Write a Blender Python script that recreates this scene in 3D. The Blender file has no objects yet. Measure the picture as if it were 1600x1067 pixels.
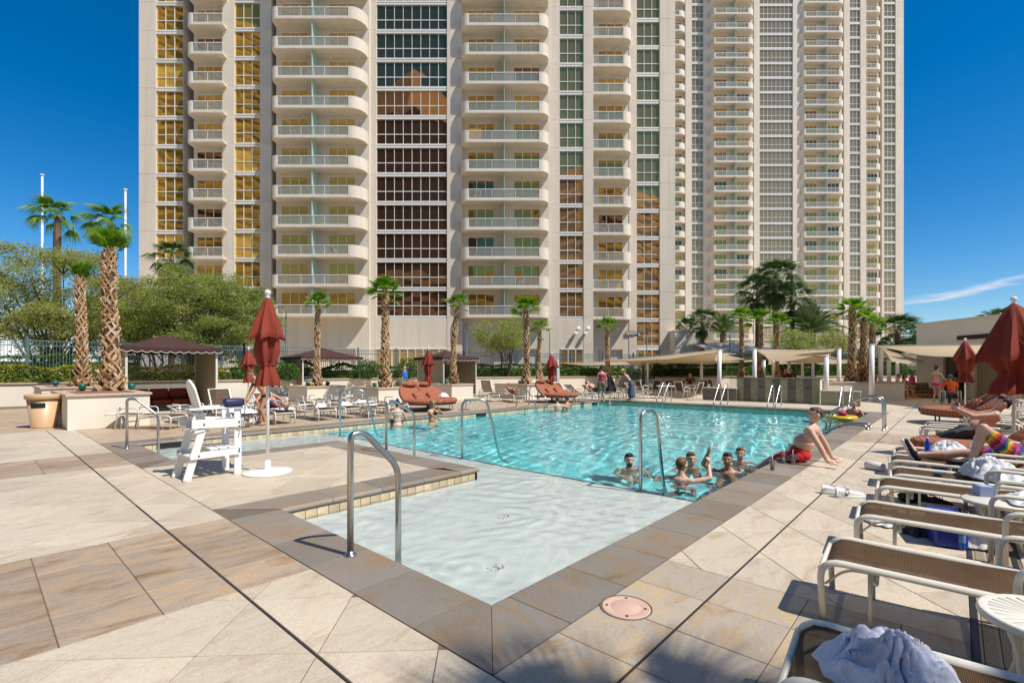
import bpy, bmesh, math, random
from mathutils import Vector, Matrix, noise
rnd = random.Random(7)
S = bpy.context.scene
C = S.collection
R = math.radians

# ---------------------------------------------------------------- camera
FOC, HCAM, PX0, HOR = 766.0, 1.65, 800.0, 575.0       # focal length and horizon, in pixels of a 1600 px wide frame
CAMX, CAMY = -2.468, -2.433
RGT, FWD = Vector((.6717, -.7408, 0)), Vector((.7408, .6717, 0))
cd = bpy.data.cameras.new('camera'); cam = bpy.data.objects.new('camera', cd); C.objects.link(cam)
cd.sensor_width = 36; cd.lens = FOC / 1600 * 36; cd.shift_y = .0262; cd.clip_start = .05; cd.clip_end = 3000
cam.location = (CAMX, CAMY, HCAM)
cam.rotation_euler = (R(90), 0, math.atan2(FWD.y, FWD.x) - R(90))
S.camera = cam

# ---------------------------------------------------------------- daylight
SA, SB, SE = .865, -.502, R(54.5)
sd = (RGT * SA + FWD * SB).normalized()
SUN = Vector((sd.x * math.cos(SE), sd.y * math.cos(SE), math.sin(SE)))
W = bpy.data.worlds.new('World'); S.world = W; W.use_nodes = True
wn, wl = W.node_tree.nodes, W.node_tree.links
bg = wn['Background']; bg.inputs['Strength'].default_value = .10
sky = wn.new('ShaderNodeTexSky'); sky.sky_type = 'NISHITA'; sky.sun_disc = False
sky.sun_elevation = SE; sky.sun_rotation = math.atan2(SUN.x, SUN.y)
sky.altitude = 700; sky.air_density = 1.0; sky.dust_density = .3; sky.ozone_density = 4.0
hs = wn.new('ShaderNodeHueSaturation'); hs.inputs['Saturation'].default_value = 1.42; hs.inputs['Value'].default_value = 1.04
wl.new(sky.outputs[0], hs.inputs['Color'])
# one thin wind-drawn cloud low in the sky
geo = wn.new('ShaderNodeTexCoord')
mp = wn.new('ShaderNodeMapping'); mp.vector_type = 'POINT'
cdv = (FWD * .735 + RGT * .66 + Vector((0, 0, .115))).normalized()
mp.inputs['Rotation'].default_value = (0, 0, -math.atan2(cdv.y, cdv.x))
wl.new(geo.outputs['Generated'], mp.inputs['Vector'])
sx = wn.new('ShaderNodeSeparateXYZ'); wl.new(mp.outputs[0], sx.inputs[0])
def wm(op, a, b=None, c=None):
    n = wn.new('ShaderNodeMath'); n.operation = op
    for i, v in enumerate((a, b, c)):
        if v is None: continue
        if isinstance(v, (int, float)): n.inputs[i].default_value = v
        else: wl.new(v, n.inputs[i])
    return n.outputs[0]
nz = wn.new('ShaderNodeTexNoise'); nz.inputs['Scale'].default_value = 16; nz.inputs['Detail'].default_value = 8; nz.inputs['Roughness'].default_value = .62
mp2 = wn.new('ShaderNodeMapping'); mp2.inputs['Scale'].default_value = (1, .5, 3.2); wl.new(mp.outputs[0], mp2.inputs[0]); wl.new(mp2.outputs[0], nz.inputs['Vector'])
el = wm('SUBTRACT', sx.outputs['Z'], wm('MULTIPLY_ADD', sx.outputs['Y'], -.16, .112))
el = wm('ADD', el, wm('MULTIPLY_ADD', nz.outputs[0], .03, -.015))
band = wm('MAXIMUM', wm('SUBTRACT', 1, wm('DIVIDE', wm('ABSOLUTE', el), .0062)), 0)
side = wm('MAXIMUM', wm('SUBTRACT', 1, wm('POWER', wm('DIVIDE', wm('ABSOLUTE', wm('ADD', sx.outputs['Y'], .05)), .17), 2)), 0)
front = wm('GREATER_THAN', sx.outputs['X'], 0)
msk = wm('MULTIPLY', wm('MULTIPLY', band, side), wm('MULTIPLY', front, wm('MULTIPLY', nz.outputs[0], 1.5)))
mx = wn.new('ShaderNodeMix'); mx.data_type = 'RGBA'
wl.new(msk, mx.inputs['Factor']); wl.new(hs.outputs[0], mx.inputs[6]); mx.inputs[7].default_value = (6.2, 6.6, 7.4, 1)
wl.new(mx.outputs[2], bg.inputs['Color'])
sl = bpy.data.lights.new('sun', 'SUN'); so = bpy.data.objects.new('sun', sl); C.objects.link(so)
sl.energy = 4.4; sl.angle = R(.53); sl.color = (1, .95, .86)
so.rotation_euler = SUN.to_track_quat('Z', 'Y').to_euler(); so.location = (0, -20, 40)
S.view_settings.view_transform = 'Standard'; S.view_settings.look = 'None'; S.view_settings.gamma = 1
S.view_settings.use_curve_mapping = False; S.view_settings.exposure = .30
try:
    S.cycles.max_bounces = 8; S.cycles.transparent_max_bounces = 24; S.cycles.glossy_bounces = 4; S.cycles.diffuse_bounces = 3
    S.cycles.caustics_reflective = False; S.cycles.caustics_refractive = True; S.cycles.sample_clamp_indirect = 0
    S.cycles.use_denoising = True
except Exception: pass

# ---------------------------------------------------------------- helpers
def gp(px, py, z=0.0):
    Y = (HCAM - z) * FOC / (py - HOR)
    return at(px, Y, z)
def at(px, d, z=0.0):
    p = Vector((CAMX, CAMY, 0)) + RGT * ((px - PX0) / FOC * d) + FWD * d
    return Vector((p.x, p.y, z))
def hz(py, d): return HCAM + (HOR - py) / FOC * d
FACE = math.atan2(FWD.y, FWD.x) - R(90)               # yaw whose local x runs to the camera's right and local y away from it

def link(o, parent=None):
    C.objects.link(o)
    if parent is not None: o.parent = parent
    return o
def tag(o, label=None, cat=None, group=None, kind=None):
    if label: o['label'] = label
    if cat: o['category'] = cat
    if group: o['group'] = group
    if kind: o['kind'] = kind
    return o
def thing(name, label, cat, loc=(0, 0, 0), rz=0, group=None, kind=None):
    o = bpy.data.objects.new(name, None); C.objects.link(o); o.empty_display_size = .2
    o.location = loc; o.rotation_euler = (0, 0, rz)
    return tag(o, label, cat, group, kind)
KIDS = {}
def clone(root, loc=None, rz=None, label=None, parent=None, scale=None):
    c = root.copy(); C.objects.link(c)
    if parent is not None: c.parent = parent
    if loc is not None: c.location = loc
    if rz is not None: c.rotation_euler = (0, 0, rz)
    if label: c['label'] = label
    if scale is not None: c.scale = (scale,) * 3 if isinstance(scale, (int, float)) else scale
    for ch in KIDS.get(root.name, []):
        clone(ch, parent=c)
    if parent is not None: KIDS.setdefault(parent.name, []).append(c)
    return c

class MB:
    """collects faces for one mesh"""
    def __init__(s): s.v = []; s.f = []; s.m = []; s.s = []; s.cm = 0
    def add(s, vs, fs, smooth=False):
        b = len(s.v); s.v += [tuple(v) for v in vs]
        for f in fs: s.f.append([i + b for i in f]); s.m.append(s.cm); s.s.append(smooth)
    def box(s, x0, x1, y0, y1, z0, z1, M=None, ch=0):
        if ch:
            xs, ys, zs = (x0, x1), (y0, y1), (z0, z1)
            vs = []; idx = {}
            for i in (0, 1):
                for j in (0, 1):
                    for k in (0, 1):
                        P = [xs[i], ys[j], zs[k]]; d = [ch if t == 0 else -ch for t in (i, j, k)]
                        for a in range(3):
                            Q = [P[b] + (0 if b == a else d[b]) for b in range(3)]
                            idx[(i, j, k, a)] = len(vs); vs.append(Vector(Q))
            fs = []
            def cyc(a, val):
                o = [b for b in range(3) if b != a]
                q = []
                for (p, r) in ((0, 0), (1, 0), (1, 1), (0, 1)):
                    t = [0, 0, 0]; t[a] = val; t[o[0]] = p; t[o[1]] = r; q.append(tuple(t))
                return q
            for a in range(3):
                for val in (0, 1):
                    q = [idx[t + (a,)] for t in cyc(a, val)]
                    if (val == 1) == (a == 1): q.reverse()
                    fs.append(q)
            for a in range(3):
                o = [b for b in range(3) if b != a]
                for p in (0, 1):
                    for r in (0, 1):
                        t0 = [0, 0, 0]; t1 = [0, 0, 0]; t0[o[0]] = t1[o[0]] = p; t0[o[1]] = t1[o[1]] = r; t1[a] = 1
                        q = [idx[tuple(t0) + (o[0],)], idx[tuple(t1) + (o[0],)], idx[tuple(t1) + (o[1],)], idx[tuple(t0) + (o[1],)]]
                        fs.append(q)
            for i in (0, 1):
                for j in (0, 1):
                    for k in (0, 1): fs.append([idx[(i, j, k, a)] for a in range(3)])
            if M: vs = [M @ v for v in vs]
            s.add(vs, fs); s.fix = True
            return s
        vs = [Vector((x, y, z)) for z in (z0, z1) for y in (y0, y1) for x in (x0, x1)]
        if M: vs = [M @ v for v in vs]
        s.add(vs, [(0, 2, 3, 1), (4, 5, 7, 6), (0, 1, 5, 4), (2, 6, 7, 3), (0, 4, 6, 2), (1, 3, 7, 5)]); return s
    def beam(s, p0, p1, w, h, up=(0, 0, 1), ch=0):
        p0, p1 = Vector(p0), Vector(p1); d = (p1 - p0); L = d.length; d.normalize()
        x = d.cross(Vector(up))
        if x.length < 1e-4: x = d.cross(Vector((1, 0, 0)))
        x.normalize(); z = x.cross(d)
        M = Matrix((( x.x, d.x, z.x, p0.x), (x.y, d.y, z.y, p0.y), (x.z, d.z, z.z, p0.z), (0, 0, 0, 1)))
        return s.box(-w / 2, w / 2, 0, L, -h / 2, h / 2, M, ch)
    def prism(s, poly, z0, z1, ch=0):
        """poly counter-clockwise in plan; ch chamfers the top edge"""
        n = len(poly)
        rings = [[(p[0], p[1], z0) for p in poly]]
        if ch:
            rings.append([(p[0], p[1], z1 - ch) for p in poly]); rings.append([(p[0], p[1], z1) for p in inset(poly, ch)])
        else: rings.append([(p[0], p[1], z1) for p in poly])
        vs = [v for r in rings for v in r]
        fs = [list(range(n))[::-1], [n * (len(rings) - 1) + i for i in range(n)]]
        for k in range(len(rings) - 1):
            fs += [(k * n + i, k * n + (i + 1) % n, (k + 1) * n + (i + 1) % n, (k + 1) * n + i) for i in range(n)]
        s.add(vs, fs); return s
    def tube(s, pts, r, n=8, caps=True, closed=False, flat=1.0):
        pts = [Vector(p) for p in pts]; m = len(pts)
        rs = r if isinstance(r, (list, tuple)) else [r] * m
        t0 = (pts[1] - pts[0]).normalized()
        a = t0.orthogonal().normalized() if abs(t0.z) > .95 else t0.cross(Vector((0, 0, 1))).normalized()
        vs = []
        for i, p in enumerate(pts):
            t = ((pts[(i + 1) % m] if closed or i < m - 1 else pts[i]) - (pts[i - 1] if closed or i > 0 else pts[i])).normalized()
            a = (a - t * a.dot(t)).normalized(); b = t.cross(a)
            for k in range(n):
                w = 2 * math.pi * k / n
                vs.append(p + (a * math.cos(w) + b * math.sin(w) * flat) * rs[i])
        fs = []
        for i in range(m if closed else m - 1):
            j = (i + 1) % m
            fs += [(i * n + k, i * n + (k + 1) % n, j * n + (k + 1) % n, j * n + k) for k in range(n)]
        if caps and not closed: fs += [list(range(n))[::-1], [(m - 1) * n + k for k in range(n)]]
        s.add(vs, fs, True); return s
    def lathe(s, prof, n=16, M=None, sx=1, sy=1, cap=True):
        vs = []
        for (r, z) in prof:
            for k in range(n):
                w = 2 * math.pi * k / n; vs.append(Vector((r * math.cos(w) * sx, r * math.sin(w) * sy, z)))
        if M: vs = [M @ v for v in vs]
        fs = []
        for i in range(len(prof) - 1):
            fs += [(i * n + k, i * n + (k + 1) % n, (i + 1) * n + (k + 1) % n, (i + 1) * n + k) for k in range(n)]
        if cap: fs += [list(range(n))[::-1], [(len(prof) - 1) * n + k for k in range(n)]]
        s.add(vs, fs, True); return s
    def ell(s, c, rx, ry, rz, n=12, M=None):
        prof = [(math.cos(a), math.sin(a)) for a in [(-.5 + i / (n // 2)) * math.pi * .998 for i in range(n // 2 + 1)]]
        T = Matrix.Translation(Vector(c)) @ (M.to_4x4() if M else Matrix.Identity(4)) @ Matrix.Diagonal((rx, ry, rz, 1))
        return s.lathe(prof, n, T)
    def caps(s, p0, p1, r0, r1, n=10):
        p0, p1 = Vector(p0), Vector(p1); d = p1 - p0; L = max(d.length, 1e-5)
        q = d.to_track_quat('Z', 'Y').to_matrix().to_4x4(); M = Matrix.Translation(p0) @ q
        prof = [(r0 * math.cos(a), r0 * math.sin(a)) for a in (-1.55, -1.1, -.55, 0)] + [(r1 * math.cos(a), L + r1 * math.sin(a)) for a in (0, .55, 1.1, 1.55)]
        return s.lathe(prof, n, M)
    def quad(s, a, b, c, d, smooth=False): s.add([a, b, c, d], [(0, 1, 2, 3)], smooth); return s
    def grid(s, P, nu, nv, smooth=True, closeu=False):
        vs = [P(i / nu, j / nv) for j in range(nv + 1) for i in range(nu + 1)]
        fs = [(j * (nu + 1) + i, j * (nu + 1) + i + 1, (j + 1) * (nu + 1) + i + 1, (j + 1) * (nu + 1) + i) for j in range(nv) for i in range(nu)]
        s.add(vs, fs, smooth); return s
    def mesh(s, name, mats):
        me = bpy.data.meshes.new(name); me.from_pydata(s.v, [], s.f)
        for m in (mats if isinstance(mats, (list, tuple)) else [mats]): me.materials.append(m)
        me.polygons.foreach_set('material_index', s.m); me.polygons.foreach_set('use_smooth', s.s)
        if getattr(s, 'fix', False):
            bm = bmesh.new(); bm.from_mesh(me); bmesh.ops.recalc_face_normals(bm, faces=bm.faces); bm.to_mesh(me); bm.free()
        me.update(); return me
    def build(s, name, mats, parent=None, loc=None, rz=None, origin=None):
        if origin is not None:
            o3 = Vector(origin); s.v = [tuple(Vector(v) - o3) for v in s.v]; loc = o3
        o = bpy.data.objects.new(name, s.mesh(name, mats)); link(o, parent)
        if parent is not None: KIDS.setdefault(parent.name, []).append(o)
        if loc is not None: o.location = loc
        if rz is not None: o.rotation_euler = (0, 0, rz)
        return o
def inst(name, me, parent=None, loc=(0, 0, 0), rot=(0, 0, 0), scale=None):
    o = bpy.data.objects.new(name, me); link(o, parent); o.location = loc; o.rotation_euler = rot
    if parent is not None: KIDS.setdefault(parent.name, []).append(o)
    if scale is not None: o.scale = scale if isinstance(scale, (tuple, list)) else (scale,) * 3
    return o
def inset(poly, d):
    n = len(poly); out = []
    for i in range(n):
        p0, p1, p2 = Vector(poly[i - 1][:2]), Vector(poly[i][:2]), Vector(poly[(i + 1) % n][:2])
        e1, e2 = (p1 - p0).normalized(), (p2 - p1).normalized()
        n1, n2 = Vector((-e1.y, e1.x)), Vector((-e2.y, e2.x))
        b = n1 + n2; k = b.length_squared
        out.append(tuple(p1 + b * (d * 2 / k if k > .05 else 0)))
    return out
def area(poly): return .5 * sum(poly[i - 1][0] * poly[i][1] - poly[i][0] * poly[i - 1][1] for i in range(len(poly)))
def cut(polys, a, b, c):
    """split convex polygons by the line a x + b y = c"""
    out = []
    for P in polys:
        sg = [a * p[0] + b * p[1] - c for p in P]
        if min(sg) > -1e-6 or max(sg) < 1e-6: out.append(P); continue
        for s_ in (1, -1):
            Q = []
            for i in range(len(P)):
                p, q, u, w = P[i - 1], P[i], sg[i - 1] * s_, sg[i] * s_
                if (u > 0) != (w > 0):
                    t = u / (u - w); Q.append((p[0] + (q[0] - p[0]) * t, p[1] + (q[1] - p[1]) * t))
                if w > 0: Q.append(q)
            if len(Q) > 2 and area(Q) > .004: out.append(Q)
    return out
def arc(c, r, a0, a1, n):
    return [(c[0] + r * math.cos(a0 + (a1 - a0) * i / n), c[1] + r * math.sin(a0 + (a1 - a0) * i / n)) for i in range(n + 1)]
def bend(pts, r, n=5):
    """round the inner corners of a 3-d polyline"""
    pts = [Vector(p) for p in pts]; out = [pts[0]]
    for i in range(1, len(pts) - 1):
        a, b = (pts[i - 1] - pts[i]), (pts[i + 1] - pts[i]); k = min(r, a.length * .48, b.length * .48)
        p, q = pts[i] + a.normalized() * k, pts[i] + b.normalized() * k
        for j in range(n + 1):
            t = j / n; out.append(p * (1 - t) ** 2 + pts[i] * 2 * t * (1 - t) + q * t * t)
    return out + [pts[-1]]

# ---------------------------------------------------------------- materials
def nodes(name):
    m = bpy.data.materials.new(name); m.use_nodes = True; nt = m.node_tree
    return m, nt, nt.nodes['Principled BSDF']
def N(nt, t, **k):
    n = nt.nodes.new('ShaderNode' + t)
    for a, v in k.items():
        if a in n.inputs: n.inputs[a].default_value = v
        else: setattr(n, a, v)
    return n
def ramp(nt, fac, stops):
    r = N(nt, 'ValToRGB'); e = r.color_ramp.elements
    while len(e) < len(stops): e.new(.5)
    for i, (p, c) in enumerate(stops): e[i].position = p; e[i].color = (*c, 1)
    nt.links.new(fac, r.inputs[0]); return r.outputs[0]
def vary(c, k): return tuple(max(0, min(1, x * k)) for x in c)
def plain(name, col, rough=.6, metal=0, var=.12, scale=6, bump=0, bscale=60, obj=.06, spec=None, stretch=None):
    """colour with soft mottling, a small per-object shift and an optional fine relief"""
    m, nt, p = nodes(name); L = nt.links
    tc = N(nt, 'TexCoord'); vec = tc.outputs['Object']
    if stretch: mpn = N(nt, 'Mapping', Scale=stretch); L.new(vec, mpn.inputs[0]); vec = mpn.outputs[0]
    nz = N(nt, 'TexNoise', Scale=scale, Detail=5.0, Roughness=.6); L.new(vec, nz.inputs['Vector'])
    col_o = ramp(nt, nz.outputs[0], [(.25, vary(col, 1 - var)), (.75, vary(col, 1 + var))])
    if obj:
        oi = N(nt, 'ObjectInfo'); mr = N(nt, 'MapRange'); mr.inputs[3].default_value = 1 - obj; mr.inputs[4].default_value = 1 + obj
        L.new(oi.outputs['Random'], mr.inputs[0])
        h = N(nt, 'HueSaturation'); L.new(col_o, h.inputs['Color']); L.new(mr.outputs[0], h.inputs['Value']); col_o = h.outputs[0]
    L.new(col_o, p.inputs['Base Color'])
    p.inputs['Roughness'].default_value = rough; p.inputs['Metallic'].default_value = metal
    if spec is not None: p.inputs['Specular IOR Level'].default_value = spec
    if bump:
        b2 = N(nt, 'TexNoise', Scale=bscale, Detail=4.0); L.new(vec, b2.inputs['Vector'])
        b = N(nt, 'Bump', Strength=bump, Distance=.01); L.new(b2.outputs[0], b.inputs['Height']); L.new(b.outputs[0], p.inputs['Normal'])
    return m
def stone(name, stops, grain=(1.2, 5, 3), sc=1.5, rough=.62, bump=.35, pit=True, rot=.4, val=.12, wear=.7):
    """layered natural stone: world-space strata, pits, small change of tone from slab to slab"""
    m, nt, p = nodes(name); L = nt.links
    g = N(nt, 'NewGeometry'); oi = N(nt, 'ObjectInfo')
    off = N(nt, 'VectorMath', operation='SCALE'); cmb = N(nt, 'CombineXYZ')
    L.new(oi.outputs['Random'], cmb.inputs[0]); L.new(oi.outputs['Random'], cmb.inputs[2]); L.new(cmb.outputs[0], off.inputs[0]); off.inputs['Scale'].default_value = 37
    ad = N(nt, 'VectorMath', operation='ADD'); L.new(g.outputs['Position'], ad.inputs[0]); L.new(off.outputs[0], ad.inputs[1])
    mpn = N(nt, 'Mapping', Scale=grain, Rotation=(0, 0, rot)); L.new(ad.outputs[0], mpn.inputs[0])
    n1 = N(nt, 'TexNoise', Scale=sc, Detail=9.0, Roughness=.66, Distortion=.9); L.new(mpn.outputs[0], n1.inputs['Vector'])
    c = ramp(nt, n1.outputs[0], stops)
    n3 = N(nt, 'TexNoise', Scale=42.0, Detail=3.0, Roughness=.7); L.new(g.outputs['Position'], n3.inputs['Vector'])
    gr = ramp(nt, n3.outputs[0], [(.3, (.8, .78, .76)), (.62, (1, 1, 1)), (.85, (1.0, .99, .97))])
    mu = N(nt, 'Mix', data_type='RGBA', blend_type='MULTIPLY'); mu.inputs[0].default_value = .8; L.new(c, mu.inputs[6]); L.new(gr, mu.inputs[7])
    n4 = N(nt, 'TexNoise', Scale=.55, Detail=4.0); L.new(g.outputs['Position'], n4.inputs['Vector'])
    st = ramp(nt, n4.outputs[0], [(.3, (.84, .82, .8)), (.6, (1, 1, 1))])
    mu2 = N(nt, 'Mix', data_type='RGBA', blend_type='MULTIPLY'); mu2.inputs[0].default_value = wear; L.new(mu.outputs[2], mu2.inputs[6]); L.new(st, mu2.inputs[7])
    mr = N(nt, 'MapRange'); mr.inputs[3].default_value = 1 - val; mr.inputs[4].default_value = 1 + val; L.new(oi.outputs['Random'], mr.inputs[0])
    h = N(nt, 'HueSaturation'); L.new(mu2.outputs[2], h.inputs['Color']); L.new(mr.outputs[0], h.inputs['Value'])
    L.new(h.outputs[0], p.inputs['Base Color'])
    rr = N(nt, 'MapRange'); rr.inputs[3].default_value = rough - .14; rr.inputs[4].default_value = rough + .14; L.new(n1.outputs[0], rr.inputs[0]); L.new(rr.outputs[0], p.inputs['Roughness'])
    b = N(nt, 'Bump', Strength=bump, Distance=.012); am = N(nt, 'Math', operation='ADD'); L.new(n1.outputs[0], am.inputs[0])
    sm = N(nt, 'Math', operation='MULTIPLY'); sm.inputs[1].default_value = .5; L.new(n3.outputs[0], sm.inputs[0]); L.new(sm.outputs[0], am.inputs[1])
    L.new(am.outputs[0], b.inputs['Height']); L.new(b.outputs[0], p.inputs['Normal'])
    return m
def bootmat():
    m, nt, p = nodes('palm_boot'); L = nt.links; g = N(nt, 'NewGeometry'); n = N(nt, 'TexNoise', Scale=9.0, Detail=5.0); L.new(g.outputs['Position'], n.inputs['Vector'])
    a = N(nt, 'Math', operation='MULTIPLY_ADD'); L.new(g.outputs['Random Per Island'], a.inputs[0]); a.inputs[1].default_value = .62; a.inputs[2].default_value = -.1
    a2 = N(nt, 'Math', operation='MULTIPLY_ADD'); L.new(n.outputs[0], a2.inputs[0]); a2.inputs[1].default_value = .5; L.new(a.outputs[0], a2.inputs[2])
    c = ramp(nt, a2.outputs[0], [(.08, (.16, .08, .035)), (.3, (.40, .235, .10)), (.55, (.55, .37, .19)), (.85, (.62, .52, .40))]); L.new(c, p.inputs['Base Color']); p.inputs['Roughness'].default_value = .85
    w = N(nt, 'TexNoise', Scale=60.0, Detail=3.0); L.new(g.outputs['Position'], w.inputs['Vector']); b = N(nt, 'Bump', Strength=.5, Distance=.01); L.new(w.outputs[0], b.inputs['Height']); L.new(b.outputs[0], p.inputs['Normal']); return m
def sailmat():
    m, nt, p = nodes('sail_cloth'); L = nt.links; p.inputs['Base Color'].default_value = (.82, .75, .62, 1); p.inputs['Roughness'].default_value = .85
    t = N(nt, 'BsdfTranslucent'); t.inputs[0].default_value = (.70, .56, .38, 1); ms = N(nt, 'MixShader'); ms.inputs[0].default_value = .42; L.new(p.outputs[0], ms.inputs[1]); L.new(t.outputs[0], ms.inputs[2]); L.new(ms.outputs[0], nt.nodes['Material Output'].inputs[0]); return m
M = {}
M['cream'] = stone('cream_stone', [(.22, (.36, .255, .155)), (.38, (.53, .43, .31)), (.54, (.61, .525, .41)), (.66, (.58, .475, .345)), (.8, (.48, .37, .25))], (1.2, 3.0, 2), 2.0, .58, .35, val=.09)
M['slate'] = stone('brown_slate', [(.25, (.17, .11, .07)), (.4, (.38, .25, .14)), (.5, (.40, .33, .26)), (.58, (.51, .345, .195)), (.68, (.36, .335, .32)), (.82, (.44, .40, .365))], (1.1, 3.2, 2), 1.5, .55, .5, val=.2)
M['slate_pale'] = stone('sand_slate', [(.25, (.27, .19, .12)), (.4, (.46, .34, .215)), (.5, (.45, .39, .325)), (.62, (.52, .385, .23)), (.78, (.42, .38, .345))], (1.6, 3.0, 2), 1.3, .55, .45, val=.09)
M['coping'] = stone('coping_slate', [(.22, (.15, .115, .08)), (.38, (.28, .195, .12)), (.49, (.25, .215, .18)), (.57, (.25, .225, .195)), (.67, (.34, .22, .125)), (.84, (.26, .21, .16))], (1.5, 1.5, 1.5), 1.3, .5, .4, val=.17)
M['grout'] = plain('grout', (.15, .115, .085), .9)
M['ground'] = plain('sandy_ground', (.55, .47, .37), .9, var=.2, scale=.3)
M['tile'] = plain('waterline_tile', (.58, .455, .29), .35, var=.2, scale=14, obj=.2)
M['plaster'] = plain('white_plaster', (.90, .95, .89), .7, var=.05, scale=2)
M['aqua'] = plain('aqua_plaster', (.20, .80, .84), .6, var=.08, scale=.8)
M['tower'] = plain('tower_concrete', (.73, .64, .52), .8, var=.05, scale=.5, bump=.1, bscale=30, obj=.03)
def streaks(m):
    nt = m.node_tree; L = nt.links; p = nt.nodes['Principled BSDF']; src = p.inputs['Base Color'].links[0].from_socket; g = N(nt, 'NewGeometry')
    mp_ = N(nt, 'Mapping', Scale=(1.6, 1.6, .07)); L.new(g.outputs['Position'], mp_.inputs[0]); n = N(nt, 'TexNoise', Scale=1.0, Detail=6.0, Roughness=.65); L.new(mp_.outputs[0], n.inputs['Vector'])
    c = ramp(nt, n.outputs[0], [(.32, (.86, .85, .83)), (.55, (1, 1, 1))]); mu = N(nt, 'Mix', data_type='RGBA', blend_type='MULTIPLY'); mu.inputs[0].default_value = .75; L.new(src, mu.inputs[6]); L.new(c, mu.inputs[7]); L.new(mu.outputs[2], p.inputs['Base Color'])
streaks(M['tower'])
M['white'] = plain('white_paint', (.78, .76, .72), .45, var=.03)
M['hdpe'] = plain('white_plastic', (.80, .79, .76), .4, var=.03)
M['alu'] = plain('cream_frame', (.72, .67, .56), .38, var=.04)
M['whitealu'] = plain('white_frame', (.80, .77, .70), .4, var=.04)
M['stucco'] = plain('cream_stucco', (.72, .65, .54), .85, var=.04, scale=1.2, bump=.25, bscale=90)
M['cap'] = plain('planter_cap', (.50, .37, .27), .7, var=.1, bump=.2)
M['soil'] = plain('bark_mulch', (.22, .11, .07), .95, var=.4, scale=30, bump=.8, bscale=40)
M['red'] = plain('rust_canvas', (.24, .030, .014), .85, var=.12, scale=9, bump=.25, bscale=300)
M['maroon'] = plain('maroon_canvas', (.055, .02, .016), .9, var=.12, scale=6)
M['taupe'] = plain('taupe_mesh', (.30, .25, .17), .9, var=.06)
M['tan'] = plain('tan_plastic', (.56, .38, .22), .45, var=.05, scale=30)
M['black'] = plain('black', (.012, .012, .013), .5)
M['dark'] = plain('dark_metal', (.035, .035, .037), .45, metal=.3)
M['teal'] = plain('teal_glaze', (.01, .13, .10), .3)
M['blue'] = plain('royal_blue', (.012, .03, .30), .35)
M['towel'] = plain('white_terry', (.78, .78, .80), .95, var=.06, scale=14, bump=.6, bscale=260)
M['pole'] = plain('cream_pole', (.66, .60, .49), .5)
M['fencem'] = plain('blue_grey_iron', (.09, .16, .18), .5)
M['lampm'] = plain('slate_blue_iron', (.05, .085, .12), .45)
M['bark'] = plain('dark_bark', (.075, .055, .04), .9, var=.3, scale=12, bump=.8, bscale=30)
M['boot'] = bootmat()
M['core'] = plain('palm_core', (.13, .075, .04), .95, var=.3, scale=9)
M['steel'] = plain('brushed_steel', (.50, .49, .465), .28, metal=1, var=.05, scale=40)
M['cushion'] = plain('rust_cushion', (.33, .085, .035), .9, var=.14, scale=8, bump=.3, bscale=200)
M['sail'] = sailmat()
M['teak'] = plain('teak', (.30, .15, .05), .55, var=.2, scale=12)
M['wicker'] = plain('brown_upholstery', (.12, .08, .045), .85)
M['roofm'] = plain('pale_metal_roof', (.60, .57, .53), .4, var=.05)
M['gravel'] = plain('roof_white', (.66, .65, .62), .8)
def leafmat(name, cols, trans=.35):
    m, nt, p = nodes(name); L = nt.links
    g = N(nt, 'NewGeometry'); oi = N(nt, 'ObjectInfo')
    n = N(nt, 'TexNoise', Scale=1.1, Detail=3.0); L.new(g.outputs['Position'], n.inputs['Vector'])
    a = N(nt, 'Math', operation='ADD'); L.new(n.outputs[0], a.inputs[0])
    m2 = N(nt, 'Math', operation='MULTIPLY_ADD'); L.new(g.outputs['Random Per Island'], m2.inputs[0]); m2.inputs[1].default_value = .5; m2.inputs[2].default_value = -.25
    L.new(m2.outputs[0], a.inputs[1])
    c = ramp(nt, a.outputs[0], [(.2, cols[0]), (.5, cols[1]), (.8, cols[2])])
    L.new(c, p.inputs['Base Color']); p.inputs['Roughness'].default_value = .5
    tr = N(nt, 'BsdfTranslucent'); h = N(nt, 'HueSaturation', Saturation=1.15, Value=1.3); L.new(c, h.inputs['Color']); L.new(h.outputs[0], tr.inputs[0])
    ms = N(nt, 'MixShader'); ms.inputs[0].default_value = trans; L.new(p.outputs[0], ms.inputs[1]); L.new(tr.outputs[0], ms.inputs[2])
    L.new(ms.outputs[0], nt.nodes['Material Output'].inputs[0]); return m
M['mesq'] = leafmat('mesquite_leaf', [(.19, .215, .045), (.33, .35, .095), (.46, .45, .17)], .5)
M['olive'] = leafmat('olive_leaf', [(.16, .21, .045), (.28, .33, .085), (.42, .44, .15)], .5)
M['frond'] = leafmat('palm_frond', [(.07, .17, .015), (.15, .29, .03), (.26, .40, .06)], .45)
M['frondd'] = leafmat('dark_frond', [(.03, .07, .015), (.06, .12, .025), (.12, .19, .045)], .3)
M['datef'] = leafmat('date_frond', [(.06, .11, .03), (.12, .18, .055), (.2, .26, .1)], .3)
M['hedge'] = leafmat('hedge_leaf', [(.03, .075, .01), (.07, .145, .02), (.13, .22, .035)], .3)
M['hedgey'] = leafmat('yellow_hedge_leaf', [(.09, .11, .01), (.22, .23, .02), (.36, .34, .035)], .25)
def skinmat(name, col):
    m = plain(name, col, .42, var=.17, scale=9, obj=0, bump=.15, bscale=55); p = m.node_tree.nodes['Principled BSDF']
    p.inputs['Subsurface Weight'].default_value = .08; p.inputs['Subsurface Radius'].default_value = (.02, .008, .005); return m
M['skin'] = skinmat('fair_skin', (.64, .39, .285)); M['skin2'] = skinmat('tan_skin', (.48, .25, .145)); M['skin3'] = skinmat('pink_skin', (.66, .35, .26))
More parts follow.
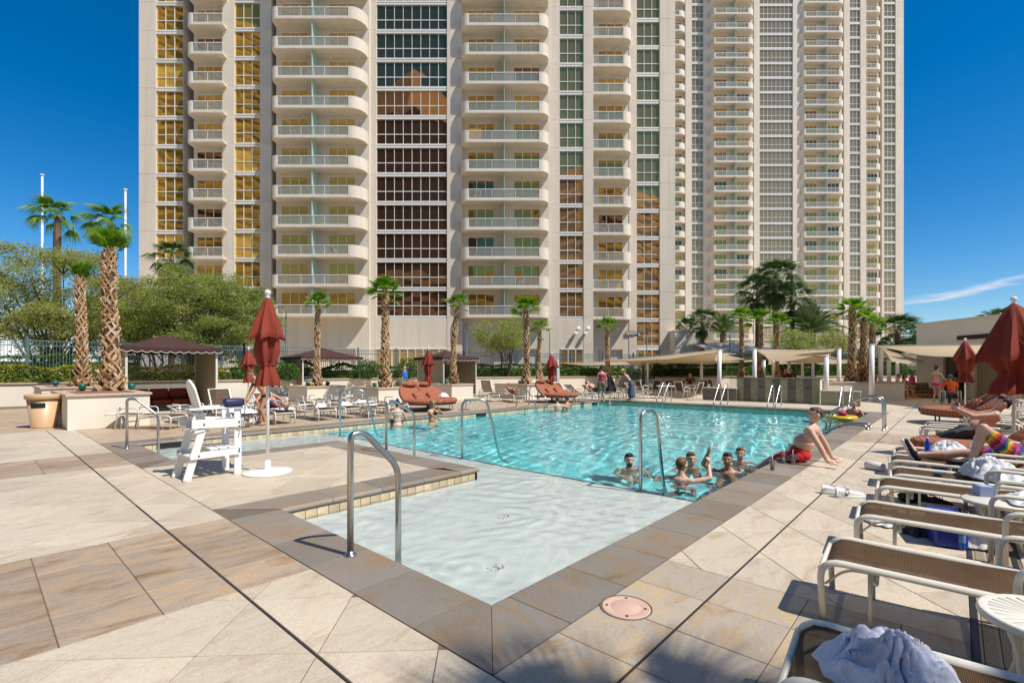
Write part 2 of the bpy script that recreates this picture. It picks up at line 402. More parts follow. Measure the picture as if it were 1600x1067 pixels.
M['hair'] = plain('dark_hair', (.02, .014, .01), .6, var=.4, scale=40); M['hairb'] = plain('brown_hair', (.07, .04, .02), .6, var=.4, scale=40); M['hairg'] = plain('auburn_hair', (.15, .065, .022), .6, var=.4, scale=40)
M['blond'] = plain('blond_hair', (.32, .20, .09), .6, var=.3, scale=40)
def glass_gold(name='gold_mirror_glass', curtain=.5, col=(.36, .215, .04)):
    """bronze-gold reflective glazing, each pane very slightly out of plane through its own mesh tilt"""
    m, nt, p = nodes(name); L = nt.links
    p.inputs['Metallic'].default_value = 1; p.inputs['Roughness'].default_value = .02
    p.inputs['Base Color'].default_value = (.95, .53, .10, 1)
    g = N(nt, 'NewGeometry'); n = N(nt, 'TexNoise', Scale=.22, Detail=1.0); L.new(g.outputs['Position'], n.inputs['Vector'])
    b = N(nt, 'Bump', Strength=.10, Distance=.35); L.new(n.outputs[0], b.inputs['Height']); L.new(b.outputs[0], p.inputs['Normal'])
    d = N(nt, 'BsdfDiffuse'); d.inputs[0].default_value = (*col, 1)
    ms = N(nt, 'MixShader'); ms.inputs[0].default_value = curtain; L.new(p.outputs[0], ms.inputs[1]); L.new(d.outputs[0], ms.inputs[2])
    L.new(ms.outputs[0], nt.nodes['Material Output'].inputs[0]); return m
M['gold'] = glass_gold(); M['goldd'] = glass_gold('dark_bronze_mirror_glass', .2, (.16, .10, .07)); M['goldd'].node_tree.nodes['Principled BSDF'].inputs['Base Color'].default_value = (.44, .205, .075, 1); M['goldg'] = glass_gold('grey_bronze_glass', .5, (.27, .18, .105)); M['goldg'].node_tree.nodes['Principled BSDF'].inputs['Base Color'].default_value = (.95, .50, .12, 1); M['goldb'] = glass_gold('beige_bronze_glass', .62, (.34, .26, .18)); M['goldb'].node_tree.nodes['Principled BSDF'].inputs['Base Color'].default_value = (.85, .42, .15, 1); M['goldc'] = glass_gold('curtained_gold_glass', .66, (.70, .43, .09))
def clear(name, tint, fr=.12, rough=.02, gain=.7):
    m, nt, p = nodes(name); L = nt.links
    t = N(nt, 'BsdfTransparent'); t.inputs[0].default_value = (*tint, 1)
    gl = N(nt, 'BsdfGlossy'); gl.inputs['Roughness'].default_value = rough; gl.inputs[0].default_value = (.95, .97, .97, 1)
    lw = N(nt, 'LayerWeight', Blend=.25); mm = N(nt, 'Math', operation='MULTIPLY_ADD'); L.new(lw.outputs['Fresnel'], mm.inputs[0]); mm.inputs[1].default_value = gain; mm.inputs[2].default_value = fr * .3
    ms = N(nt, 'MixShader'); L.new(mm.outputs[0], ms.inputs[0]); L.new(t.outputs[0], ms.inputs[1]); L.new(gl.outputs[0], ms.inputs[2])
    L.new(ms.outputs[0], nt.nodes['Material Output'].inputs[0]); return m
M['guard'] = clear('guard_glass', (.86, .90, .88), .08, .02, .22)
def etched():
    m, nt, p = nodes('etched_guard_glass'); L = nt.links; p.inputs['Base Color'].default_value = (.62, .61, .56, 1); p.inputs['Roughness'].default_value = .25
    t = N(nt, 'BsdfTransparent'); t.inputs[0].default_value = (.9, .92, .9, 1); ms = N(nt, 'MixShader'); ms.inputs[0].default_value = .20; L.new(t.outputs[0], ms.inputs[1]); L.new(p.outputs[0], ms.inputs[2]); L.new(ms.outputs[0], nt.nodes['Material Output'].inputs[0]); return m
M['etched'] = etched()
M['cup'] = clear('clear_plastic', (.90, .92, .92), .15)
M['frost'] = plain('frosted_green_glass', (.45, .62, .56), .25, var=.02)

# ---------------------------------------------------------------- ground, pool deck, pool
PX, PY = 20.0, 10.95                                   # deep end and far side of the pool
T0, T1, TX = 3.43, 8.10, 3.20                          # the paved platform that juts into the shallow end
CW = .58                                               # coping width
g = MB(); Z = -.30
for (x0, x1, y0, y1) in ((-900, -.3, -900, 900), (PX + .3, 900, -900, 900), (-.3, PX + .3, -900, -.3), (-.3, PX + .3, PY + .3, 900)):
    g.quad((x0, y0, Z), (x1, y0, Z), (x1, y1, Z), (x0, y1, Z))
tag(g.build('ground', M['ground']), kind='structure')
XA, XB, YA, YB = -9, 46, -16, 34
g = MB(); Z = -.006
for (x0, x1, y0, y1) in ((XA, -.03, YA, YB), (PX + .03, XB, YA, YB), (-.03, PX + .03, YA, -.03), (-.03, PX + .03, PY + .03, YB), (-.03, TX - .03, T0 + .03, T1 - .03)):
    g.box(x0, x1, y0, y1, -.28, Z)
deck = g.build('pool_deck', M['grout']); tag(deck, kind='structure')

PIECES = []                                            # (distance, polygon, material key)
def lay(x0, x1, y0, y1, key, lines):
    polys = [[(x0, y0), (x1, y0), (x1, y1), (x0, y1)]]
    for (a, b, c) in lines: polys = cut(polys, a, b, c)
    for P in polys:
        cx = sum(p[0] for p in P) / len(P); cy = sum(p[1] for p in P) / len(P)
        PIECES.append((math.hypot(cx - CAMX, cy - CAMY), P, key))
def diag(x0, x1, y0, y1, ca, cb, st=.98):
    L = []
    lo, hi = x0 + y0, x1 + y1; k = math.ceil((lo - ca) / st)
    while ca + k * st < hi: L.append((1, 1, ca + k * st)); k += 1
    lo, hi = x0 - y1, x1 - y0; k = math.ceil((lo - cb) / st)
    while cb + k * st < hi: L.append((1, -1, cb + k * st)); k += 1
    return L
def sq(x0, x1, y0, y1, xs, ys): return [(1, 0, v) for v in xs if x0 < v < x1] + [(0, 1, v) for v in ys if y0 < v < y1]
# right-hand deck: bands across the walk, an expansion joint along it
def rightrow(y0, y1):
    lay(-.58, 1.56, y0, y1, 'slate_pale', sq(-.58, 1.56, y0, y1, (0, .52, 1.03), (-1.65, -2.17)))
    lay(1.56, 10.95, y0, y1, 'cream', diag(1.56, 10.95, y0, y1, 1.0, 2.44))
    lay(10.95, 13.1, y0, y1, 'slate', sq(10.95, 13.1, y0, y1, (11.47, 12.0, 12.55), (-1.65, -2.2, -3.4)))
    lay(13.1, 20.6, y0, y1, 'cream', diag(13.1, 20.6, y0, y1, 1.0, 2.44, 1.2))
    lay(20.6, 33, y0, y1, 'cream', diag(20.6, 33, y0, y1, 1.0, 2.44, 1.6))
for (y0, y1) in ((-1.105, -.585), (-2.50, -1.12), (-6.5, -2.84)): rightrow(y0, y1)
# left-hand deck
def leftcol(x0, x1):
    lay(x0, x1, -3.2, 1.5, 'cream', diag(x0, x1, -3.2, 1.5, .18, -1.43))
    lay(x0, x1, 1.5, 3.55, 'slate', sq(x0, x1, 1.5, 3.55, (-1.6, -2.12, -2.9, -3.7), (2.0, 3.02)))
    lay(x0, x1, 3.55, 8.1, 'cream', diag(x0, x1, 3.55, 8.1, 1.85, -5.12))
    lay(x0, x1, 8.1, 9.9, 'slate', sq(x0, x1, 8.1, 9.9, (-1.7, -2.6, -3.5), (8.6, 9.35)))
    lay(x0, x1, 9.9, 15.4, 'cream', diag(x0, x1, 9.9, 15.4, 1.85, -5.12, 1.2))
leftcol(-1.125, -.585); leftcol(-6.5, -1.14)
lay(-6.5, -.585, 15.4, 26, 'slate', sq(-6.5, -.58, 15.4, 26, (-5, -3.5, -2), (17, 18.6, 20.2, 22, 24)))
lay(-.58, TX - CW, T0 + CW, T1 - CW, 'cream', diag(-.58, TX, T0, T1, 1.85 + 2.94, -5.12))
# far side and far end
lay(-.58, 4.4, PY + CW, 15.2, 'slate', sq(-.58, 4.4, PY, 15.2, (.4, 1.4, 2.4, 3.4), (12.2, 13.2, 14.2)))
lay(4.4, 13.8, PY + CW, 15.2, 'slate_pale', diag(4.4, 13.8, PY, 15.2, 1.0, 2.44, 1.3))
lay(13.8, 16, PY + CW, 15.2, 'slate', sq(13.8, 16, PY, 15.2, (14.9,), (12.6, 13.9)))
lay(16, 33, PY + CW, 15.2, 'cream', diag(16, 33, PY, 15.2, 1.0, 2.44, 1.7))
lay(-.58, 33, 15.2, 26, 'cream', diag(-.58, 33, 15.2, 26, 1.0, 2.44, 1.9))
lay(PX + CW, 33, -.585, PY + CW, 'cream', diag(PX + CW, 33, -.585, PY + CW, 1.0, 2.44, 1.6))
PIECES.sort(key=lambda t: t[0])
def inview(P):
    for p in P:
        v = Vector((p[0] - CAMX, p[1] - CAMY, 0)); d = v.dot(FWD)
        if d > 1.9 and abs(v.dot(RGT) / d) < 1.12: return True
    return False
n = 0; rest = {}
for (d, P, key) in PIECES:
    jw = .0032
    top = .0007 * rnd.uniform(-1, 1)
    if n < 265 and inview(P):
        q = inset(P, jw); c = (sum(p[0] for p in q) / len(q), sum(p[1] for p in q) / len(q), 0)
        b = MB(); b.prism(q, -.03, top, .0025); b.build('paving_slab', M[key], deck, origin=c); n += 1
    else:
        b = rest.setdefault(key, MB()); b.prism(inset(P, jw), -.03, top)
for key, b in rest.items(): tag(b.build('far_paving', M[key], deck), kind='stuff')
b = MB(); b.box(-3, 20, -1.1175, -1.1075, -.0055, -.0015); b.build('expansion_joint', M['dark'], deck)
b = MB(); b.box(-1.1375, -1.1275, -3.2, 4.9, -.0055, -.0015); b.box(-1.1375, -1.1275, 7.0, 12.4, -.0055, -.0015); b.build('expansion_joint', M['dark'], deck)
# narrow slot drain with a slotted grate beside the walk
b = MB()
for y in (-2.52, -2.80): b.box(-3, 14, y - .018, y + .018, -.02, .003)
b.build('drain_frame', M['dark'], deck)
b = MB(); x = -1.0
b.box(-3, 14, -2.78, -2.54, -.2, -.06)
b.cm = 1
while x < 7:
    for k in range(3): b.box(x, x + .021, -2.778 + .078 * k, -2.712 + .078 * k, -.02, -.001)
    x += .03
for k in range(4): b.box(-1, 7, -2.783 + .078 * k, -2.77 + .078 * k, -.02, -.0015)
tag(b.build('drain_grate', [M['black'], M['slate_pale']], deck), kind='stuff')

# coping: bull-nosed stones with mitred corners
cop = bpy.data.objects.new('pool_coping', None); link(cop); cop['kind'] = 'structure'
PROF = [(CW, -.055), (CW, .0015)] + [(.045 - .045 * math.sin(a), -.0435 + .045 * math.cos(a)) for a in [i * math.pi / 2 / 5 for i in range(6)]] + [(.008, -.062), (.03, -.072), (.03, -.12)]
# profile: u = 0 at the water-side nose, CW at the deck side
PROF = [(u, min(z, .0015)) for (u, z) in PROF]
def run(p0, p1, inward, s0=0, s1=0, step=.72, first=None):
    """stones from p0 to p1 along the nose line; s0/s1 = how much the deck side is longer (+) or shorter (-) at each end"""
    p0, p1, nrm = Vector((*p0, 0)), Vector((*p1, 0)), Vector((*inward, 0)); d = p1 - p0; Ltot = d.length; d.normalize()
    cuts = [0.0]; c = first or step
    while c < Ltot - .3: cuts.append(c); c += step
    cuts.append(Ltot)
    for i in range(len(cuts) - 1):
        a, e = cuts[i], cuts[i + 1]; k0 = s0 if i == 0 else 0; k1 = s1 if i == len(cuts) - 2 else 0
        g2 = .003; h = rnd.uniform(-.001, .0008)
        vs = []
        for (end, pos, k) in ((0, a + g2, -k0), (1, e - g2, k1)):
            for (u, z) in PROF: vs.append(p0 + d * (pos + k * u / CW) - nrm * u + Vector((0, 0, z + h)))
        m = len(PROF); fs = [(j, j + 1, m + j + 1, m + j) for j in range(m - 1)] + [(m - 1, 0, m, 2 * m - 1), list(range(m))[::-1], [m + j for j in range(m)]]
        b = MB(); b.add(vs, fs); b.fix = True
        o = p0 + d * ((a + e) / 2) - nrm * (CW / 2)
        b.build('coping_stone', M['coping'], cop, origin=o)
run((0, 0), (PX, 0), (0, 1), s0=CW, s1=CW, first=.14)
run((0, 0), (0, T0), (1, 0), s0=CW, s1=-0, first=.13)
run((0, T0), (TX, T0), (0, -1), s0=CW, s1=-CW, first=.62)
run((TX, T0), (TX, T1), (1, 0), s0=-CW, s1=-CW)
run((TX, T1), (0, T1), (0, 1), s0=-CW, s1=CW)
run((0, T1), (0, PY), (1, 0), s0=0, s1=CW)
run((0, PY), (PX, PY), (0, -1), s0=CW, s1=CW)
run((PX, 0), (PX, PY), (-1, 0), s0=CW, s1=CW)

# basin
ZW, ZS, ZD, XS = -.17, -.262, -1.25, 4.28
b = MB()
def wall(x0, y0, x1, y1, zb): b.quad((x0, y0, -.05), (x1, y1, -.05), (x1, y1, zb), (x0, y0, zb))
e = .03
for (x0, y0, x1, y1) in ((XS, -e, PX + e, -e), (PX + e, -e, PX + e, PY + e), (PX + e, PY + e, XS, PY + e)): wall(x0, y0, x1, y1, ZD)
b.quad((XS, -e, ZD), (PX + e, -e, ZD), (PX + e, PY + e, ZD), (XS, PY + e, ZD))
b.quad((XS, -e, ZS), (XS, PY + e, ZS), (XS, PY + e, ZD), (XS, -e, ZD))
b.build('pool_floor', M['aqua']); tag(bpy.data.objects['pool_floor'], kind='structure')
b = MB()
for (x0, y0, x1, y1) in ((-e, -e, XS, -e), (XS, PY + e, -e, PY + e), (-e, PY + e, -e, T1 - e), (-e, T1 - e, TX - e, T1 - e), (TX - e, T1 - e, TX - e, T0 + e), (TX - e, T0 + e, -e, T0 + e), (-e, T0 + e, -e, -e)): wall(x0, y0, x1, y1, ZS)
def shelf(u, v):
    x = -e + (XS + e) * u; y = -e + (PY + 2 * e) * v
    return (x, y, ZS)
b.grid(shelf, 20, 50)
sh = b.build('shallow_shelf', M['plaster']); tag(sh, kind='structure')
b = MB(); b.box(XS - .05, XS - .02, 0, PY, ZS, ZS + .006); b.box(XS - .012, XS + .012, 0, PY, ZS, ZS + .008)
b.build('edge_tile_line', M['dark'], sh)
for (cx, cy, r) in ((.21, .10, .13),):
    b = MB(); b.lathe([(r, 0), (r, .012), (r - .012, .016), (.01, .017)], 24); b.build('drain_cover', M['hdpe'], sh, loc=(cx, cy, ZS))
for (cx, cy) in ((.82, .75), (2.0, 1.75)):
    b = MB()
    for k in range(22):
        a = rnd.uniform(0, 6.28); r = .07 * rnd.random() ** .5
        b.lathe([(.009, 0), (.006, .007)], 6, Matrix.Translation((r * math.cos(a) * 1.3, r * math.sin(a), 0)))
    tag(b.build('inlet_grate', M['cap'], sh, loc=(cx, cy, ZS + .001)), kind='stuff')
# waterline tiles
tl = bpy.data.objects.new('waterline_tiling', None); link(tl); tl['kind'] = 'structure'
b = MB(); b.box(-.0725, .0725, -.006, 0, -.245, -.075, ch=.003); tme = b.mesh('tile', M['tile'])
def tiles(x0, y0, x1, y1, lim=999):
    d = Vector((x1 - x0, y1 - y0, 0)); L = d.length; d.normalize(); k = 0; far = MB()
    rz = math.atan2(d.y, d.x)
    while .15 * (k + 1) < L:
        p = Vector((x0, y0, 0)) + d * (.15 * k + .075)
        if k < lim: inst('tile', tme, tl, p, (0, 0, rz))
        k += 1
tiles(0 - e, T0 + e, TX - e, T0 + e)
tiles(-e, PY + e, 16.5, PY + e)
tiles(2.9, -e, 3.0, -e)
b = MB(); b.box(16.5, PX, PY + .018, PY + .024, -.245, -.075); b.box(PX + .018, PX + .024, 0, PY, -.245, -.075); b.build('tile_band', M['tile'], tl)
for x in (.35, 10.3, 18.2):                            # skimmer mouths in the far wall
    b = MB(); b.box(x, x + .5, PY - .012, PY + .02, -.2, -.075); b.build('skimmer_mouth', M['black'], tl)

# water: real ripples on one refracting sheet, through which the sun is focused on the floor
def water_mat():
    m, nt, p = nodes('pool_water_surface'); L = nt.links
    g_ = N(nt, 'BsdfGlass', IOR=1.33); g_.inputs['Roughness'].default_value = 0; g_.inputs[0].default_value = (.975, 1, 1, 1)
    L.new(g_.outputs[0], nt.nodes['Material Output'].inputs[0]); return m
M['water'] = water_mat()
WV = [(rnd.uniform(0, 6.28), 2 * math.pi / l, rnd.uniform(0, 6.28), a) for (l, a) in ((2.3, .004), (1.5, .0045), (1.05, .005), (.8, .0052), (.62, .005), (.5, .0046), (.4, .004), (.33, .0032), (.27, .0024), (.22, .0016))]
WS = [(rnd.uniform(0, 6.28), 2 * math.pi / l, rnd.uniform(0, 6.28), a) for (l, a) in ((1.1, .004), (.6, .0034), (.38, .0030), (.27, .0024), (.2, .0017), (.15, .0011))]
WC = [((1.9, 1.7), 24, .0030), ((.7, .9), 33, .0018), ((3.3, 2.6), 22, .0026), ((1.2, 9.6), 22, .0022), ((3.6, 6.4), 21, .0022)]
def wz(x, y):
    k = max(0, min(1, (x - 3.3) / 1.6)); k = k * k * (3 - 2 * k)
    nx_, ny_ = noise.noise((x * .7, y * .7, 0)), noise.noise((x * .7, y * .7, 5)); wx = x + .28 * nx_; wy = y + .28 * ny_
    h = 0
    if k > 0: h += .72 * k * sum(a * math.sin(q * (wx * math.cos(t) + wy * math.sin(t)) + ph) for (t, q, ph, a) in WV) * (.8 + .7 * noise.noise((x * .5, y * .5, 9)))
    if k < 1:
        g_ = sum(a * math.sin(q * (wx * math.cos(t) + wy * math.sin(t)) + ph) for (t, q, ph, a) in WS)
        for ((cx, cy), q, a) in WC:
            r_ = math.hypot(wx - cx, (wy - cy) * 1.25); g_ += a * 1.6 * math.sin(q * r_) * math.exp(-r_ * .8)
        h += (1 - k) * g_ * (.8 + .9 * noise.noise((x * .8, y * .8, 3)))
    return ZW + h
xs_ = [-.03 + .028 * i for i in range(156)]; st_ = .028
while xs_[-1] < PX + .03: st_ = min(.075, st_ * 1.03); xs_.append(min(PX + .03, xs_[-1] + st_))
ys_ = [-.03]; st_ = .03
while ys_[-1] < PY + .03: st_ = min(.05, st_ * 1.006); ys_.append(min(PY + .03, ys_[-1] + st_))
b = MB(); nx, ny = len(xs_) - 1, len(ys_) - 1; ids = {}
for i in range(nx):
    for j in range(ny):
        x0_, x1_, y0_, y1_ = xs_[i], xs_[i + 1], ys_[j], ys_[j + 1]
        if x1_ < TX - .06 and T0 + .06 < y0_ and y1_ < T1 - .06: continue
        f = []
        for (a, c) in ((i, j), (i + 1, j), (i + 1, j + 1), (i, j + 1)):
            if (a, c) not in ids: ids[(a, c)] = len(b.v); b.v.append((xs_[a], ys_[c], wz(xs_[a], ys_[c])))
            f.append(ids[(a, c)])
        b.f.append(f); b.m.append(0); b.s.append(True)
wo = b.build('pool_water', M['water']); tag(wo, kind='structure')
try:
    sl.cycles.is_caustics_light = True; wo.cycles.is_caustics_caster = True
    for o_ in list(bpy.data.objects):
        if o_.type == 'MESH' and (o_.name.startswith(('pool_floor', 'shallow_shelf', 'tile', 'edge_tile', 'drain_cover', 'inlet'))): o_.cycles.is_caustics_receiver = True
except Exception as ex: print('caustics', ex)

# round utility cover let into the right-hand paving
t = thing('manhole_cover', 'round pink utility cover set in the paving beside the pool corner', 'manhole cover', gp(978, 948, .0))
b = MB(); b.lathe([(.165, -.01), (.165, .003), (.15, .006), (.148, .004), (.146, .004), (.11, .005), (.108, .0035), (.105, .005), (.001, .006)], 40)
b.build('lid', plain('pink_plastic', (.62, .40, .31), .6, var=.05), t)
b = MB(); b.lathe([(.178, -.01), (.178, .0045), (.169, .0045), (.169, -.01)], 40, cap=False); b.build('rim', M['grout'], t)
for a in (.5, 2.1, 3.7, 5.2):
    b = MB(); b.lathe([(.011, 0), (.009, .003)], 8); b.build('bolt', M['dark'], t, loc=(.13 * math.cos(a), .13 * math.sin(a), .005))

# ---------------------------------------------------------------- hotel towers
FH = 3.05
GM = [M[k] for k in ('gold', 'goldc', 'goldd', 'goldg', 'goldb')]
def tower(name, label, dref, f0, nf, segs, singles, zwall, ztop, ground):
    """segs: (kind, px0, px1, depth, options) left to right; local x to the right, y away from the pool"""
    T = thing(name, label, 'hotel tower', at(800, dref, 0), FACE)
    X = lambda px, D: (px - 800) / FOC * D
    cache = {}; loose = MB(); npane = [0]
    ztopd = f0 + nf * FH
    tilt = random.Random(3)
    def panes(parent, key, x0, x1, z0, z1, cols, rows, y, single, off):
        """cols x rows panes; rows = list of (z0, z1)"""
        cwid = (x1 - x0) / cols; gm = M['goldb'] if dref > 90 and key > 1080 and len(rows) == 2 else M['goldg'] if key in (874.5, 995) else M['goldd'] if cols == 8 and y > .1 and x1 - x0 < 8 else (M['goldc'] if key == 421.5 and off[0] < -16.5 else (M['gold'], M['goldc'], M['goldd'])[tilt.choices((0, 1, 2), (60, 20, 20) if cols == 3 and len(rows) == 1 else (86, 10, 4))[0]])
        loose.cm = GM.index(gm)
        for (ra, rb) in rows:
            for c in range(cols):
                w2, h2 = cwid / 2 - .03, (rb - ra) / 2 - .03
                cx, cz = x0 + cwid * (c + .5), (ra + rb) / 2
                tx, tz = tilt.gauss(0, .0035), tilt.gauss(0, .0035)
                if single:
                    kk = ('pane', round(w2, 3), round(h2, 3), gm.name)
                    if kk not in cache:
                        b = MB(); b.quad((-w2, 0, -h2), (w2, 0, -h2), (w2, 0, h2), (-w2, 0, h2)); cache[kk] = b.mesh('pane', gm)
                    inst('pane', cache[kk], parent, (cx, y, cz), (tx, 0, tz)); npane[0] += 1
                else:
                    ox, oy, oz = off
                    loose.quad((ox + cx - w2, oy + y - tz * w2, oz + cz - h2), (ox + cx + w2, oy + y + tz * w2, oz + cz - h2), (ox + cx + w2, oy + y + tz * w2 + tx * h2, oz + cz + h2), (ox + cx - w2, oy + y - tz * w2 + tx * h2, oz + cz + h2))
    core = MB()
    xl, xr = X(segs[0][1], segs[0][3]), X(segs[-1][2], segs[-1][3])
    ymax = max(s_[3] for s_ in segs) - dref + 3
    core.box(xl + .3, xr - .3, ymax, ymax + 16, -.3, ztop)
    for (kind, p0, p1, D, o) in segs:
        x0, x1, y = X(p0, D), X(p1, D), D - dref
        zb = o.get('zb', f0)
        if kind == 'wall':
            core.box(x0, x1, y + .03, ymax + .1, -.3, ztop)
            b = MB(); b.box(0, x1 - x0, 0, .05, .012, FH - .012); me = b.mesh('wall_panel', M['tower'])
            k = -2
            for k in range(-2, nf):
                if f0 + k * FH > -.3: inst('wall_panel', me, T, (x0, y - .002, f0 + k * FH))
            b = MB(); b.box(x0, x1, y, y + .03, ztopd, ztop); b.build('upper_wall', M['tower'], T)
        elif kind == 'bay':
            cols = o['cols']; rec = .22
            kb = o.get('k0', 0)
            core.box(x0 - .01, x1 + .01, y + rec + .08, ymax + .1, f0 + kb * FH - .2, ztop)
            if kb > -2: core.box(x0 - .01, x1 + .01, y + .03, ymax + .1, 3.75, f0 + kb * FH - .2)
            core.box(x0 - .01, x1 + .01, y + .03, ymax + .1, -.3, .35)
            f = MB(); w = x1 - x0; mw = .05
            f.box(0, w, rec - .14, rec + .06, -.30, -.12); f.box(0, w, rec - .16, rec + .06, -.06, .12)
            f.box(0, w, rec - .05, rec + .05, 1.14, 1.21)
            for c in range(cols + 1):
                xx = w * c / cols; f.box(max(0, xx - mw / 2), min(w, xx + mw / 2), rec - .06, rec + .05, .12, FH - .30)
            me = f.mesh('window', M['white'])
            for k in range(kb, nf):
                z = f0 + k * FH
                wdw = inst('window', me, T, (x0, y, z))
                sg = (p0, k) in singles or (p0, None) in singles
                panes(wdw, p0, 0, w, 0, FH, cols, [(.12, 1.14), (1.21, FH - .30)], rec, sg, (x0, y, z))
        elif kind == 'balc':
            p = 1.65; w = x1 - x0; yw = y + p                       # y = slab front
            le, re = o.get('le', 0), o.get('re', 0)
            dx = [(X(a, D + p) - x0, X(c, D + p) - x0) for (a, c) in o['doors']]
            # back wall with door openings
            edges = [-.15] + [v for d2 in dx for v in d2] + [w + .15]
            for i in range(0, len(edges), 2):
                core.box(x0 + edges[i], x0 + edges[i + 1], yw, ymax + .1, -.3, ztop)
            for (a, c) in dx:
                for k in range(0, nf): core.box(x0 + a, x0 + c, yw + .01, ymax + .1, f0 + k * FH + 2.55, f0 + (k + 1) * FH + .03)
                core.box(x0 + a, x0 + c, yw + .3, ymax + .1, -.3, ztop)
                core.box(x0 + a, x0 + c, yw + .01, ymax + .1, -.3 if o.get('solid') else 3.75, f0 + .03)
            # one storey: slab with rounded ends, solid end parapets, glass guard between
            front = []
            rl, rr = o.get('rl', .6), o.get('rr', 1.45)
            if le: front += [(0, p)] + [(q[0], q[1]) for q in arc((rl, rl), rl, math.pi, 1.5 * math.pi, 6)]
            else: front += [(0, p), (0, 0)]
            if re: front += arc((w - rr, rr), rr, 1.5 * math.pi, 2 * math.pi, 9) + [(w, p)]
            else: front += [(w, 0), (w, p)]
            sl_ = MB(); sl_.prism(front, -.19, .03)
            sme = sl_.mesh('slab', M['tower'])
            pps = []
            def para(pts):
                pp = MB(); pps.append(pp)
                q = [Vector((*a, 0)) for a in pts]; out = []
                for i, v in enumerate(q):
                    t = (q[min(i + 1, len(q) - 1)] - q[max(i - 1, 0)]).normalized(); nn = Vector((-t.y, t.x, 0)); out.append((v, v + nn * .16))
                for i in range(len(out) - 1):
                    (a, a2), (c, c2) = out[i], out[i + 1]
                    z0, z1 = .03, 1.06
                    vs = [a + Vector((0, 0, z0)), c + Vector((0, 0, z0)), c2 + Vector((0, 0, z0)), a2 + Vector((0, 0, z0))] + [a + Vector((0, 0, z1)), c + Vector((0, 0, z1)), c2 + Vector((0, 0, z1)), a2 + Vector((0, 0, z1))]
                    pp.add(vs, [(0, 1, 5, 4), (2, 3, 7, 6), (4, 5, 6, 7)] + ([(3, 0, 4, 7)] if i == 0 else []) + ([(1, 2, 6, 5)] if i == len(out) - 2 else []))
            g0, g1 = .03, w - .03
            if le: para([(.003, p - .02)] + [(a[0] + .003, a[1] + .003) for a in arc((rl, rl), rl, math.pi, 1.5 * math.pi, 6)] + [(rl + .12, .003)]); g0 = rl + .12
            if re: para([(w - rr - .1, .003)] + [(a[0] - .003, a[1] + .003) for a in arc((w - rr, rr), rr, 1.5 * math.pi, 2 * math.pi, 9)] + [(w - .003, p - .02)]); g1 = w - rr - .1
            pmes = [q_.mesh('end_parapet', M['tower']) for q_ in pps if q_.v]
            gg = MB(); gg.box(g0 + .02, g1 - .02, .08, .095, .12, .98); gme = gg.mesh('guard_glass', M['etched'])
            hh = MB(); hh.box(g0, g1, .05, .12, .98, 1.05); hh.box(g0, g1, .04, .13, .033, .11)
            npst = max(2, int((g1 - g0) / 1.9))
            for i in range(npst + 1):
                xx = g0 + .02 + (g1 - g0 - .04) * i / npst; hh.box(xx - .02, xx + .02, .063, .113, .11, .98)
            hme = hh.mesh('handrail', M['white'])
            ptm = None
            if 'part' in o:
                xm = X(o['part'], D + .6) - x0; q = MB(); q.box(xm - .025, xm + .025, .14, p - .01, .031, FH - .195); ptm = q.mesh('partition', M['frost'])
            fr = MB(); dme = None
            a, c = dx[0]; dw = c - a
            for xx in (0, dw / 3, 2 * dw / 3, dw): fr.box(max(0, xx - .04), min(dw, xx + .04), -.02, .06, 0, 2.52)
            fr.box(.04, dw - .04, -.02, .06, 2.44, 2.52); fr.box(.04, dw - .04, -.02, .06, 0, .06)
            dme = fr.mesh('sliding_door', M['white'])
            for k in range(0, nf):
                z = f0 + k * FH
                bo = bpy.data.objects.new('balcony', None); link(bo, T); bo.location = (x0, y, z); KIDS.setdefault(T.name, []).append(bo)
                inst('slab', sme, bo)
                for pme in pmes: inst('end_parapet', pme, bo)
                inst('guard_glass', gme, bo); inst('handrail', hme, bo)
                if ptm: inst('partition', ptm, bo)
                for (a, c) in dx:
                    do = inst('sliding_door', dme, T, (x0 + a, yw, z + .03))
                    panes(do, p0, 0, c - a, 0, 2.5, 3, [(.06, 2.44)], .03, (p0, k) in singles, (x0 + a, yw, z + .03))
    for (p0, p1, D, cols) in ground:
        x0, x1, y = X(p0, D), X(p1, D), D - dref
        f = MB(); w = x1 - x0
        for c in range(cols + 1):
            xx = w * c / cols; f.box(max(0, xx - .05), min(w, xx + .05), -.03, .05, .35, 3.72)
        f.box(0, w, -.04, .05, 3.66, 3.8); f.box(0, w, -.03, .05, 1.5, 1.6); f.box(0, w, -.04, .05, .3, .4)
        wd = f.build('ground_window', M['white'], T, loc=(x0, y - .02, 0))
        panes(wd, p0, 0, w, 0, 3.7, cols, [(.4, 1.5), (1.6, 3.66)], .02, True, (0, 0, 0))
    tag(loose.build('far_panes', GM, T), kind='stuff')
    core.build('wall', M['tower'], T)
    return T, X
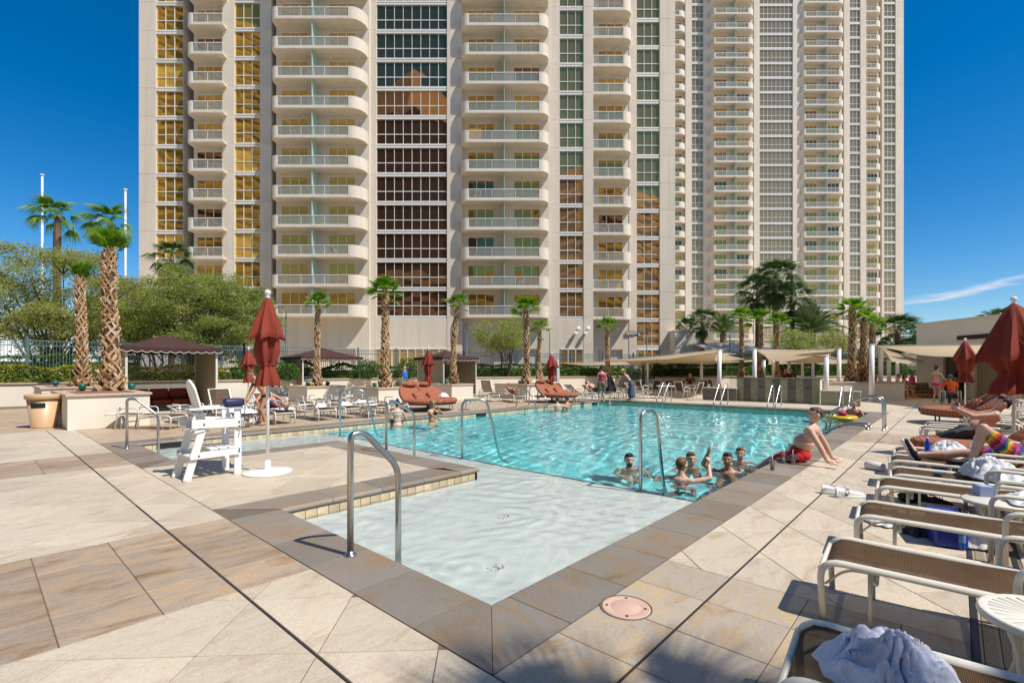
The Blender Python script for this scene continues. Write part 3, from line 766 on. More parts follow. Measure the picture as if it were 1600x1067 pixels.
segsL = [('wall', 217, 243, 52.3, {}), ('bay', 243, 285, 52.3, dict(cols=3)),
  ('balc', 289, 348, 51.1, dict(le=1, doors=[(308, 347)], solid=1)), ('wall', 347.6, 366, 51.9, {}), ('bay', 366, 406, 51.9, dict(cols=3)), ('wall', 406, 424, 51.9, {}),
  ('balc', 421.5, 567.5, 50.2, dict(le=1, re=1, doors=[(440, 481), (514, 555)], part=490)),
  ('wall', 560, 588, 52.2, {}), ('bay', 588, 698.5, 52.2, dict(cols=8)), ('wall', 698.5, 722, 52.2, {}),
  ('balc', 719.5, 858, 51.2, dict(le=1, re=1, doors=[(731.5, 772), (803, 843)], part=788, rr=.95, rl=.7)),
  ('wall', 850, 874.5, 53.0, {}), ('bay', 874.5, 912, 53.0, dict(cols=3)), ('wall', 912, 927, 53.0, {}),
  ('balc', 926.5, 988.5, 53.2, dict(re=1, doors=[(935, 973)], rr=.9)), ('wall', 983, 995, 54.8, {}), ('bay', 995, 1031, 54.8, dict(cols=3, k0=-1)), ('wall', 1031, 1055, 54.8, {})]
sing = {(588, None)} | {(874.5, k) for k in range(7)} | {(995, k) for k in range(-1, 4)}
grd = [(440, 552, 52.19, 8), (588, 698, 52.19, 9), (735, 848, 53.19, 8), (876, 911, 52.99, 3), (934, 974, 55.19, 3), (996, 1030, 54.79, 3)]
TL, _ = tower('hotel_tower', 'near cream high-rise with gold glass bays and round-ended balconies across the pool', 52, 7.15, 13, segsL, sing, 0, 75, grd)
for (px, py, D) in ((538, 509, 52.2), (985, 520, 54.8)):   # louvred vents
    b = MB(); b.box(-.55, .55, -.05, .0, -.22, .22); b.cm = 1
    for i in range(5): b.box(-.5, .5, -.07, -.051, -.19 + .08 * i, -.14 + .08 * i)
    b.build('louvre', [M['dark'], M['tower']], TL, loc=((px - 800) / FOC * D, D - 52 - (.25 if px < 600 else .05) + (1.95 if px < 600 else 0) * 0, hz(py, D)))
for px in (903, 918):                                      # pairs of floodlights on the wall
    for dz in (0, .5):
        b = MB(); b.lathe([(.06, -.25), (.17, -.2), (.2, .05), (.19, .06), (.01, .061)], 14, Matrix.Rotation(R(70), 4, 'X')); b.caps((0, .1, .1), (0, .5, .1), .04, .04, 6)
        b.build('floodlight', M['white'], TL, loc=((px + dz * -8 - 800) / FOC * 53, .55, hz(513, 53) - dz))
segsR = [('wall', 1008, 1030, 102.5, {}), ('balc', 1030, 1073, 101.6, dict(re=1, doors=[(1048, 1065)])), ('wall', 1071, 1081, 102.6, {}), ('bay', 1081, 1099, 102.6, dict(cols=3)), ('wall', 1099, 1115, 102.6, {}),
  ('balc', 1113, 1181, 101.0, dict(le=1, re=1, doors=[(1116, 1135), (1151, 1170)], part=1148)), ('wall', 1178, 1187, 102.7, {}), ('bay', 1187, 1239, 102.7, dict(cols=8)), ('wall', 1239, 1256, 102.7, {}),
  ('balc', 1254, 1322.5, 102.0, dict(le=1, re=1, doors=[(1258, 1276), (1293, 1311)], part=1290)), ('wall', 1319, 1328, 103.8, {}), ('bay', 1328, 1344.5, 103.8, dict(cols=3)), ('wall', 1344.5, 1353.5, 103.8, {}),
  ('balc', 1353, 1380.5, 104.6, dict(re=1, doors=[(1355, 1371)])), ('wall', 1378, 1381.5, 106.3, {}), ('bay', 1381.5, 1399.5, 106.3, dict(cols=3)), ('wall', 1399.5, 1412, 106.3, {})]
TR, _ = tower('hotel_tower', 'farther cream high-rise with rows of balconies behind the palms on the right', 102, 4.66, 26, segsR, set(), 0, 130, [])
# unseen blocks added behind the viewer, shaped and turned for their gold-glass reflections
for (lab, px, d, w, dep, h, rz) in (('broad cream wing added unseen behind the viewer to darken the lowest window reflections', -28, -50, 96, 14, 30, .0), ('tall cream tower added unseen behind the viewer, turned sunward for the left gold bays', -118, -52, 70, 24, 118, -.75), ('wide tower added unseen behind the viewer, darkened and pale-crowned for the gold glazing reflections', -34, -75, 34, 26, 92, -1.0), ('lower cream wing added unseen behind the viewer, turned sunward for the gold glazing', 34, -60, 54, 20, 60, -.75)):
    p = Vector((CAMX, CAMY, 0)) + RGT * px + FWD * d
    t = thing('hotel_tower', lab, 'hotel tower', p, FACE + rz); dark = lab.startswith('wide')
    b = MB(); b.cm = 1 if dark else 0; b.box(-w / 2, w / 2, -dep / 2, dep / 2, -.3, h); b.cm = 1  # wide block gets dark walls so its mirror image stays near black
    k = 0
    for s_ in (-1, 1):
        z = 4
        while z < h - 2:
            b.cm = 1; b.box(-w / 2 + 1.5, w / 2 - 1.5, s_ * (dep / 2 + .02) - .03, s_ * (dep / 2 + .02) + .03, z, z + 1.9)
            b.box(s_ * (w / 2 + .02) - .03, s_ * (w / 2 + .02) + .03, -dep / 2 + 1.5, dep / 2 - 1.5, z, z + 1.9)
            b.cm = 0
            for i in range(5):
                xa = -w / 2 + w * (i + .2) / 5; dark or b.box(xa, xa + w / 5 * .55, s_ * (dep / 2 + .7) - .7, s_ * (dep / 2 + .7) + .7, z - .5, z + .3)
            z += FH
    if dark:
        q = MB(); q.box(-w / 2 - .4, w / 2 + .4, -dep / 2 - .4, dep / 2 + .4, h - 6, h + 4); q.build('crown', M['tower'], t)  # pale crown added to mirror as a bright gold band
    b.build('wall', [M['tower'], plain('bronze_glass', (.05, .03, .012), .15, obj=0)], t)

# ---------------------------------------------------------------- buildings behind the terrace
t = thing('parapet_block', 'cream rendered block joined to the foot of the near tower', 'building', at(1076, 53, 0), FACE)
b = MB(); b.box(-1.5, 1.45, 0, 6, -.3, hz(517, 53)); b.build('wall', M['stucco'], t)
b = MB(); b.box(-1.56, 1.51, -.06, 6.06, hz(517, 53) + .002, hz(517, 53) + .12); b.build('coping_cap', M['tower'], t)
t = thing('pavilion', 'long low pavilion with a ribbed pale metal roof before the far tower', 'building', at(1265, 50, 0), FACE)
b = MB()
z0, z1 = hz(549, 47), hz(533, 50)
xa, xb = (1097 - 1265) / FOC * 49, (1440 - 1265) / FOC * 49
b.add([(xa, -3, z0), (xb, -3, z0), (xb, 3, z1), (xa, 3, z1), (xa, -3, z0 - .2), (xb, -3, z0 - .2), (xb, 3, z1 - .2), (xa, 3, z1 - .2)], [(0, 1, 2, 3), (4, 7, 6, 5), (0, 4, 5, 1), (2, 6, 7, 3), (0, 3, 7, 4), (1, 5, 6, 2)])
rf = b.build('roof', M['roofm'], t)
b = MB(); x = xa + .4
while x < xb:
    b.beam((x, -3, z0 + .03), (x - .0, 3, z1 + .03), .06, .1); x += .62
tag(b.build('standing_seam', M['roofm'], rf), kind='stuff')
b = MB(); b.box(xa + .3, xb - .3, -1.5, 3, -.3, z0 - .1)
b.build('wall', M['stucco'], t)
for i in range(5):
    b = MB(); b.box(xa + 1 + i * 4.2, xa + 2.6 + i * 4.2, -1.56, -1.51, .9, 2.1); b.build('window', M['dark'], t)
# right-hand pool house
A0, A1 = at(1432, 30.5, 0), at(1640, 22.6, 0)
dv = (A1 - A0); LN = dv.length; rz = math.atan2(dv.y, dv.x)
t = thing('pool_house', 'cream flat-roofed pool house on the right with shaded doorways', 'building', A0, rz)
zt = hz(509, 30.5)
b = MB()
ops = [(2.0, 3.35), (4.0, 5.9), (6.6, 8.0)]
e = [0] + [v for o in ops for v in o] + [LN]
for i in range(0, len(e), 2): b.box(e[i], e[i + 1], 0, .3, 0, 2.75)
b.box(0, LN, 0, .3, 2.75, zt); b.box(0, .3, .3, 9, 0, zt); b.box(.3, LN, 3, 3.2, 0, zt); b.box(.3, LN, .3, 9, zt - .4, zt - .2)
b.build('wall', M['stucco'], t)
b = MB(); b.box(-.08, LN, -.08, .42, zt + .001, zt + .14); b.build('roof_edge', M['tower'], t)
b = MB(); b.box(3.0, LN, -.07, -.005, zt - 1.05, zt - .82); b.build('maroon_band', M['maroon'], t)
for (a, c) in ops:
    b = MB(); b.box(a + .05, c - .05, .12, .17, 0, 2.7); b.build('door', M['taupe'] if c - a > 1.4 else plain('brown_door', (.07, .035, .02), .5), t)
# white roofs beyond the left fence
t = thing('low_building', 'white gabled low building far off beyond the left fence', 'building', at(70, 48, 0), FACE + .15)
b = MB(); b.box(-9, 6, 0, 8, -.3, 2.6); b.box(6.2, 14, 1, 9, -.3, 2.3); b.build('wall', M['white'], t)
b = MB(); b.add([(-9.5, -.5, 2.6), (6.5, -.5, 2.6), (6.5, 4, 6.6), (-9.5, 4, 6.6), (-9.5, 8.5, 2.6), (6.5, 8.5, 2.6)], [(0, 1, 2, 3), (3, 2, 5, 4), (0, 3, 4), (1, 5, 2)])
b.add([(6, .5, 2.3), (14.5, .5, 2.3), (14.5, 5, 4.6), (6, 5, 4.6), (6, 9.5, 2.3), (14.5, 9.5, 2.3)], [(0, 1, 2, 3), (3, 2, 5, 4), (0, 3, 4), (1, 5, 2)])
b.build('roof', M['gravel'], t)
b = MB()
for i in range(6): b.box(-8 + 2.3 * i, -6.6 + 2.3 * i, -.05, -.01, .9, 2.0)
b.build('window', M['black'], t)
t.scale = (.78, .78, .78)
for i, (px, yt, lab) in enumerate(((66, 274, 'tall white net pole farther left against the sky'), (196, 297, 'tall white net pole close beside the near tower'))):
    t = thing('net_pole', lab, 'pole', at(px, 46, 0), 0, 'net poles beyond the trees')
    h = hz(yt, 46); b = MB(); b.tube([(0, 0, 0), (0, 0, h)], [.11, .085], 10); b.build('mast', M['white'], t)
    b = MB(); b.lathe([(.13, h), (.16, h + .01), (.16, h + .1), (.02, h + .14)], 10); b.build('cap', M['white'], t)

# ---------------------------------------------------------------- planters, walls, fence, hedges
def planter(label, x0, x1, y0, y1, h, loc, rz=0):
    """rendered planter box with an overhanging cap and mulch inside"""
    t = thing('planter', label, 'planter', loc, rz, 'rendered planters round the pool')
    b = MB(); w = .22
    b.box(x0, x1, y0, y0 + w, 0, h - .07); b.box(x0, x1, y1 - w, y1, 0, h - .07); b.box(x0, x0 + w, y0 + w, y1 - w, 0, h - .07); b.box(x1 - w, x1, y0 + w, y1 - w, 0, h - .07)
    b.build('wall', M['stucco'], t)
    b = MB(); o = .05
    b.box(x0 - o, x1 + o, y0 - o, y0 + w, h - .07, h, ch=.012); b.box(x0 - o, x1 + o, y1 - w, y1 + o, h - .07, h, ch=.012)
    b.box(x0 - o, x0 + w, y0 + w, y1 - w, h - .07, h, ch=.012); b.box(x1 - w, x1 + o, y0 + w, y1 - w, h - .07, h, ch=.012)
    b.build('cap', M['cap'], t)
    b = MB()
    def top(u, v):
        x, y = x0 + w + (x1 - x0 - 2 * w) * u, y0 + w + (y1 - y0 - 2 * w) * v
        return (x, y, h - .03 + .04 * noise.noise((x * 1.7, y * 1.7, 1)))
    b.grid(top, 14, 14); b.build('mulch', M['soil'], t)
    return t
def path_light(px, py, z, d, label, col='teal'):
    p = at(px, d, z)
    t = thing('ground_light', label, 'garden light', p, rnd.uniform(0, 6), 'teal ground lights on the planters')
    b = MB(); tl_ = Matrix.Rotation(.25, 4, 'X'); b.lathe([(.03, .0), (.075, .03), (.10, .12), (.105, .2), (.095, .2), (.085, .1), (.03, .06)], 14, tl_); b.build('housing', M[col], t)
    b = MB(); b.lathe([(.088, .13), (.002, .135)], 14, tl_); b.build('lens', M['guard'], t)
    b = MB(); b.lathe([(.012, -.12), (.012, .02)], 8); b.build('stake', M['dark'], t)
H1 = .95
planter('near left planter with the thickest palm, beside the tan bin', -.75, 1.05, 15.1, 18.6, H1, (0, 0, 0))
planter('second left planter behind the near one, holding the slimmer palm', -.75, 1.5, 22.2, 25.4, H1, (0, 0, 0))
planter('planter with a single palm in front of the second cabana', 8.1, 10.05, 20.1, 22.1, .8, (0, 0, 0))
planter('planter whose shaded end faces the loungers, holding the tall centre-left palm', 9.5, 11.2, 16.3, 18.4, .8, (0, 0, 0))
planter('planter just left of the third cabana with one palm', 14.65, 16.2, 17.4, 19.25, .8, (0, 0, 0))
planter('planter right of the third cabana, behind the sloping lounge chair', 17.3, 19.7, 14.4, 16.8, .8, (0, 0, 0))
planter('broad planter with three palms beside the striped bar wall', -2.0, 2.0, -1.4, 1.4, .95, at(1325, 27, 0), FACE)
def wallrun(name, label, cat, pts, h, th=.25):
    t = thing(name, label, cat, pts[0])
    for i in range(len(pts) - 1):
        a, c = pts[i] - pts[0], pts[i + 1] - pts[0]
        nrm = (c - a).normalized().cross(Vector((0, 0, 1)))
        if nrm.dot(FWD) < 0: nrm = -nrm
        b = MB(); b.beam(a + nrm * th / 2 + Vector((0, 0, h / 2 - .04)), c + nrm * th / 2 + Vector((0, 0, h / 2 - .04)), th, h - .08); b.build('wall', M['stucco'], t)
        b = MB(); b.beam(a + nrm * (th / 2 - .02) + Vector((0, 0, h - .035)), c + nrm * (th / 2 - .02) + Vector((0, 0, h - .035)), th + .1, .07, ch=.012); b.build('cap', M['cap'], t)
    return t
WL = [at(-230, 18.3), at(110, 22.5), at(345, 26.5), at(470, 29.5), at(720, 35.5), at(1000, 41.0)]
wallrun('garden_wall', 'long low rendered wall with a tan cap below the hedges', 'wall', WL, 1.02)
WR = [at(1026, 39), at(1140, 41), at(1440, 43)]
wallrun('garden_wall', 'low rendered wall below the hedges behind the shade sails', 'wall', WR, 1.0)

def leaves(b, pts, size, asp=2.0, jit=.35):
    for p in pts:
        a = rnd.uniform(0, 6.283); e = rnd.uniform(-.9, .9); s_ = size * rnd.uniform(1 - jit, 1 + jit)
        u = Vector((math.cos(a) * math.cos(e), math.sin(a) * math.cos(e), math.sin(e)))
        v = u.cross(Vector((rnd.gauss(0, 1), rnd.gauss(0, 1), rnd.gauss(0, 1)))).normalized()
        p = Vector(p); w = s_ / asp
        b.add([p - u * s_ * .5, p + v * w * .5, p + u * s_ * .5, p - v * w * .5], [(0, 1, 2, 3)])
def hedge(label, p0, p1, z0, z1, th, mat, dens=260, size=.075, name='hedge', lump=.12):
    p0, p1 = Vector(p0), Vector(p1); d = p1 - p0; d.z = 0; L = d.length; d.normalize(); n_ = d.cross(Vector((0, 0, 1)))
    if n_.dot(FWD) > 0: n_ = -n_                                     # towards the viewer
    t = thing(name, label, 'hedge', (p0.x, p0.y, 0))
    b = MB(); pts = []; size *= 1.35
    cnt = int(L * ((z1 - z0) + th * .8) * dens * 1.25)
    for i in range(cnt):
        u = rnd.uniform(0, L)
        lz = lump * noise.noise((u * .9 + p0.x, z0, 3)) * 1.5
        if rnd.random() < (z1 - z0) / ((z1 - z0) + th * .8):
            z = rnd.uniform(z0, z1); o = th * .5
        else: z = z1; o = rnd.uniform(-th * .5, th * .5)
        o += lump * noise.noise((u * 1.6, z * 1.6, p0.y)) - abs(rnd.gauss(0, .05))
        z += (lz if z > z0 + .3 else 0) + rnd.gauss(0, .04)
        q = d * u + n_ * o; pts.append((q.x, q.y, z))
    leaves(b, pts, size, 1.7); b.build('foliage', M[mat], t)
    c = MB(); c.beam((0, 0, (z0 + z1) / 2 - .1), d * L + Vector((0, 0, (z0 + z1) / 2 - .1)), max(.1, th - .3), (z1 - z0) - .32); c.build('stems', M['hedge'], t)
    return t
def woff(a, b_, off): return [a + FWD * off, b_ + FWD * off]
p, q = woff(WL[0], WL[1], .9); hedge('yellow-green clipped hedge above the left wall', p, q, .9, hz(573, 21.5), 1.0, 'hedgey', 330, .08)
p, q = woff(WL[1], WL[2], .9); hedge('yellow-green hedge behind the first cabana', p, q, .9, 1.72, 1.0, 'hedgey', 260, .08)
p, q = woff(WL[2], WL[3], 1.0); hedge('green hedge with a yellow tip between the first and second cabanas', p, q, .9, hz(566, 28), 1.0, 'hedge', 260, .09)
p, q = woff(WL[3], WL[4], 1.1); hedge('dark green hedge between the second and third cabanas', p, q, .9, hz(572, 33), 1.2, 'hedge', 230, .1, lump=.25)
p, q = woff(WL[4], WL[5], 1.0); hedge('long clipped hedge running from the third cabana to the gate', p, q, .9, hz(576, 38), 1.0, 'hedge', 200, .1)
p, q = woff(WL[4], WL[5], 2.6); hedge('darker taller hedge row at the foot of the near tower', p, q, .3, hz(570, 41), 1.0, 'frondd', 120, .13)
p, q = woff(WL[0], WL[1], 4.2); hedge('dark hedge seen through the left fence', p, q, .2, hz(557, 25), 1.0, 'hedge', 170, .1)
p, q = woff(WR[0], WR[1], .8); hedge('clipped hedge right of the gate under the sails', p, q, .8, hz(570, 41), .9, 'hedge', 200, .1)
p, q = woff(WR[1], WR[2], .8); hedge('long double hedge behind the bar', p, q, .8, hz(573, 43), .9, 'hedge', 190, .1)
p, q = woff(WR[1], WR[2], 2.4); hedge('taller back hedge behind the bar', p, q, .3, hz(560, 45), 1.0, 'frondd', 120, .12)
def bush(label, c, r, rz_, mat, n_=1400, size=.09, name='shrub'):
    t = thing(name, label, 'shrub', c)
    b = MB(); pts = []
    for i in range(n_):
        v = Vector((rnd.gauss(0, 1), rnd.gauss(0, 1), rnd.gauss(0, 1))).normalized(); k = rnd.uniform(.72, 1.0) * (1 + .22 * noise.noise(v * 2.2 + Vector(c)))
        pts.append((v.x * r * k, v.y * r * k, rz_ + v.z * rz_ * k))
    leaves(b, pts, size, 1.6); b.build('foliage', M[mat], t)
    b = MB()
    for i in range(7): b.tube([(0, 0, 0), (rnd.uniform(-.3, .3) * r, rnd.uniform(-.3, .3) * r, rz_), (rnd.uniform(-.7, .7) * r, rnd.uniform(-.7, .7) * r, rz_ * 1.5)], [.03, .02, .008], 5)
    b.build('stems', M['bark'], t)
for (px, py, d, r, lab) in ((450, 588, 28.2, .62, 'rounded shrub left of the second cabana'), (1065, 583, 39.5, 1.0, 'large round green shrub under the middle sail'), (1030, 587, 39.2, .6, 'small round shrub right of the gate'), (640, 588, 32.3, .9, 'loose dark shrub behind the man in blue'), (575, 585, 31, .8, 'bushy shrub right of the second cabana'), (690, 588, 34.5, .7, 'low shrub left of the third cabana')):
    z = hz(py, d) - r * .8; bush(lab, at(px, d, max(.95, z)), r, r * .8, 'hedge', 1700, .1)

def fence(label, pts, h0, h1, posts=2.3, gap=.115, col='fencem'):
    t = thing('picket_fence', label, 'fence', pts[0]); pk = MB()
    for i in range(len(pts) - 1):
        a, c = pts[i] - pts[0], pts[i + 1] - pts[0]; L = (c - a).length; d = (c - a).normalized()
        for z in (h0 + .12, h1 - .28, h1 - .06):
            b = MB(); b.beam(a + Vector((0, 0, z)), c + Vector((0, 0, z)), .04, .04); b.build('rail', M[col], t)
        n_ = int(L / posts)
        for k in range(n_ + 1):
            o = a + d * (L * k / max(1, n_)); b = MB(); b.box(-.04, .04, -.04, .04, h0 - .6, h1 + .1); b.box(-.05, .05, -.05, .05, h1 + .1, h1 + .14); b.build('post', M[col], t, loc=o)
        n_ = int(L / gap)
        for k in range(n_):
            o = a + d * (L * (k + .5) / n_); pk.box(o.x - .009, o.x + .009, o.y - .009, o.y + .009, h0, h1)
    tag(pk.build('picket', M[col], t), kind='stuff'); return t
FL = [p + FWD * 2.3 for p in WL]
fence('blue-grey iron fence behind the left hedge and the cabanas', FL[:4], .95, hz(533, 24.5))
fence('blue-grey iron fence before the tower, between second and third cabanas', [FL[3], FL[4]], .95, hz(548, 36), 2.6, .13)
fence('grey iron fence at the foot of the near tower on to the gate', [FL[4], FL[5], at(1030, 42.0)], .95, hz(552, 41), 2.8, .14)
fence('thin grey iron fence behind the sails', [at(1032, 43.5), at(1440, 46)], .9, hz(548, 44), 3, .16)
# double gate beside the sails
t = thing('pool_gate', 'grey metal pool gate with glass leaf beside the hat woman', 'gate', at(1003, 39.6), FACE)
for x in (-1.0, .12, 1.2):
    b = MB(); b.box(x - .05, x + .05, -.05, .05, 0, 2.75); b.build('post', M['fencem'], t)
for (xa, xb) in ((-.93, .05), (.19, 1.13)):
    b = MB(); b.box(xa, xa + .05, -.02, .02, .05, 2.6); b.box(xb - .05, xb, -.02, .02, .05, 2.6); b.box(xa + .05, xb - .05, -.02, .02, .05, .12); b.box(xa + .05, xb - .05, -.02, .02, 2.52, 2.6); b.box(xa + .05, xb - .05, -.02, .02, 1.1, 1.18)
    lf = b.build('gate_leaf', M['fencem'], t)
    b = MB(); b.box(xa + .06, xb - .06, -.006, .006, .13, 1.09); b.box(xa + .06, xb - .06, -.006, .006, 1.19, 2.5); b.build('pane', M['guard'], lf)

# ---------------------------------------------------------------- palms
def fan_frond(r=.55, pet=.55, seg=18, spread=2.5, droop=.5, fold=.035, split=.55):
    """a palmate leaf: petiole along +x, blade of pleated pointed segments"""
    b = MB(); b.tube([(0, 0, 0), (pet * .5, 0, .03), (pet, 0, .02)], [.018, .012, .009], 5)
    o = Vector((pet, 0, .02))
    for i in range(seg):
        a = spread * ((i + .5) / seg - .5); da = spread / seg * .5
        ln = r * (1 - .25 * abs(a / (spread / 2)) ** 2) * rnd.uniform(.9, 1.08)
        def pt(k, off, lift=0):
            x, y = math.cos(a + off) * ln * k, math.sin(a + off) * ln * k
            z = .12 * k * r - droop * r * k ** 2.6 * (1 + .3 * abs(a)) + lift
            return o + Vector((x, y, z))
        s0 = split
        b.add([o, pt(s0, -da, -fold * .5), pt(s0, 0, fold * .5), pt(s0, da, -fold * .5), pt(1.0, 0, -.01)], [(0, 1, 2), (0, 2, 3), (1, 4, 2), (2, 4, 3)])
    return b
rnd.seed(11)
FR = {'small': [fan_frond(.50, .35, 17, 2.6, .18).mesh('frond', M['frond']) for i in range(3)],
      'tall': [fan_frond(.85, .75, 20, 2.4, .75, .05, .5).mesh('frond', M['frond']) for i in range(3)],
      'dark': [fan_frond(.95, .95, 20, 2.7, .55, .05, .5).mesh('frond', M['frondd']) for i in range(3)]}
def crown(t, top, kind, n_, lo, hi, sc=1.0, wind=0.0, wdir=0.0, skirt=0):
    """n_ fronds spiralling round the growing point; elevation from hi (young) down to lo (old)"""
    for i in range(n_ + skirt):
        k = i / max(1, n_ - 1)
        a = i * 2.39996 + rnd.uniform(-.25, .25); e = hi + (lo - hi) * min(1, k) ** 1.1 + rnd.uniform(-.1, .1)
        if i >= n_: e = R(-70) + rnd.uniform(-.15, .15)
        v = Vector((math.cos(a) * math.cos(e), math.sin(a) * math.cos(e), math.sin(e)))
        if wind: v = (v + RGT * (-wind) + Vector((0, 0, .1 * wind))).normalized()
        q = v.to_track_quat('X', 'Z').to_matrix().to_4x4() @ Matrix.Rotation(rnd.uniform(-.4, .4), 4, 'X')
        s_ = sc * rnd.uniform(.85, 1.12) * (.75 + .25 * min(1, k * 2))
        o = inst('frond', FR[kind][i % 3], t, tuple(top + Vector((0, 0, -.25 * min(1.3, k) * sc))), tuple(q.to_euler()), s_)
def palm(label, base, z0, z1, r, kind='small', nfr=15, lo=.1, hi=1.35, sc=1.0, boots=True, lean=(0, 0), wind=0, skirt=0, bootr=1.0, group='young fan palms round the pool', old=.28):
    """trunk with criss-cross leaf bases"""
    t = thing('palm_tree', label, 'palm tree', (base.x, base.y, z0), 0, group)
    h = z1 - z0; L = Vector((lean[0], lean[1], 0))
    def cen(k): return L * (k * k) + Vector((.03 * math.sin(k * 5 + base.x), .03 * math.sin(k * 4 + base.y), k * h))
    def rad(k): return r * (1.35 - .55 * min(1, k * 5) if k < .2 else .8 - .12 * k) * (1 if k < .93 else 1 - (k - .93) * 4)
    b = MB(); n_ = 18
    b.tube([cen(i / n_) for i in range(n_ + 1)], [rad(i / n_) * (.84 if boots else 1) * (1 + .05 * math.sin(i * 2.1)) for i in range(n_ + 1)], 14)
    b.build('trunk', M['core'] if boots else M['bootfar'], t)
    if boots:
        b = MB(); rows = int(h / (.17 if r > .3 else .15)); per = 6
        for j in range(rows):
            k = (j + .3) / rows
            for i in range(per):
                if rnd.random() < .13: continue
                a = (i + .5 * (j % 2)) * 2 * math.pi / per + rnd.uniform(-.26, .26); kk = k + rnd.uniform(-.45, .45) / rows
                c = cen(kk); rr = rad(kk); out = Vector((math.cos(a), math.sin(a), 0)); tan = Vector((-math.sin(a), math.cos(a), 0)); up = Vector((0, 0, 1))
                s_ = rr * 2.0 * math.pi / per
                frayed = kk > 1 - old
                for sg in (-1, 1):                                  # the split base: two straps rising to a common stub
                    w = s_ * (.15 if frayed else rnd.uniform(.13, .20)); ln = rnd.uniform(.22, .33) * (1.1 if r > .3 else .9)
                    p0 = c + out * rr * .82 + tan * sg * s_ * .62 - up * ln * .35
                    p1 = c + out * (rr * 1.0) + tan * sg * s_ * .25 + up * ln * .25
                    p2 = c + out * (rr * (1.05 + rnd.uniform(-.02, .24) * bootr)) - tan * sg * s_ * rnd.uniform(.05, .3) + up * ln * rnd.uniform(.65, .95)
                    side = (up * .8 + tan * sg * rnd.uniform(.2, .75) + out * rnd.uniform(-.3, .3)).normalized()
                    vs = []
                    for (p, ww, dep) in ((p0, w, .02), (p1, w * .95, .045), (p2, w * .5, .03)):
                        vs += [p - side * ww, p + side * ww, p + side * ww * .8 - out * dep, p - side * ww * .8 - out * dep]
                    fs = []
                    for q in (0, 4): fs += [(q + m, q + (m + 1) % 4, q + 4 + (m + 1) % 4, q + 4 + m) for m in range(4)]
                    b.add(vs, fs + [(8, 9, 10, 11)])
        tag(b.build('leaf_base', M['boot'], t), kind='stuff')
    if nfr: crown(t, cen(1) , kind, nfr, lo, hi, sc, wind, 0, skirt)
    return t
M['bootfar'] = plain('palm_bark', (.17, .115, .07), .9, var=.35, scale=(5), bump=.8, bscale=14, stretch=(1, 1, 3))
def palm_at(px, d, ytop, label, zb=.95, r=.3, **k): return palm(label, at(px, d), zb, hz(ytop, d), r, **k)
rnd.seed(5)
palm_at(172, 15.9, 392, 'thick shaggy palm with a small upright tuft in the near left planter', r=0.274, nfr=14, lo=.95, hi=1.5, sc=1.25, bootr=1.3)
palm_at(127, 20.2, 432, 'slimmer palm with a tiny tuft left of the thick one', r=0.244, nfr=12, lo=.95, hi=1.5, sc=1.1)
palm_at(496, 24.5, 473, 'palm with a full tuft standing before the second cabana', zb=.8, r=0.185, nfr=16, lo=-.05, sc=1.0)
palm_at(602, 22.7, 452, 'tall palm with wind-blown fronds left of centre', zb=.8, r=0.229, nfr=22, lo=-.25, sc=1.1, wind=.25)
palm_at(709, 27.3, 474, 'palm leaning right beside the third cabana', zb=.8, r=0.192, nfr=14, lo=.0, lean=(.15, -.12), sc=1.05)
palm_at(822, 27.5, 482, 'palm with a broad tuft in the planter right of the third cabana', zb=.8, r=0.200, nfr=18, lo=-.05, sc=1.2)
palm_at(843, 33.0, 512, 'small distant palm just right of the broad-tufted one', r=0.178, nfr=12, lo=.1, sc=1.05)
palm_at(949, 34.0, 508, 'palm standing behind the woman in the pink suit', r=0.200, nfr=14, lo=.1, sc=1.2)
palm_at(1158, 36.0, 494, 'left of the slim palms behind the striped bar wall', zb=.8, r=0.200, nfr=16, lo=-.1, sc=1.35)
palm_at(1188, 35.0, 498, 'middle of the slim palms behind the striped bar wall', zb=.8, r=0.207, nfr=15, lo=-.1, sc=1.35)
palm_at(1214, 34.0, 503, 'right of the slim palms behind the striped bar wall', zb=.8, r=0.200, nfr=15, lo=0, sc=1.25)
palm_at(1331, 27.0, 482, 'tallest palm of the three in the broad planter', r=0.244, nfr=22, lo=-.2, sc=1.15)
palm_at(1349, 27.3, 496, 'middle palm of the three in the broad planter', r=0.222, nfr=18, lo=-.1, sc=1.0)
palm_at(1362, 28.0, 508, 'shortest palm of the three in the broad planter', r=0.200, nfr=14, lo=-.1, sc=1.0)
BG = dict(boots=False, group='tall fan palms beyond the terrace')
palm_at(90, 33, 335, 'wind-blown tall palm above the left tree, farther left', zb=0, r=.3, kind='tall', nfr=22, lo=-.5, sc=1.15, wind=.45, **BG)
palm_at(172, 31, 345, 'wind-blown tall palm above the left tree, nearer the tower', zb=0, r=.3, kind='tall', nfr=22, lo=-.6, sc=1.1, wind=.4, **BG)
palm_at(268, 42, 400, 'fan palm peeping over the left tree in front of the gold bay', zb=0, r=.3, kind='dark', nfr=26, lo=-.6, sc=1.1, **BG)
palm_at(1212, 46, 432, 'tallest dark fan palm with a full round head before the far tower', zb=0, r=.3, kind='dark', nfr=34, lo=-.7, sc=1.35, skirt=10, **BG)
palm_at(1184, 50, 452, 'dark fan palm half hidden left of the tallest one', zb=0, r=.3, kind='dark', nfr=32, lo=-.7, sc=1.4, skirt=8, **BG)
palm_at(1238, 47, 462, 'dark drooping fan palm right of the tallest one', zb=0, r=.3, kind='dark', nfr=30, lo=-.8, sc=1.3, skirt=10, **BG)
palm_at(1098, 52, 500, 'bushy fan palm beside the parapet block', zb=0, r=.3, kind='dark', nfr=26, lo=-.6, sc=1.0, skirt=8, **BG)
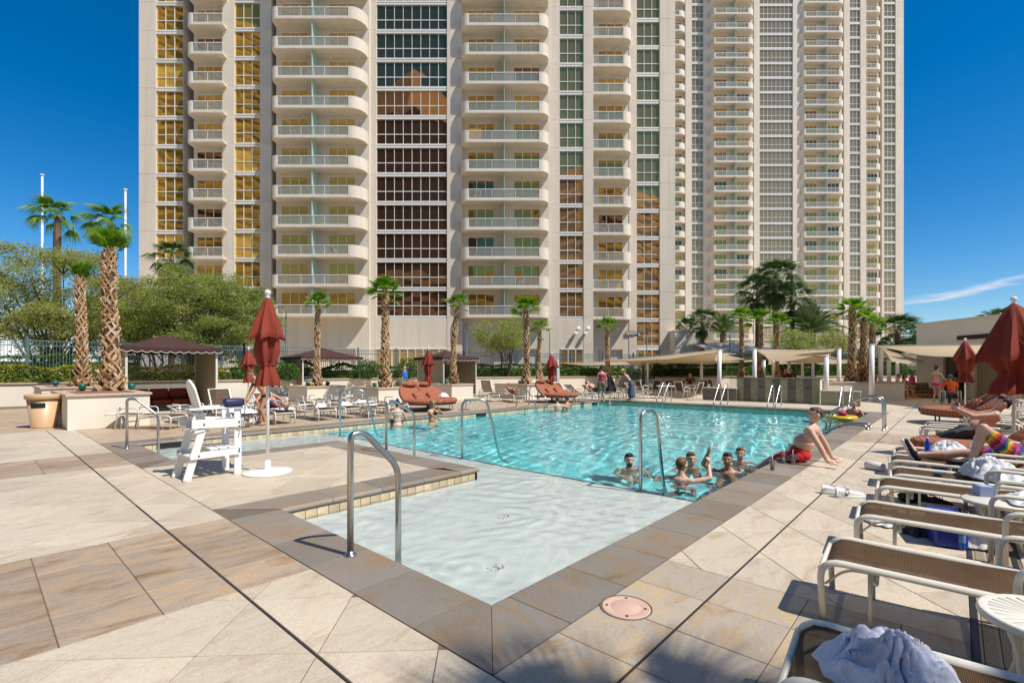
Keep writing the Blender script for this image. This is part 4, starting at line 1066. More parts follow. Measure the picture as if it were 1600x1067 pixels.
palm_at(1072, 56, 513, 'low fan palm left of the bushy one at the parapet block', zb=0, r=.3, kind='dark', nfr=22, lo=-.4, sc=1.0, **BG)
palm_at(1402, 46, 515, 'dark fan palm right of the far tower', zb=0, r=.3, kind='dark', nfr=28, lo=-.6, sc=1.2, skirt=8, **BG)
palm_at(1428, 50, 522, 'dark fan palm half behind the pool house', zb=0, r=.3, kind='dark', nfr=24, lo=-.6, sc=1.1, skirt=6, **BG)
palm_at(1560, 60, 498, 'fan palm showing just above the pool house roof', zb=0, r=.3, kind='dark', nfr=20, lo=-.3, sc=1.1, **BG)
# palm behind the viewer whose shade lies on the nearest paving
palm('fan palm behind the viewer, its shade falling on the nearest lounger', Vector((.72, -8.1, 0)), 0, 8.8, .2, kind='tall', nfr=16, lo=-.5, sc=1.0, boots=False, group=None)
def feather(L_=2.6, n_=34, mat='datef'):
    b = MB(); P = [Vector((L_ * k * (1 - .12 * k), 0, .55 * L_ * (k - 1.15 * k * k))) for k in [i / 10 for i in range(11)]]
    b.tube(P, [.03 * (1 - k / 11) + .004 for k in range(11)], 4)
    for i in range(n_):
        k = .12 + .86 * i / n_; j = min(9, int(k * 10)); p = P[j].lerp(P[j + 1], k * 10 - j); ll = .55 * math.sin(math.pi * min(1, .18 + k * .85)) + .12
        for sg in (-1, 1):
            e = p + Vector((ll * .55, sg * ll * .75, -.12 * ll + .06)); w = Vector((.022, 0, .012))
            b.add([p - w, p + w, e], [(0, 1, 2)])
    return b
rnd.seed(3)
fm = [feather().mesh('frond', M['datef']) for i in range(2)]
def date_palm(label, base, z1, n_, sc):
    t = thing('date_palm', label, 'palm tree', base, 0, 'feathery date palms')
    b = MB(); b.tube([(0, 0, 0), (0, 0, z1 * .5), (0, 0, z1)], [.34, .3, .36], 12); b.build('trunk', M['bootfar'], t)
    for i in range(n_):
        a = i * 2.4 + rnd.uniform(-.2, .2); e = 1.35 - 1.5 * (i / n_); v = Vector((math.cos(a) * math.cos(e), math.sin(a) * math.cos(e), math.sin(e)))
        inst('frond', fm[i % 2], t, (0, 0, z1), tuple(v.to_track_quat('X', 'Z').to_euler()), sc * rnd.uniform(.85, 1.1))
date_palm('broad feathery date palm before the far tower', at(1268, 45), hz(522, 45), 44, 1.35)
date_palm('smaller feathery date palm left of the broad one', at(1130, 55), hz(520, 55), 30, 1.1)

# ---------------------------------------------------------------- broadleaf trees
def tree(label, base, H, crown_c, crown_r, nclump, perclump, mat='mesq', leaf=.10, trunks=1, seed=1, r0=.16, clump=.55, asp=3.2):
    rg = random.Random(seed); t = thing('tree', label, 'tree', base); b = MB(); tips = []
    cc = Vector(crown_c)
    starts = []
    for k in range(trunks):
        a = rg.uniform(0, 6.28); starts.append((Vector((.15 * math.cos(a), .15 * math.sin(a), 0)), Vector((.45 * math.cos(a), .45 * math.sin(a), 1)).normalized()))
    cl = []
    for i in range(nclump):
        while True:
            v = Vector((rg.uniform(-1, 1), rg.uniform(-1, 1), rg.uniform(-1, 1)))
            if .3 < v.length < 1: break
        v = v * (1 + .25 * noise.noise(v * 1.8 + Vector((seed, 0, 0))))
        cl.append(cc + Vector((v.x * crown_r[0], v.y * crown_r[1], v.z * crown_r[2])))
    # limbs: each clump is reached from a main fork
    forks = []
    for (p, d) in starts:
        pts = [p]; q = p.copy(); dd = d.copy()
        for j in range(4):
            dd = (dd + Vector((rg.gauss(0, .18), rg.gauss(0, .18), rg.gauss(.12, .1)))).normalized(); q = q + dd * (H * .11); pts.append(q.copy())
        b.tube(pts, [r0 * (1 - .11 * j) for j in range(5)], 8); forks += [(pts[2], r0 * .55), (pts[3], r0 * .55), (pts[4], r0 * .6)]
    mains = []
    for i in range(7 * trunks):
        f, fr = forks[i % len(forks)]; tgt = cl[rg.randrange(len(cl))].lerp(cc, .35)
        mid = f.lerp(tgt, .5) + Vector((rg.gauss(0, .2), rg.gauss(0, .2), rg.uniform(0, .35)))
        P = [f, f.lerp(mid, .5) + Vector((0, 0, .1)), mid, mid.lerp(tgt, .5) + Vector((0, 0, .08)), tgt]
        b.tube(P, [fr * .7, fr * .55, fr * .42, fr * .3, fr * .16], 6); mains.append(P)
    for c in cl:
        m = min(mains, key=lambda P: min((P[2] - c).length, (P[3] - c).length, (P[4] - c).length)); s_ = min(m[2:], key=lambda v: (v - c).length)
        b.tube([s_, s_.lerp(c, .5) + Vector((rg.gauss(0, .1), rg.gauss(0, .1), .12)), c], [.03, .018, .006], 4)
    b.build('trunk', M['bark'], t)
    lb = MB(); pts = []
    for c in cl:
        for k in range(perclump):
            v = Vector((rg.gauss(0, 1), rg.gauss(0, 1), rg.gauss(0, .6))) * clump * .5
            if v.z > .1: v.z *= .8
            pts.append(c + v)
    leaves(lb, pts, leaf, asp); lb.build('crown', M[mat], t); return t
rnd.seed(21)
tree('large feathery olive-green tree behind the left palms', at(95, 26.5), 6, (0, 0, 5.3), (4.7, 2.9, 3.0), 170, 330, 'mesq', .15, 3, 4, .17, .70)
tree('dense feathery tree rising behind the first cabana', at(318, 30), 6, (.2, 0, 4.75), (4.4, 2.7, 2.95), 200, 360, 'olive', .15, 3, 9, .14, .66)
tree('smaller feathery tree filling the gap beside the near tower', at(210, 33), 6, (0, 0, 5.0), (2.6, 2, 2.6), 80, 380, 'mesq', .15, 2, 14, .12, .85)
tree('small airy tree behind the third cabana', at(783, 37.5), 5, (.1, 0, 4.2), (2.6, 1.6, 1.35), 46, 230, 'olive', .15, 2, 6, .1, .7)
tree('light green bushy tree in front of the metal roof', at(1240, 43), 4, (0, 0, 3.6), (2.6, 1.6, 1.3), 60, 230, 'olive', .14, 2, 8, .09, .7)
tree('thin tree beside the date palm', at(1300, 47), 4, (0, 0, 4.0), (1.8, 1.4, 1.4), 40, 200, 'mesq', .15, 2, 18, .09, .7)

# ---------------------------------------------------------------- cabanas
def cabana(label, x0, w, y0, dep, eave, peak, side=('l', 'r'), inner=True):
    t = thing('cabana', label, 'cabana', (x0, y0, 0), 0, 'maroon-roofed cabanas')
    for (x, y) in ((0, 0), (w, 0), (0, dep), (w, dep)):
        b = MB(); b.box(x - .035, x + .035, y - .035, y + .035, 0, eave); b.build('post', M['pole'], t)
    b = MB(); o = .16; v = [(-o, -o, eave), (w + o, -o, eave), (w + o, dep + o, eave), (-o, dep + o, eave)]; ap = (w / 2, dep / 2, peak)
    for i in range(4):
        a, c = Vector(v[i]), Vector(v[(i + 1) % 4])
        def P(u, s_, a=a, c=c):
            e = a.lerp(c, u); q = e.lerp(Vector(ap), s_); q.z += -.05 * math.sin(math.pi * s_) - .03 * math.sin(math.pi * u) * (1 - s_); return q
        b.grid(P, 8, 6)
    rf = b.build('roof', M['maroon'], t)
    vb = MB(); tb = MB()                                            # scalloped valance with a white edge
    for i in range(4):
        a, c = Vector(v[i]), Vector(v[(i + 1) % 4]); L = (c - a).length; n_ = max(5, int(L / .28))
        nrm = (c - a).cross(Vector((0, 0, 1))).normalized()
        K = n_ * 6; bot = []
        for k in range(K + 1):
            u = k / K; s_ = abs(math.sin(math.pi * u * n_)); e = a.lerp(c, u); e.z -= .03 * math.sin(math.pi * u)
            bot.append((e, e + nrm * .01 * math.sin(u * 40) + Vector((0, 0, -.13 - .06 * s_))))
        for k in range(K):
            vb.add([bot[k][1], bot[k + 1][1], bot[k + 1][0], bot[k][0]], [(0, 1, 2, 3)], True)
        tb.tube([q[1] + nrm * .004 for q in bot], .009, 4)
    vl = vb.build('valance', M['maroon'], t); tb.build('trim', M['white'], vl)
    for sname, (xa, ya, xb, yb) in (('l', (0, .04, 0, dep)), ('r', (w, .04, w, dep)), ('b', (0, dep, w, dep))):
        if sname in side:
            b = MB()
            def P(u, s_, xa=xa, ya=ya, xb=xb, yb=yb):
                k = .02 * math.sin(u * 30) * (1 - .5 * s_); return (xa + (xb - xa) * u + (k if xa == xb else 0), ya + (yb - ya) * u + (k if ya == yb else 0), .06 + (eave - .08) * s_)
            b.grid(P, 24, 3); b.build('side_curtain' if sname != 'b' else 'back_mesh', M['curtain'] if sname != 'b' else M['mesh'], t)
    return t
M['curtain'] = plain('taupe_curtain', (.42, .35, .24), .9, var=.06, stretch=(1, 1, .1))
def meshmat():
    m, nt, p = nodes('see_through_mesh'); L = nt.links; p.inputs['Base Color'].default_value = (.07, .055, .035, 1); p.inputs['Roughness'].default_value = .9
    t = N(nt, 'BsdfTransparent'); ms = N(nt, 'MixShader'); ms.inputs[0].default_value = .68; L.new(t.outputs[0], ms.inputs[1]); L.new(p.outputs[0], ms.inputs[2]); L.new(ms.outputs[0], nt.nodes['Material Output'].inputs[0]); return m
M['mesh'] = meshmat()
def cushion(b, outline, z0, z1, rr=.05, Mx=None):
    """a soft slab: rounded edges, gently crowned"""
    n = len(outline); rings = []
    xs, ys = [q[0] for q in outline], [q[1] for q in outline]; ox, oy, hx, hy = (min(xs) + max(xs)) / 2, (min(ys) + max(ys)) / 2, (max(xs) - min(xs)) / 2, (max(ys) - min(ys)) / 2
    for k in range(5): a = -math.pi / 2 + math.pi * k / 4; rings.append((rr * (1 - math.cos(a)), (z0 + z1) / 2 + (z1 - z0) / 2 * math.sin(a)))
    rings = [(rr * 2.5, z0)] + rings + [(rr * 2.6, z1 + rr * .25)]
    vs = []
    for (ins, z) in rings:
        for q in outline: vs.append(Vector((ox + (q[0] - ox) * (1 - min(.9, ins / hx)), oy + (q[1] - oy) * (1 - min(.9, ins / hy)), z)))
    fs = [list(range(n))[::-1], [(len(rings) - 1) * n + i for i in range(n)]]
    for k in range(len(rings) - 1): fs += [(k * n + i, k * n + (i + 1) % n, (k + 1) * n + (i + 1) % n, (k + 1) * n + i) for i in range(n)]
    if Mx: vs = [Mx @ v for v in vs]
    b.add(vs, fs, True)
def ovalpts(rx, ry, n=28, a0=0, a1=2 * math.pi): return [(rx * math.cos(a0 + (a1 - a0) * i / n), ry * math.sin(a0 + (a1 - a0) * i / n)) for i in range(n)]
def rect(x0, x1, y0, y1, r=.06):
    return arc((x1 - r, y0 + r), r, -math.pi / 2, 0, 3) + arc((x1 - r, y1 - r), r, 0, math.pi / 2, 3) + arc((x0 + r, y1 - r), r, math.pi / 2, math.pi, 3) + arc((x0 + r, y0 + r), r, math.pi, 1.5 * math.pi, 3)
cabana('cabana with see-through back in front of the dense left tree', 1.14, 2.8, 18.9, 2.6, 2.42, 2.95, ('l', 'r', 'b'))
cabana('cabana with grey-lilac towel counter behind the second planter palm', 10.6, 3.7, 26.0, 2.6, 2.35, 2.95, ('l',))
cabana('cabana at centre with its near side curtain closed', 15.75, 2.55, 19.4, 2.4, 2.30, 2.75, ('l', 'r', 'b'))
def sofa(label, loc, rz, w, mat, frame='wicker', group=None, dep=.8):
    t = thing('sofa', label, 'sofa', loc, rz, group)
    b = MB(); b.box(-w / 2, w / 2, 0, dep, .08, .26, ch=.01); b.box(-w / 2, w / 2, dep - .14, dep, .26, .72, ch=.02); b.box(-w / 2, -w / 2 + .12, 0, dep - .14, .26, .56, ch=.02); b.box(w / 2 - .12, w / 2, 0, dep - .14, .26, .56, ch=.02)
    b.build('base', M[frame], t)
    n_ = max(1, round(w / .75)); cw = (w - .26) / n_
    for i in range(n_):
        b = MB(); cushion(b, rect(-w / 2 + .13 + i * cw + .005, -w / 2 + .13 + (i + 1) * cw - .005, .02, dep - .16), .27, .43); b.build('seat_cushion', M[mat], t)
        b = MB(); cushion(b, rect(-cw / 2 + .01, cw / 2 - .01, 0, .42), 0, .14, .05, Matrix.Translation((-w / 2 + .13 + (i + .5) * cw, dep - .3, .42)) @ Matrix.Rotation(R(78), 4, 'X')); b.build('back_cushion', M[mat], t)
    for x in (-w / 2 + .06, w / 2 - .06):
        for y in (.06, dep - .06): b = MB(); b.box(x - .03, x + .03, y - .03, y + .03, 0, .08); b.build('foot', M['dark'], t)
    return t
sofa('red cushioned sofa inside the first cabana', (2.55, 20.6, 0), 0, 2.2, 'red')
sofa('red cushioned sofa inside the centre cabana', (17.0, 20.8, 0), 0, 1.7, 'red')
t = thing('towel_counter', 'grey-lilac counter with towel stacks inside the second cabana', 'counter', (12.2, 26.9, 0))
b = MB(); b.box(-1.2, 1.2, 0, .7, 0, 1.1, ch=.02); b.build('counter_body', plain('lilac_cloth', (.20, .19, .26), .9), t)
b = MB(); b.box(-1.26, 1.26, -.05, .76, 1.1, 1.14); b.build('counter_top', M['hdpe'], t)
for (x, h, lab) in ((-.5, .5, 'taller stack of folded towels on the cabana counter'), (.75, .3, 'shorter stack of folded towels on the cabana counter')):
    k = thing('towel_stack', lab, 'towels', (12.2 + x, 27.2, 1.14), 0, 'towel stacks on the counter')
    for i in range(int(h / .06)): b = MB(); cushion(b, rect(-.27, .27, -.18, .18, .04), i * .06, i * .06 + .056, .02); b.build('folded_towel', M['towel'], k)

# ---------------------------------------------------------------- parasols
def pleats(prof, n=8, depth=.3, seed=0, z0=0):
    """closed canopy cloth hanging in folds: prof = (z, r, fold depth)"""
    rg = random.Random(seed); ph = [rg.uniform(-.25, .25) for _ in range(n)]; am = [rg.uniform(.75, 1.3) for _ in range(n)]
    b = MB(); K = n * 8; vs = []
    for (z, r, dp) in prof:
        for k in range(K):
            a = 2 * math.pi * k / K; s_ = int(k / 8) % n; u = (k % 8) / 8
            f = math.sin(math.pi * u) ** .7 * am[s_] - .35
            rr = r * (1 + dp * f) * (1 + .10 * noise.noise((a * 2.2 + seed, z * 5, seed))); aa = a + ph[s_] * .3 * math.sin(math.pi * u) + dp * .35 * math.sin(2 * math.pi * u)
            vs.append(Vector((rr * math.cos(aa), rr * math.sin(aa), z + .03 * dp * math.cos(2 * math.pi * u + ph[s_]) - (.06 * dp * am[s_] * math.sin(math.pi * u)))))
    fs = []
    for i in range(len(prof) - 1): fs += [(i * K + k, i * K + (k + 1) % K, (i + 1) * K + (k + 1) % K, (i + 1) * K + k) for k in range(K)]
    b.add(vs, fs, True); return b
def parasol(label, loc, top, low, wide, base=True, seed=1, stand=None, tier=.535, group='closed rust-red parasols'):
    t = thing('parasol', label, 'parasol', loc, seed * 1.3, group); H = top - .12; hh = H - low; w = wide
    zz = lambda k: low + hh * k
    b = MB(); b.tube([(0, 0, 0), (0, 0, H + .02)], .026, 10); b.build('pole', M['whitealu'], t)
    b = MB(); b.lathe([(.03, H - .02), (.04, H), (.02, H + .03), (.04, H + .05), (.05, H + .08), (.04, H + .108), (.002, H + .125)], 14); b.build('finial', M['hdpe'], t)
    pleats([(zz(1), .03, .1), (zz(.95), w * .25, .2), (zz(tier + .68 * (1 - tier)), w * .46, .3), (zz(tier + .40 * (1 - tier)), w * .70, .4), (zz(tier + .14 * (1 - tier)), w * .90, .45), (zz(tier + .02 * (1 - tier)), w * .97, .5), (zz(tier), w * .92, .5)], 8, .3, seed).build('top_canopy', M['red'], t)
    pleats([(zz(.9), w * .2, .2), (zz(.7), w * .48, .3), (zz(.55), w * .62, .35), (zz(.42), w * .66, .35), (zz(.31), w * .56, .3), (zz(.25), w * .43, .25), (zz(.225), w * .40, .25), (zz(.19), w * .44, .3), (zz(.12), w * .55, .4), (zz(.04), w * .62, .4), (zz(0), w * .61, .4)], 8, .3, seed + 5).build('canopy', M['red'], t)
    b = MB(); b.tube([(w * .46 * math.cos(a), w * .46 * math.sin(a), zz(.235)) for a in [i * .5236 for i in range(12)]], .012, 5, closed=True); b.tube([(w * .46, 0, zz(.235)), (w * .62, .03, zz(.16)), (w * .66, .04, zz(.06))], .01, 5); b.build('tie', M['red'], t)
    if base:
        b = MB(); b.lathe([(.36, 0), (.36, .022), (.34, .035), (.06, .06), (.045, .07), (.04, .2), (.03, .2)], 32); b.build('base', M['hdpe'], t)
    return t
P1 = (.68, 5.64, 0)
parasol('big closed rust-red parasol on a white disc base beside the lifeguard chair', P1, 2.89, 1.38, .235, seed=1)
parasol('closed parasol left of the big one, against the hedge', at(388, 20.5), 2.55, 1.05, .27, seed=3)
parasol('slim closed parasol rising from the left round daybed', at(669, 20.2, 0), 2.55, 1.05, .21, seed=4)
parasol('closed parasol rising from the second round daybed', at(862, 24.6, 0), 2.45, 1.0, .30, seed=6)
parasol('closed parasol in front of the pool house doorways', at(1508, 19.5, 0), 2.85, 1.1, .36, seed=7)
parasol('largest closed parasol at the right edge over the daybeds', at(1584, 8.7, 0), 2.92, 1.2, .46, seed=8, tier=.36)
parasol('distant closed parasol left of the slim one, beyond the fence', at(641, 44, 0), 2.6, 1.1, .3, seed=9)
parasol('distant closed parasol right of the previous one, beyond the fence', at(664, 45, 0), 2.6, 1.1, .3, seed=10)
bpy.data.objects['parasol.007']['label'] = 'distant closed parasol just left of the slim daybed parasol, beyond the fence'
# furled white parasol seen end-on beside the second daybed's one
t = thing('parasol', 'furled cream parasol right of the second daybed parasol', 'parasol', at(871.5, 26, 0), 0, 'closed rust-red parasols')
del t['group']
b = MB(); b.tube([(0, 0, 0), (0, 0, 2.1)], .022, 8); b.build('pole', M['whitealu'], t)
pleats([(2.1, .03, .1), (1.8, .07, .3), (1.2, .09, .4), (.95, .07, .4)], 6, .3, 2).build('canopy', M['hdpe'], t)

# ---------------------------------------------------------------- sling loungers, tables, chairs
def slingmat():
    m, nt, p = nodes('woven_sling'); L = nt.links; tc = N(nt, 'TexCoord')
    w1 = N(nt, 'TexWave', Scale=42.0, wave_type='BANDS', bands_direction='X', Distortion=1.2); w2 = N(nt, 'TexWave', Scale=42.0, wave_type='BANDS', bands_direction='Y', Distortion=1.2)
    L.new(tc.outputs['Object'], w1.inputs[0]); L.new(tc.outputs['Object'], w2.inputs[0])
    mu = N(nt, 'Math', operation='MULTIPLY'); L.new(w1.outputs['Fac'], mu.inputs[0]); L.new(w2.outputs['Fac'], mu.inputs[1])
    n = N(nt, 'TexNoise', Scale=4.0, Detail=5.0); L.new(tc.outputs['Object'], n.inputs['Vector'])
    a = N(nt, 'Math', operation='MULTIPLY_ADD'); L.new(n.outputs[0], a.inputs[0]); a.inputs[1].default_value = .5; L.new(mu.outputs[0], a.inputs[2])
    c = ramp(nt, a.outputs[0], [(.15, (.05, .027, .013)), (.6, (.105, .058, .029)), (1, (.175, .105, .055))]); L.new(c, p.inputs['Base Color']); p.inputs['Roughness'].default_value = .9; p.inputs['Specular IOR Level'].default_value = .15
    b = N(nt, 'Bump', Strength=.5, Distance=.004); L.new(mu.outputs[0], b.inputs['Height']); L.new(b.outputs[0], p.inputs['Normal'])
    t = N(nt, 'BsdfTransparent'); ms = N(nt, 'MixShader'); ms.inputs[0].default_value = .93; L.new(t.outputs[0], ms.inputs[1]); L.new(p.outputs[0], ms.inputs[2]); L.new(ms.outputs[0], nt.nodes['Material Output'].inputs[0]); return m
M['sling'] = slingmat()
def lounger_proto(back, arms=True, fm='alu'):
    t = bpy.data.objects.new('sun_lounger', None)
    W2, ZL = .285, .385; hy = 1.22; ca, sa = math.cos(R(back)), math.sin(R(back)); BL = .74
    def rail(pts, r, name, n=8, flat=.62):
        b = MB(); b.tube(pts, r, n, flat=flat); return b.build(name, M[fm], t)
    for s_ in (-1, 1):
        rail(bend([(s_ * W2, .02, 0), (s_ * W2, 0, ZL), (s_ * W2, 1.0, ZL - .015), (s_ * W2, hy + .06, ZL - .02)], .13, 6), .026, 'side_rail')
        rail([(s_ * (W2 - .03), .27, 0), (s_ * (W2 - .03), .27, ZL - .035)], .015, 'leg')
        rail(bend([(s_ * (W2 - .05), .30, ZL - .04), (s_ * (W2 - .05), .14, ZL - .05), (s_ * (W2 - .02), .03, ZL - .16)], .06, 4), .013, 'brace')
        rail([(s_ * W2, hy, ZL), (s_ * W2, hy + BL * ca, ZL + BL * sa)], .022, 'back_rail')
        rail([(s_ * (W2 - .02), hy + .28, 0), (s_ * (W2 - .02), hy + .24, ZL - .02)], .02, 'leg')
        rail(bend([(s_ * (W2 + .035), .92, 0), (s_ * (W2 + .035), .92, .575), (s_ * (W2 + .035), 1.5, .565), (s_ * (W2 + .035), 1.62, 0)], .1, 5), .022, 'arm') if arms else None
    for (y, z) in ((.30, ZL - .085), (.95, ZL - .09), (hy + .25, .18), (hy + BL * ca, ZL + BL * sa), (.005, ZL - .06)): b = MB(); b.tube([(-W2, y, z), (W2, y, z)], .016, 8); b.build('crossbar', M[fm], t)
    b = MB()
    def seat(u, v):
        x = -W2 + .008 + (2 * W2 - .016) * u
        k = v
        if k < .12: a = (k / .12) * math.pi / 2; y = .11 - .10 * math.cos(a * 1) ; z = ZL - .10 + .105 * math.sin(a)
        else: y = .11 + (hy - .11) * (k - .12) / .88; z = ZL + .005 - .015 * math.sin(math.pi * (k - .12) / .88)
        return (x, y, z - .035 * math.sin(math.pi * u) * min(1, k * 5))
    b.grid(seat, 8, 22); b.build('seat_sling', M['sling'], t)
    b = MB()
    def bk(u, v): s_ = .04 + v * (BL - .05); q = .03 * math.sin(math.pi * u); return (-W2 + .008 + (2 * W2 - .016) * u, hy + s_ * ca + q * sa, ZL + .01 + s_ * sa - q * ca)
    b.grid(bk, 8, 8); b.build('back_sling', M['sling'], t)
    t.name = 'sun_lounger'; return t
# names stay right for clone(): register children under the final name
def reg(t): KIDS[t.name] = [o for o in bpy.data.objects if o.parent == t]; return t
LP = {}
def lounger(label, loc, rz, back=0, fm='alu', group='sling loungers along the pool'):
    key = (back, fm)
    if key not in LP:
        t = lounger_proto(back, True, fm); C.objects.link(t); reg(t); LP[key] = t
        t.location = loc; t.rotation_euler = (0, 0, rz)
    else: t = clone(LP[key], loc, rz)
    return tag(t, label, 'sun lounger', group)
RZ = math.atan2(-.997, .07) - R(90)
Rw = [(.06, -1.86, 'nearest empty-framed lounger, with a blue-white towel over its foot', 0), (1.60, -1.74, 'second lounger from the viewer on the right, empty, above the slot drain', 0), (2.97, -1.76, 'third lounger on the right with a blue cooler underneath', 0),
      (4.38, -1.77, 'fourth lounger on the right, black shoes on the ground beside it', 0), (5.22, -1.82, 'fifth lounger on the right with a black phone lying on it', 0), (6.35, -1.72, 'sixth lounger on the right, carrying the man in rainbow shorts', 38), (7.35, -1.70, 'low lounger beside the rust daybed with a towel near its foot', 0), (11.3, -1.85, 'empty lounger just beyond the rust daybed', 0), (12.4, -1.9, 'second empty lounger beyond the rust daybed', 25),
      (15.2, -2.6, 'lounger with a raised striped back cushion under the large parasol', 50), (16.4, -2.7, 'lounger next to the far right round daybed', 45), (20.0, -3.0, 'far lounger with its back raised before the pool house', 50), (21.4, -3.0, 'farthest right lounger, its curled arm frame against the doorways', 55)]
for (x, y, lab, bk_) in Rw: lounger(lab, (x, y, 0), RZ + rnd.uniform(-.02, .02), bk_)
# left terrace: rows facing the pool
Lw = [(1.35, 13.3, 0, .6, 'low lounger just right of the near left planter'), (2.1, 13.7, 8, .1, 'lounger behind the lifeguard chair with its back flat'), (2.6, 12.25, 62, .05, 'lounger with tall raised back, white towel on it, behind the lifeguard chair'),
      (3.75, 12.2, 40, .0, 'lounger where the sunbather lies beside the woman in black bikini bottoms'), (5.08, 12.25, 0, 0, 'front-row lounger with a twisted towel, right of the sunbather'), (5.98, 12.25, 0, 0, 'front-row lounger with two towels on its seat'), (6.95, 12.1, 0, 0, 'front-row lounger half hidden by the bluish handrail'), (7.9, 12.3, 0, 0, 'front-row lounger directly left of the round daybed'),
      (3.6, 15.2, 0, .1, 'back-row lounger farthest left'), (4.7, 15.3, 0, .1, 'back-row lounger second from left'), (5.9, 15.4, 0, .05, 'back-row lounger in the middle'), (7.1, 15.5, 0, .05, 'back-row lounger second from right'), (8.4, 15.4, 0, 0, 'back-row lounger nearest the round daybed')]
for (x, y, bk_, rz_, lab) in Lw: lounger(lab, (x, y, 0), rz_ + rnd.uniform(-.04, .04), bk_, 'whitealu')
for (px, py, bk_, rz_, lab) in ((772, 627.5, 62, -.5, 'upright sling lounger in front of the centre cabana'), (812, 629, 0, -.5, 'low lounger under the sunbather before the centre cabana'), (905, 628, 45, -.2, 'raised lounger right of the second round daybed'), (925, 627, 35, -.2, 'lounger left of the woman in pink'), (952, 626, 30, -.25, 'lounger with the reclining man behind the woman in pink'), (978, 623, 58, -.3, 'raised lounger the hat woman leans over'), (1000, 624, 0, -.3, 'flat lounger right of the hat woman'), (1018, 622, 35, -.3, 'farthest lounger before the gate')):
    lounger(lab, gp(px, py, 0), rz_, bk_, 'whitealu')
def side_table(label, loc, r=.26, h=.44, slats=False, rz=0, m='alu'):
    t = thing('side_table', label, 'side table', loc, rz, 'small round side tables')
    b = MB()
    if slats:
        b.lathe([(r * .86, h - .035), (r, h - .035), (r * 1.02, h - .02), (r, h), (r * .97, h + .004), (r * .86, h)], 48, cap=False); b.build('rim', M[m], t)
        b = MB(); b.lathe([(.0, h - .03), (r * .2, h - .03), (r * .2, h), (.0, h)], 20); b.build('hub', M[m], t)
        n_ = 30; q = MB(); wi, wo = r * .2 * math.pi / n_ * .95, r * .87 * math.pi / n_ * .8
        q.prism([(r * .19, -wi), (r * .87, -wo), (r * .87, wo), (r * .19, wi)], h - .03, h, .002); me = q.mesh('slat', M[m])
        for i in range(n_): inst('slat', me, t, (0, 0, 0), (0, 0, 2 * math.pi * i / n_))
    else:
        b.lathe([(.01, h - .03), (r * .95, h - .03), (r, h - .02), (r, h - .006), (r * .97, h), (.01, h + .001)], 28); b.build('table_top', M[m], t)
    for i in range(4):
        a = math.pi / 4 + i * math.pi / 2; c, s_ = math.cos(a), math.sin(a)
        q = MB(); q.tube([(r * .8 * c, r * .8 * s_, h - .03), (r * .62 * c, r * .62 * s_, h * .65), (r * .6 * c, r * .6 * s_, h * .35), (r * .82 * c, r * .82 * s_, 0)], [.026, .022, .02, .018], 6); q.build('leg', M[m], t)
    return t
side_table('round slatted white side table at the bottom right corner', (.98, -2.78, 0), .27, .46, True)
side_table('white side table holding a pale blue box and striped towel', (3.95, -2.72, 0), .26, .42)
side_table('white side table with a blue bottle and a glass beside the rainbow shorts', (6.85, -2.25, 0), .26, .42)
for i, (px, py, lab) in enumerate(((305, 661, 'small white side table behind the lifeguard chair'), (384, 655, 'small white table left of the sunbather'), (578, 652, 'curvy-legged white side table at the bluish handrail'), (735, 640, 'white table in shade by the round daybed'), (1082, 620, 'white dining table among the brown chairs'), (1040, 622, 'white table near the gate'))):
    side_table(lab, gp(px, py), .27 if i < 4 else .5, .45 if i < 4 else .7, False, 0, 'whitealu')
def chair_proto():
    t = bpy.data.objects.new('patio_chair', None); C.objects.link(t)
    for s_ in (-1, 1):
        b = MB(); b.tube(bend([(s_ * .27, -.28, 0), (s_ * .27, -.24, .62), (s_ * .27, .12, .64), (s_ * .27, .30, 0)], .08), .016, 6); b.build('arm_frame', M['whitealu'], t)
        b = MB(); b.tube(bend([(s_ * .24, -.24, .42), (s_ * .24, .18, .38), (s_ * .24, .36, .92)], .08), .014, 6); b.build('back_rail', M['whitealu'], t)
    b = MB(); b.grid(lambda u, v: (-.23 + .46 * u, -.24 + .42 * v, .42 - .04 * v - .02 * math.sin(math.pi * u)), 5, 5); b.build('seat_sling', M['sling'], t)
    b = MB(); b.grid(lambda u, v: (-.23 + .46 * u, .18 + .17 * v + .02 * math.sin(math.pi * u), .40 + .5 * v), 5, 5); b.build('back_sling', M['sling'], t)
    b = MB(); b.tube([(-.24, .36, .92), (.24, .36, .92)], .014, 6); b.build('top_rail', M['whitealu'], t)
    return reg(t)
ch0 = None
for (px, py, rz_, lab) in ((1003, 618, 1.2, 'brown sling chair leftmost, before the gate'), (1022, 616, 2.6, 'brown sling chair behind the gate table'), (1047, 618, -1.0, 'brown sling chair right of the gate table'), (1066, 622, 1.3, 'brown sling chair left of the dining table'), (1086, 625, 3.0, 'brown sling chair with its back to the pool'), (1100, 616, -1.1, 'brown sling chair right of the dining table'), (1075, 614, .1, 'brown sling chair behind the dining table'), (1112, 614, -.6, 'brown sling chair farthest right, by the low stone wall')):
    p = gp(px, py)
    if ch0 is None: ch0 = chair_proto(); ch0.location = p; ch0.rotation_euler = (0, 0, rz_); tag(ch0, lab, 'chair', 'brown sling chairs near the gate')
    else: clone(ch0, p, rz_, lab)

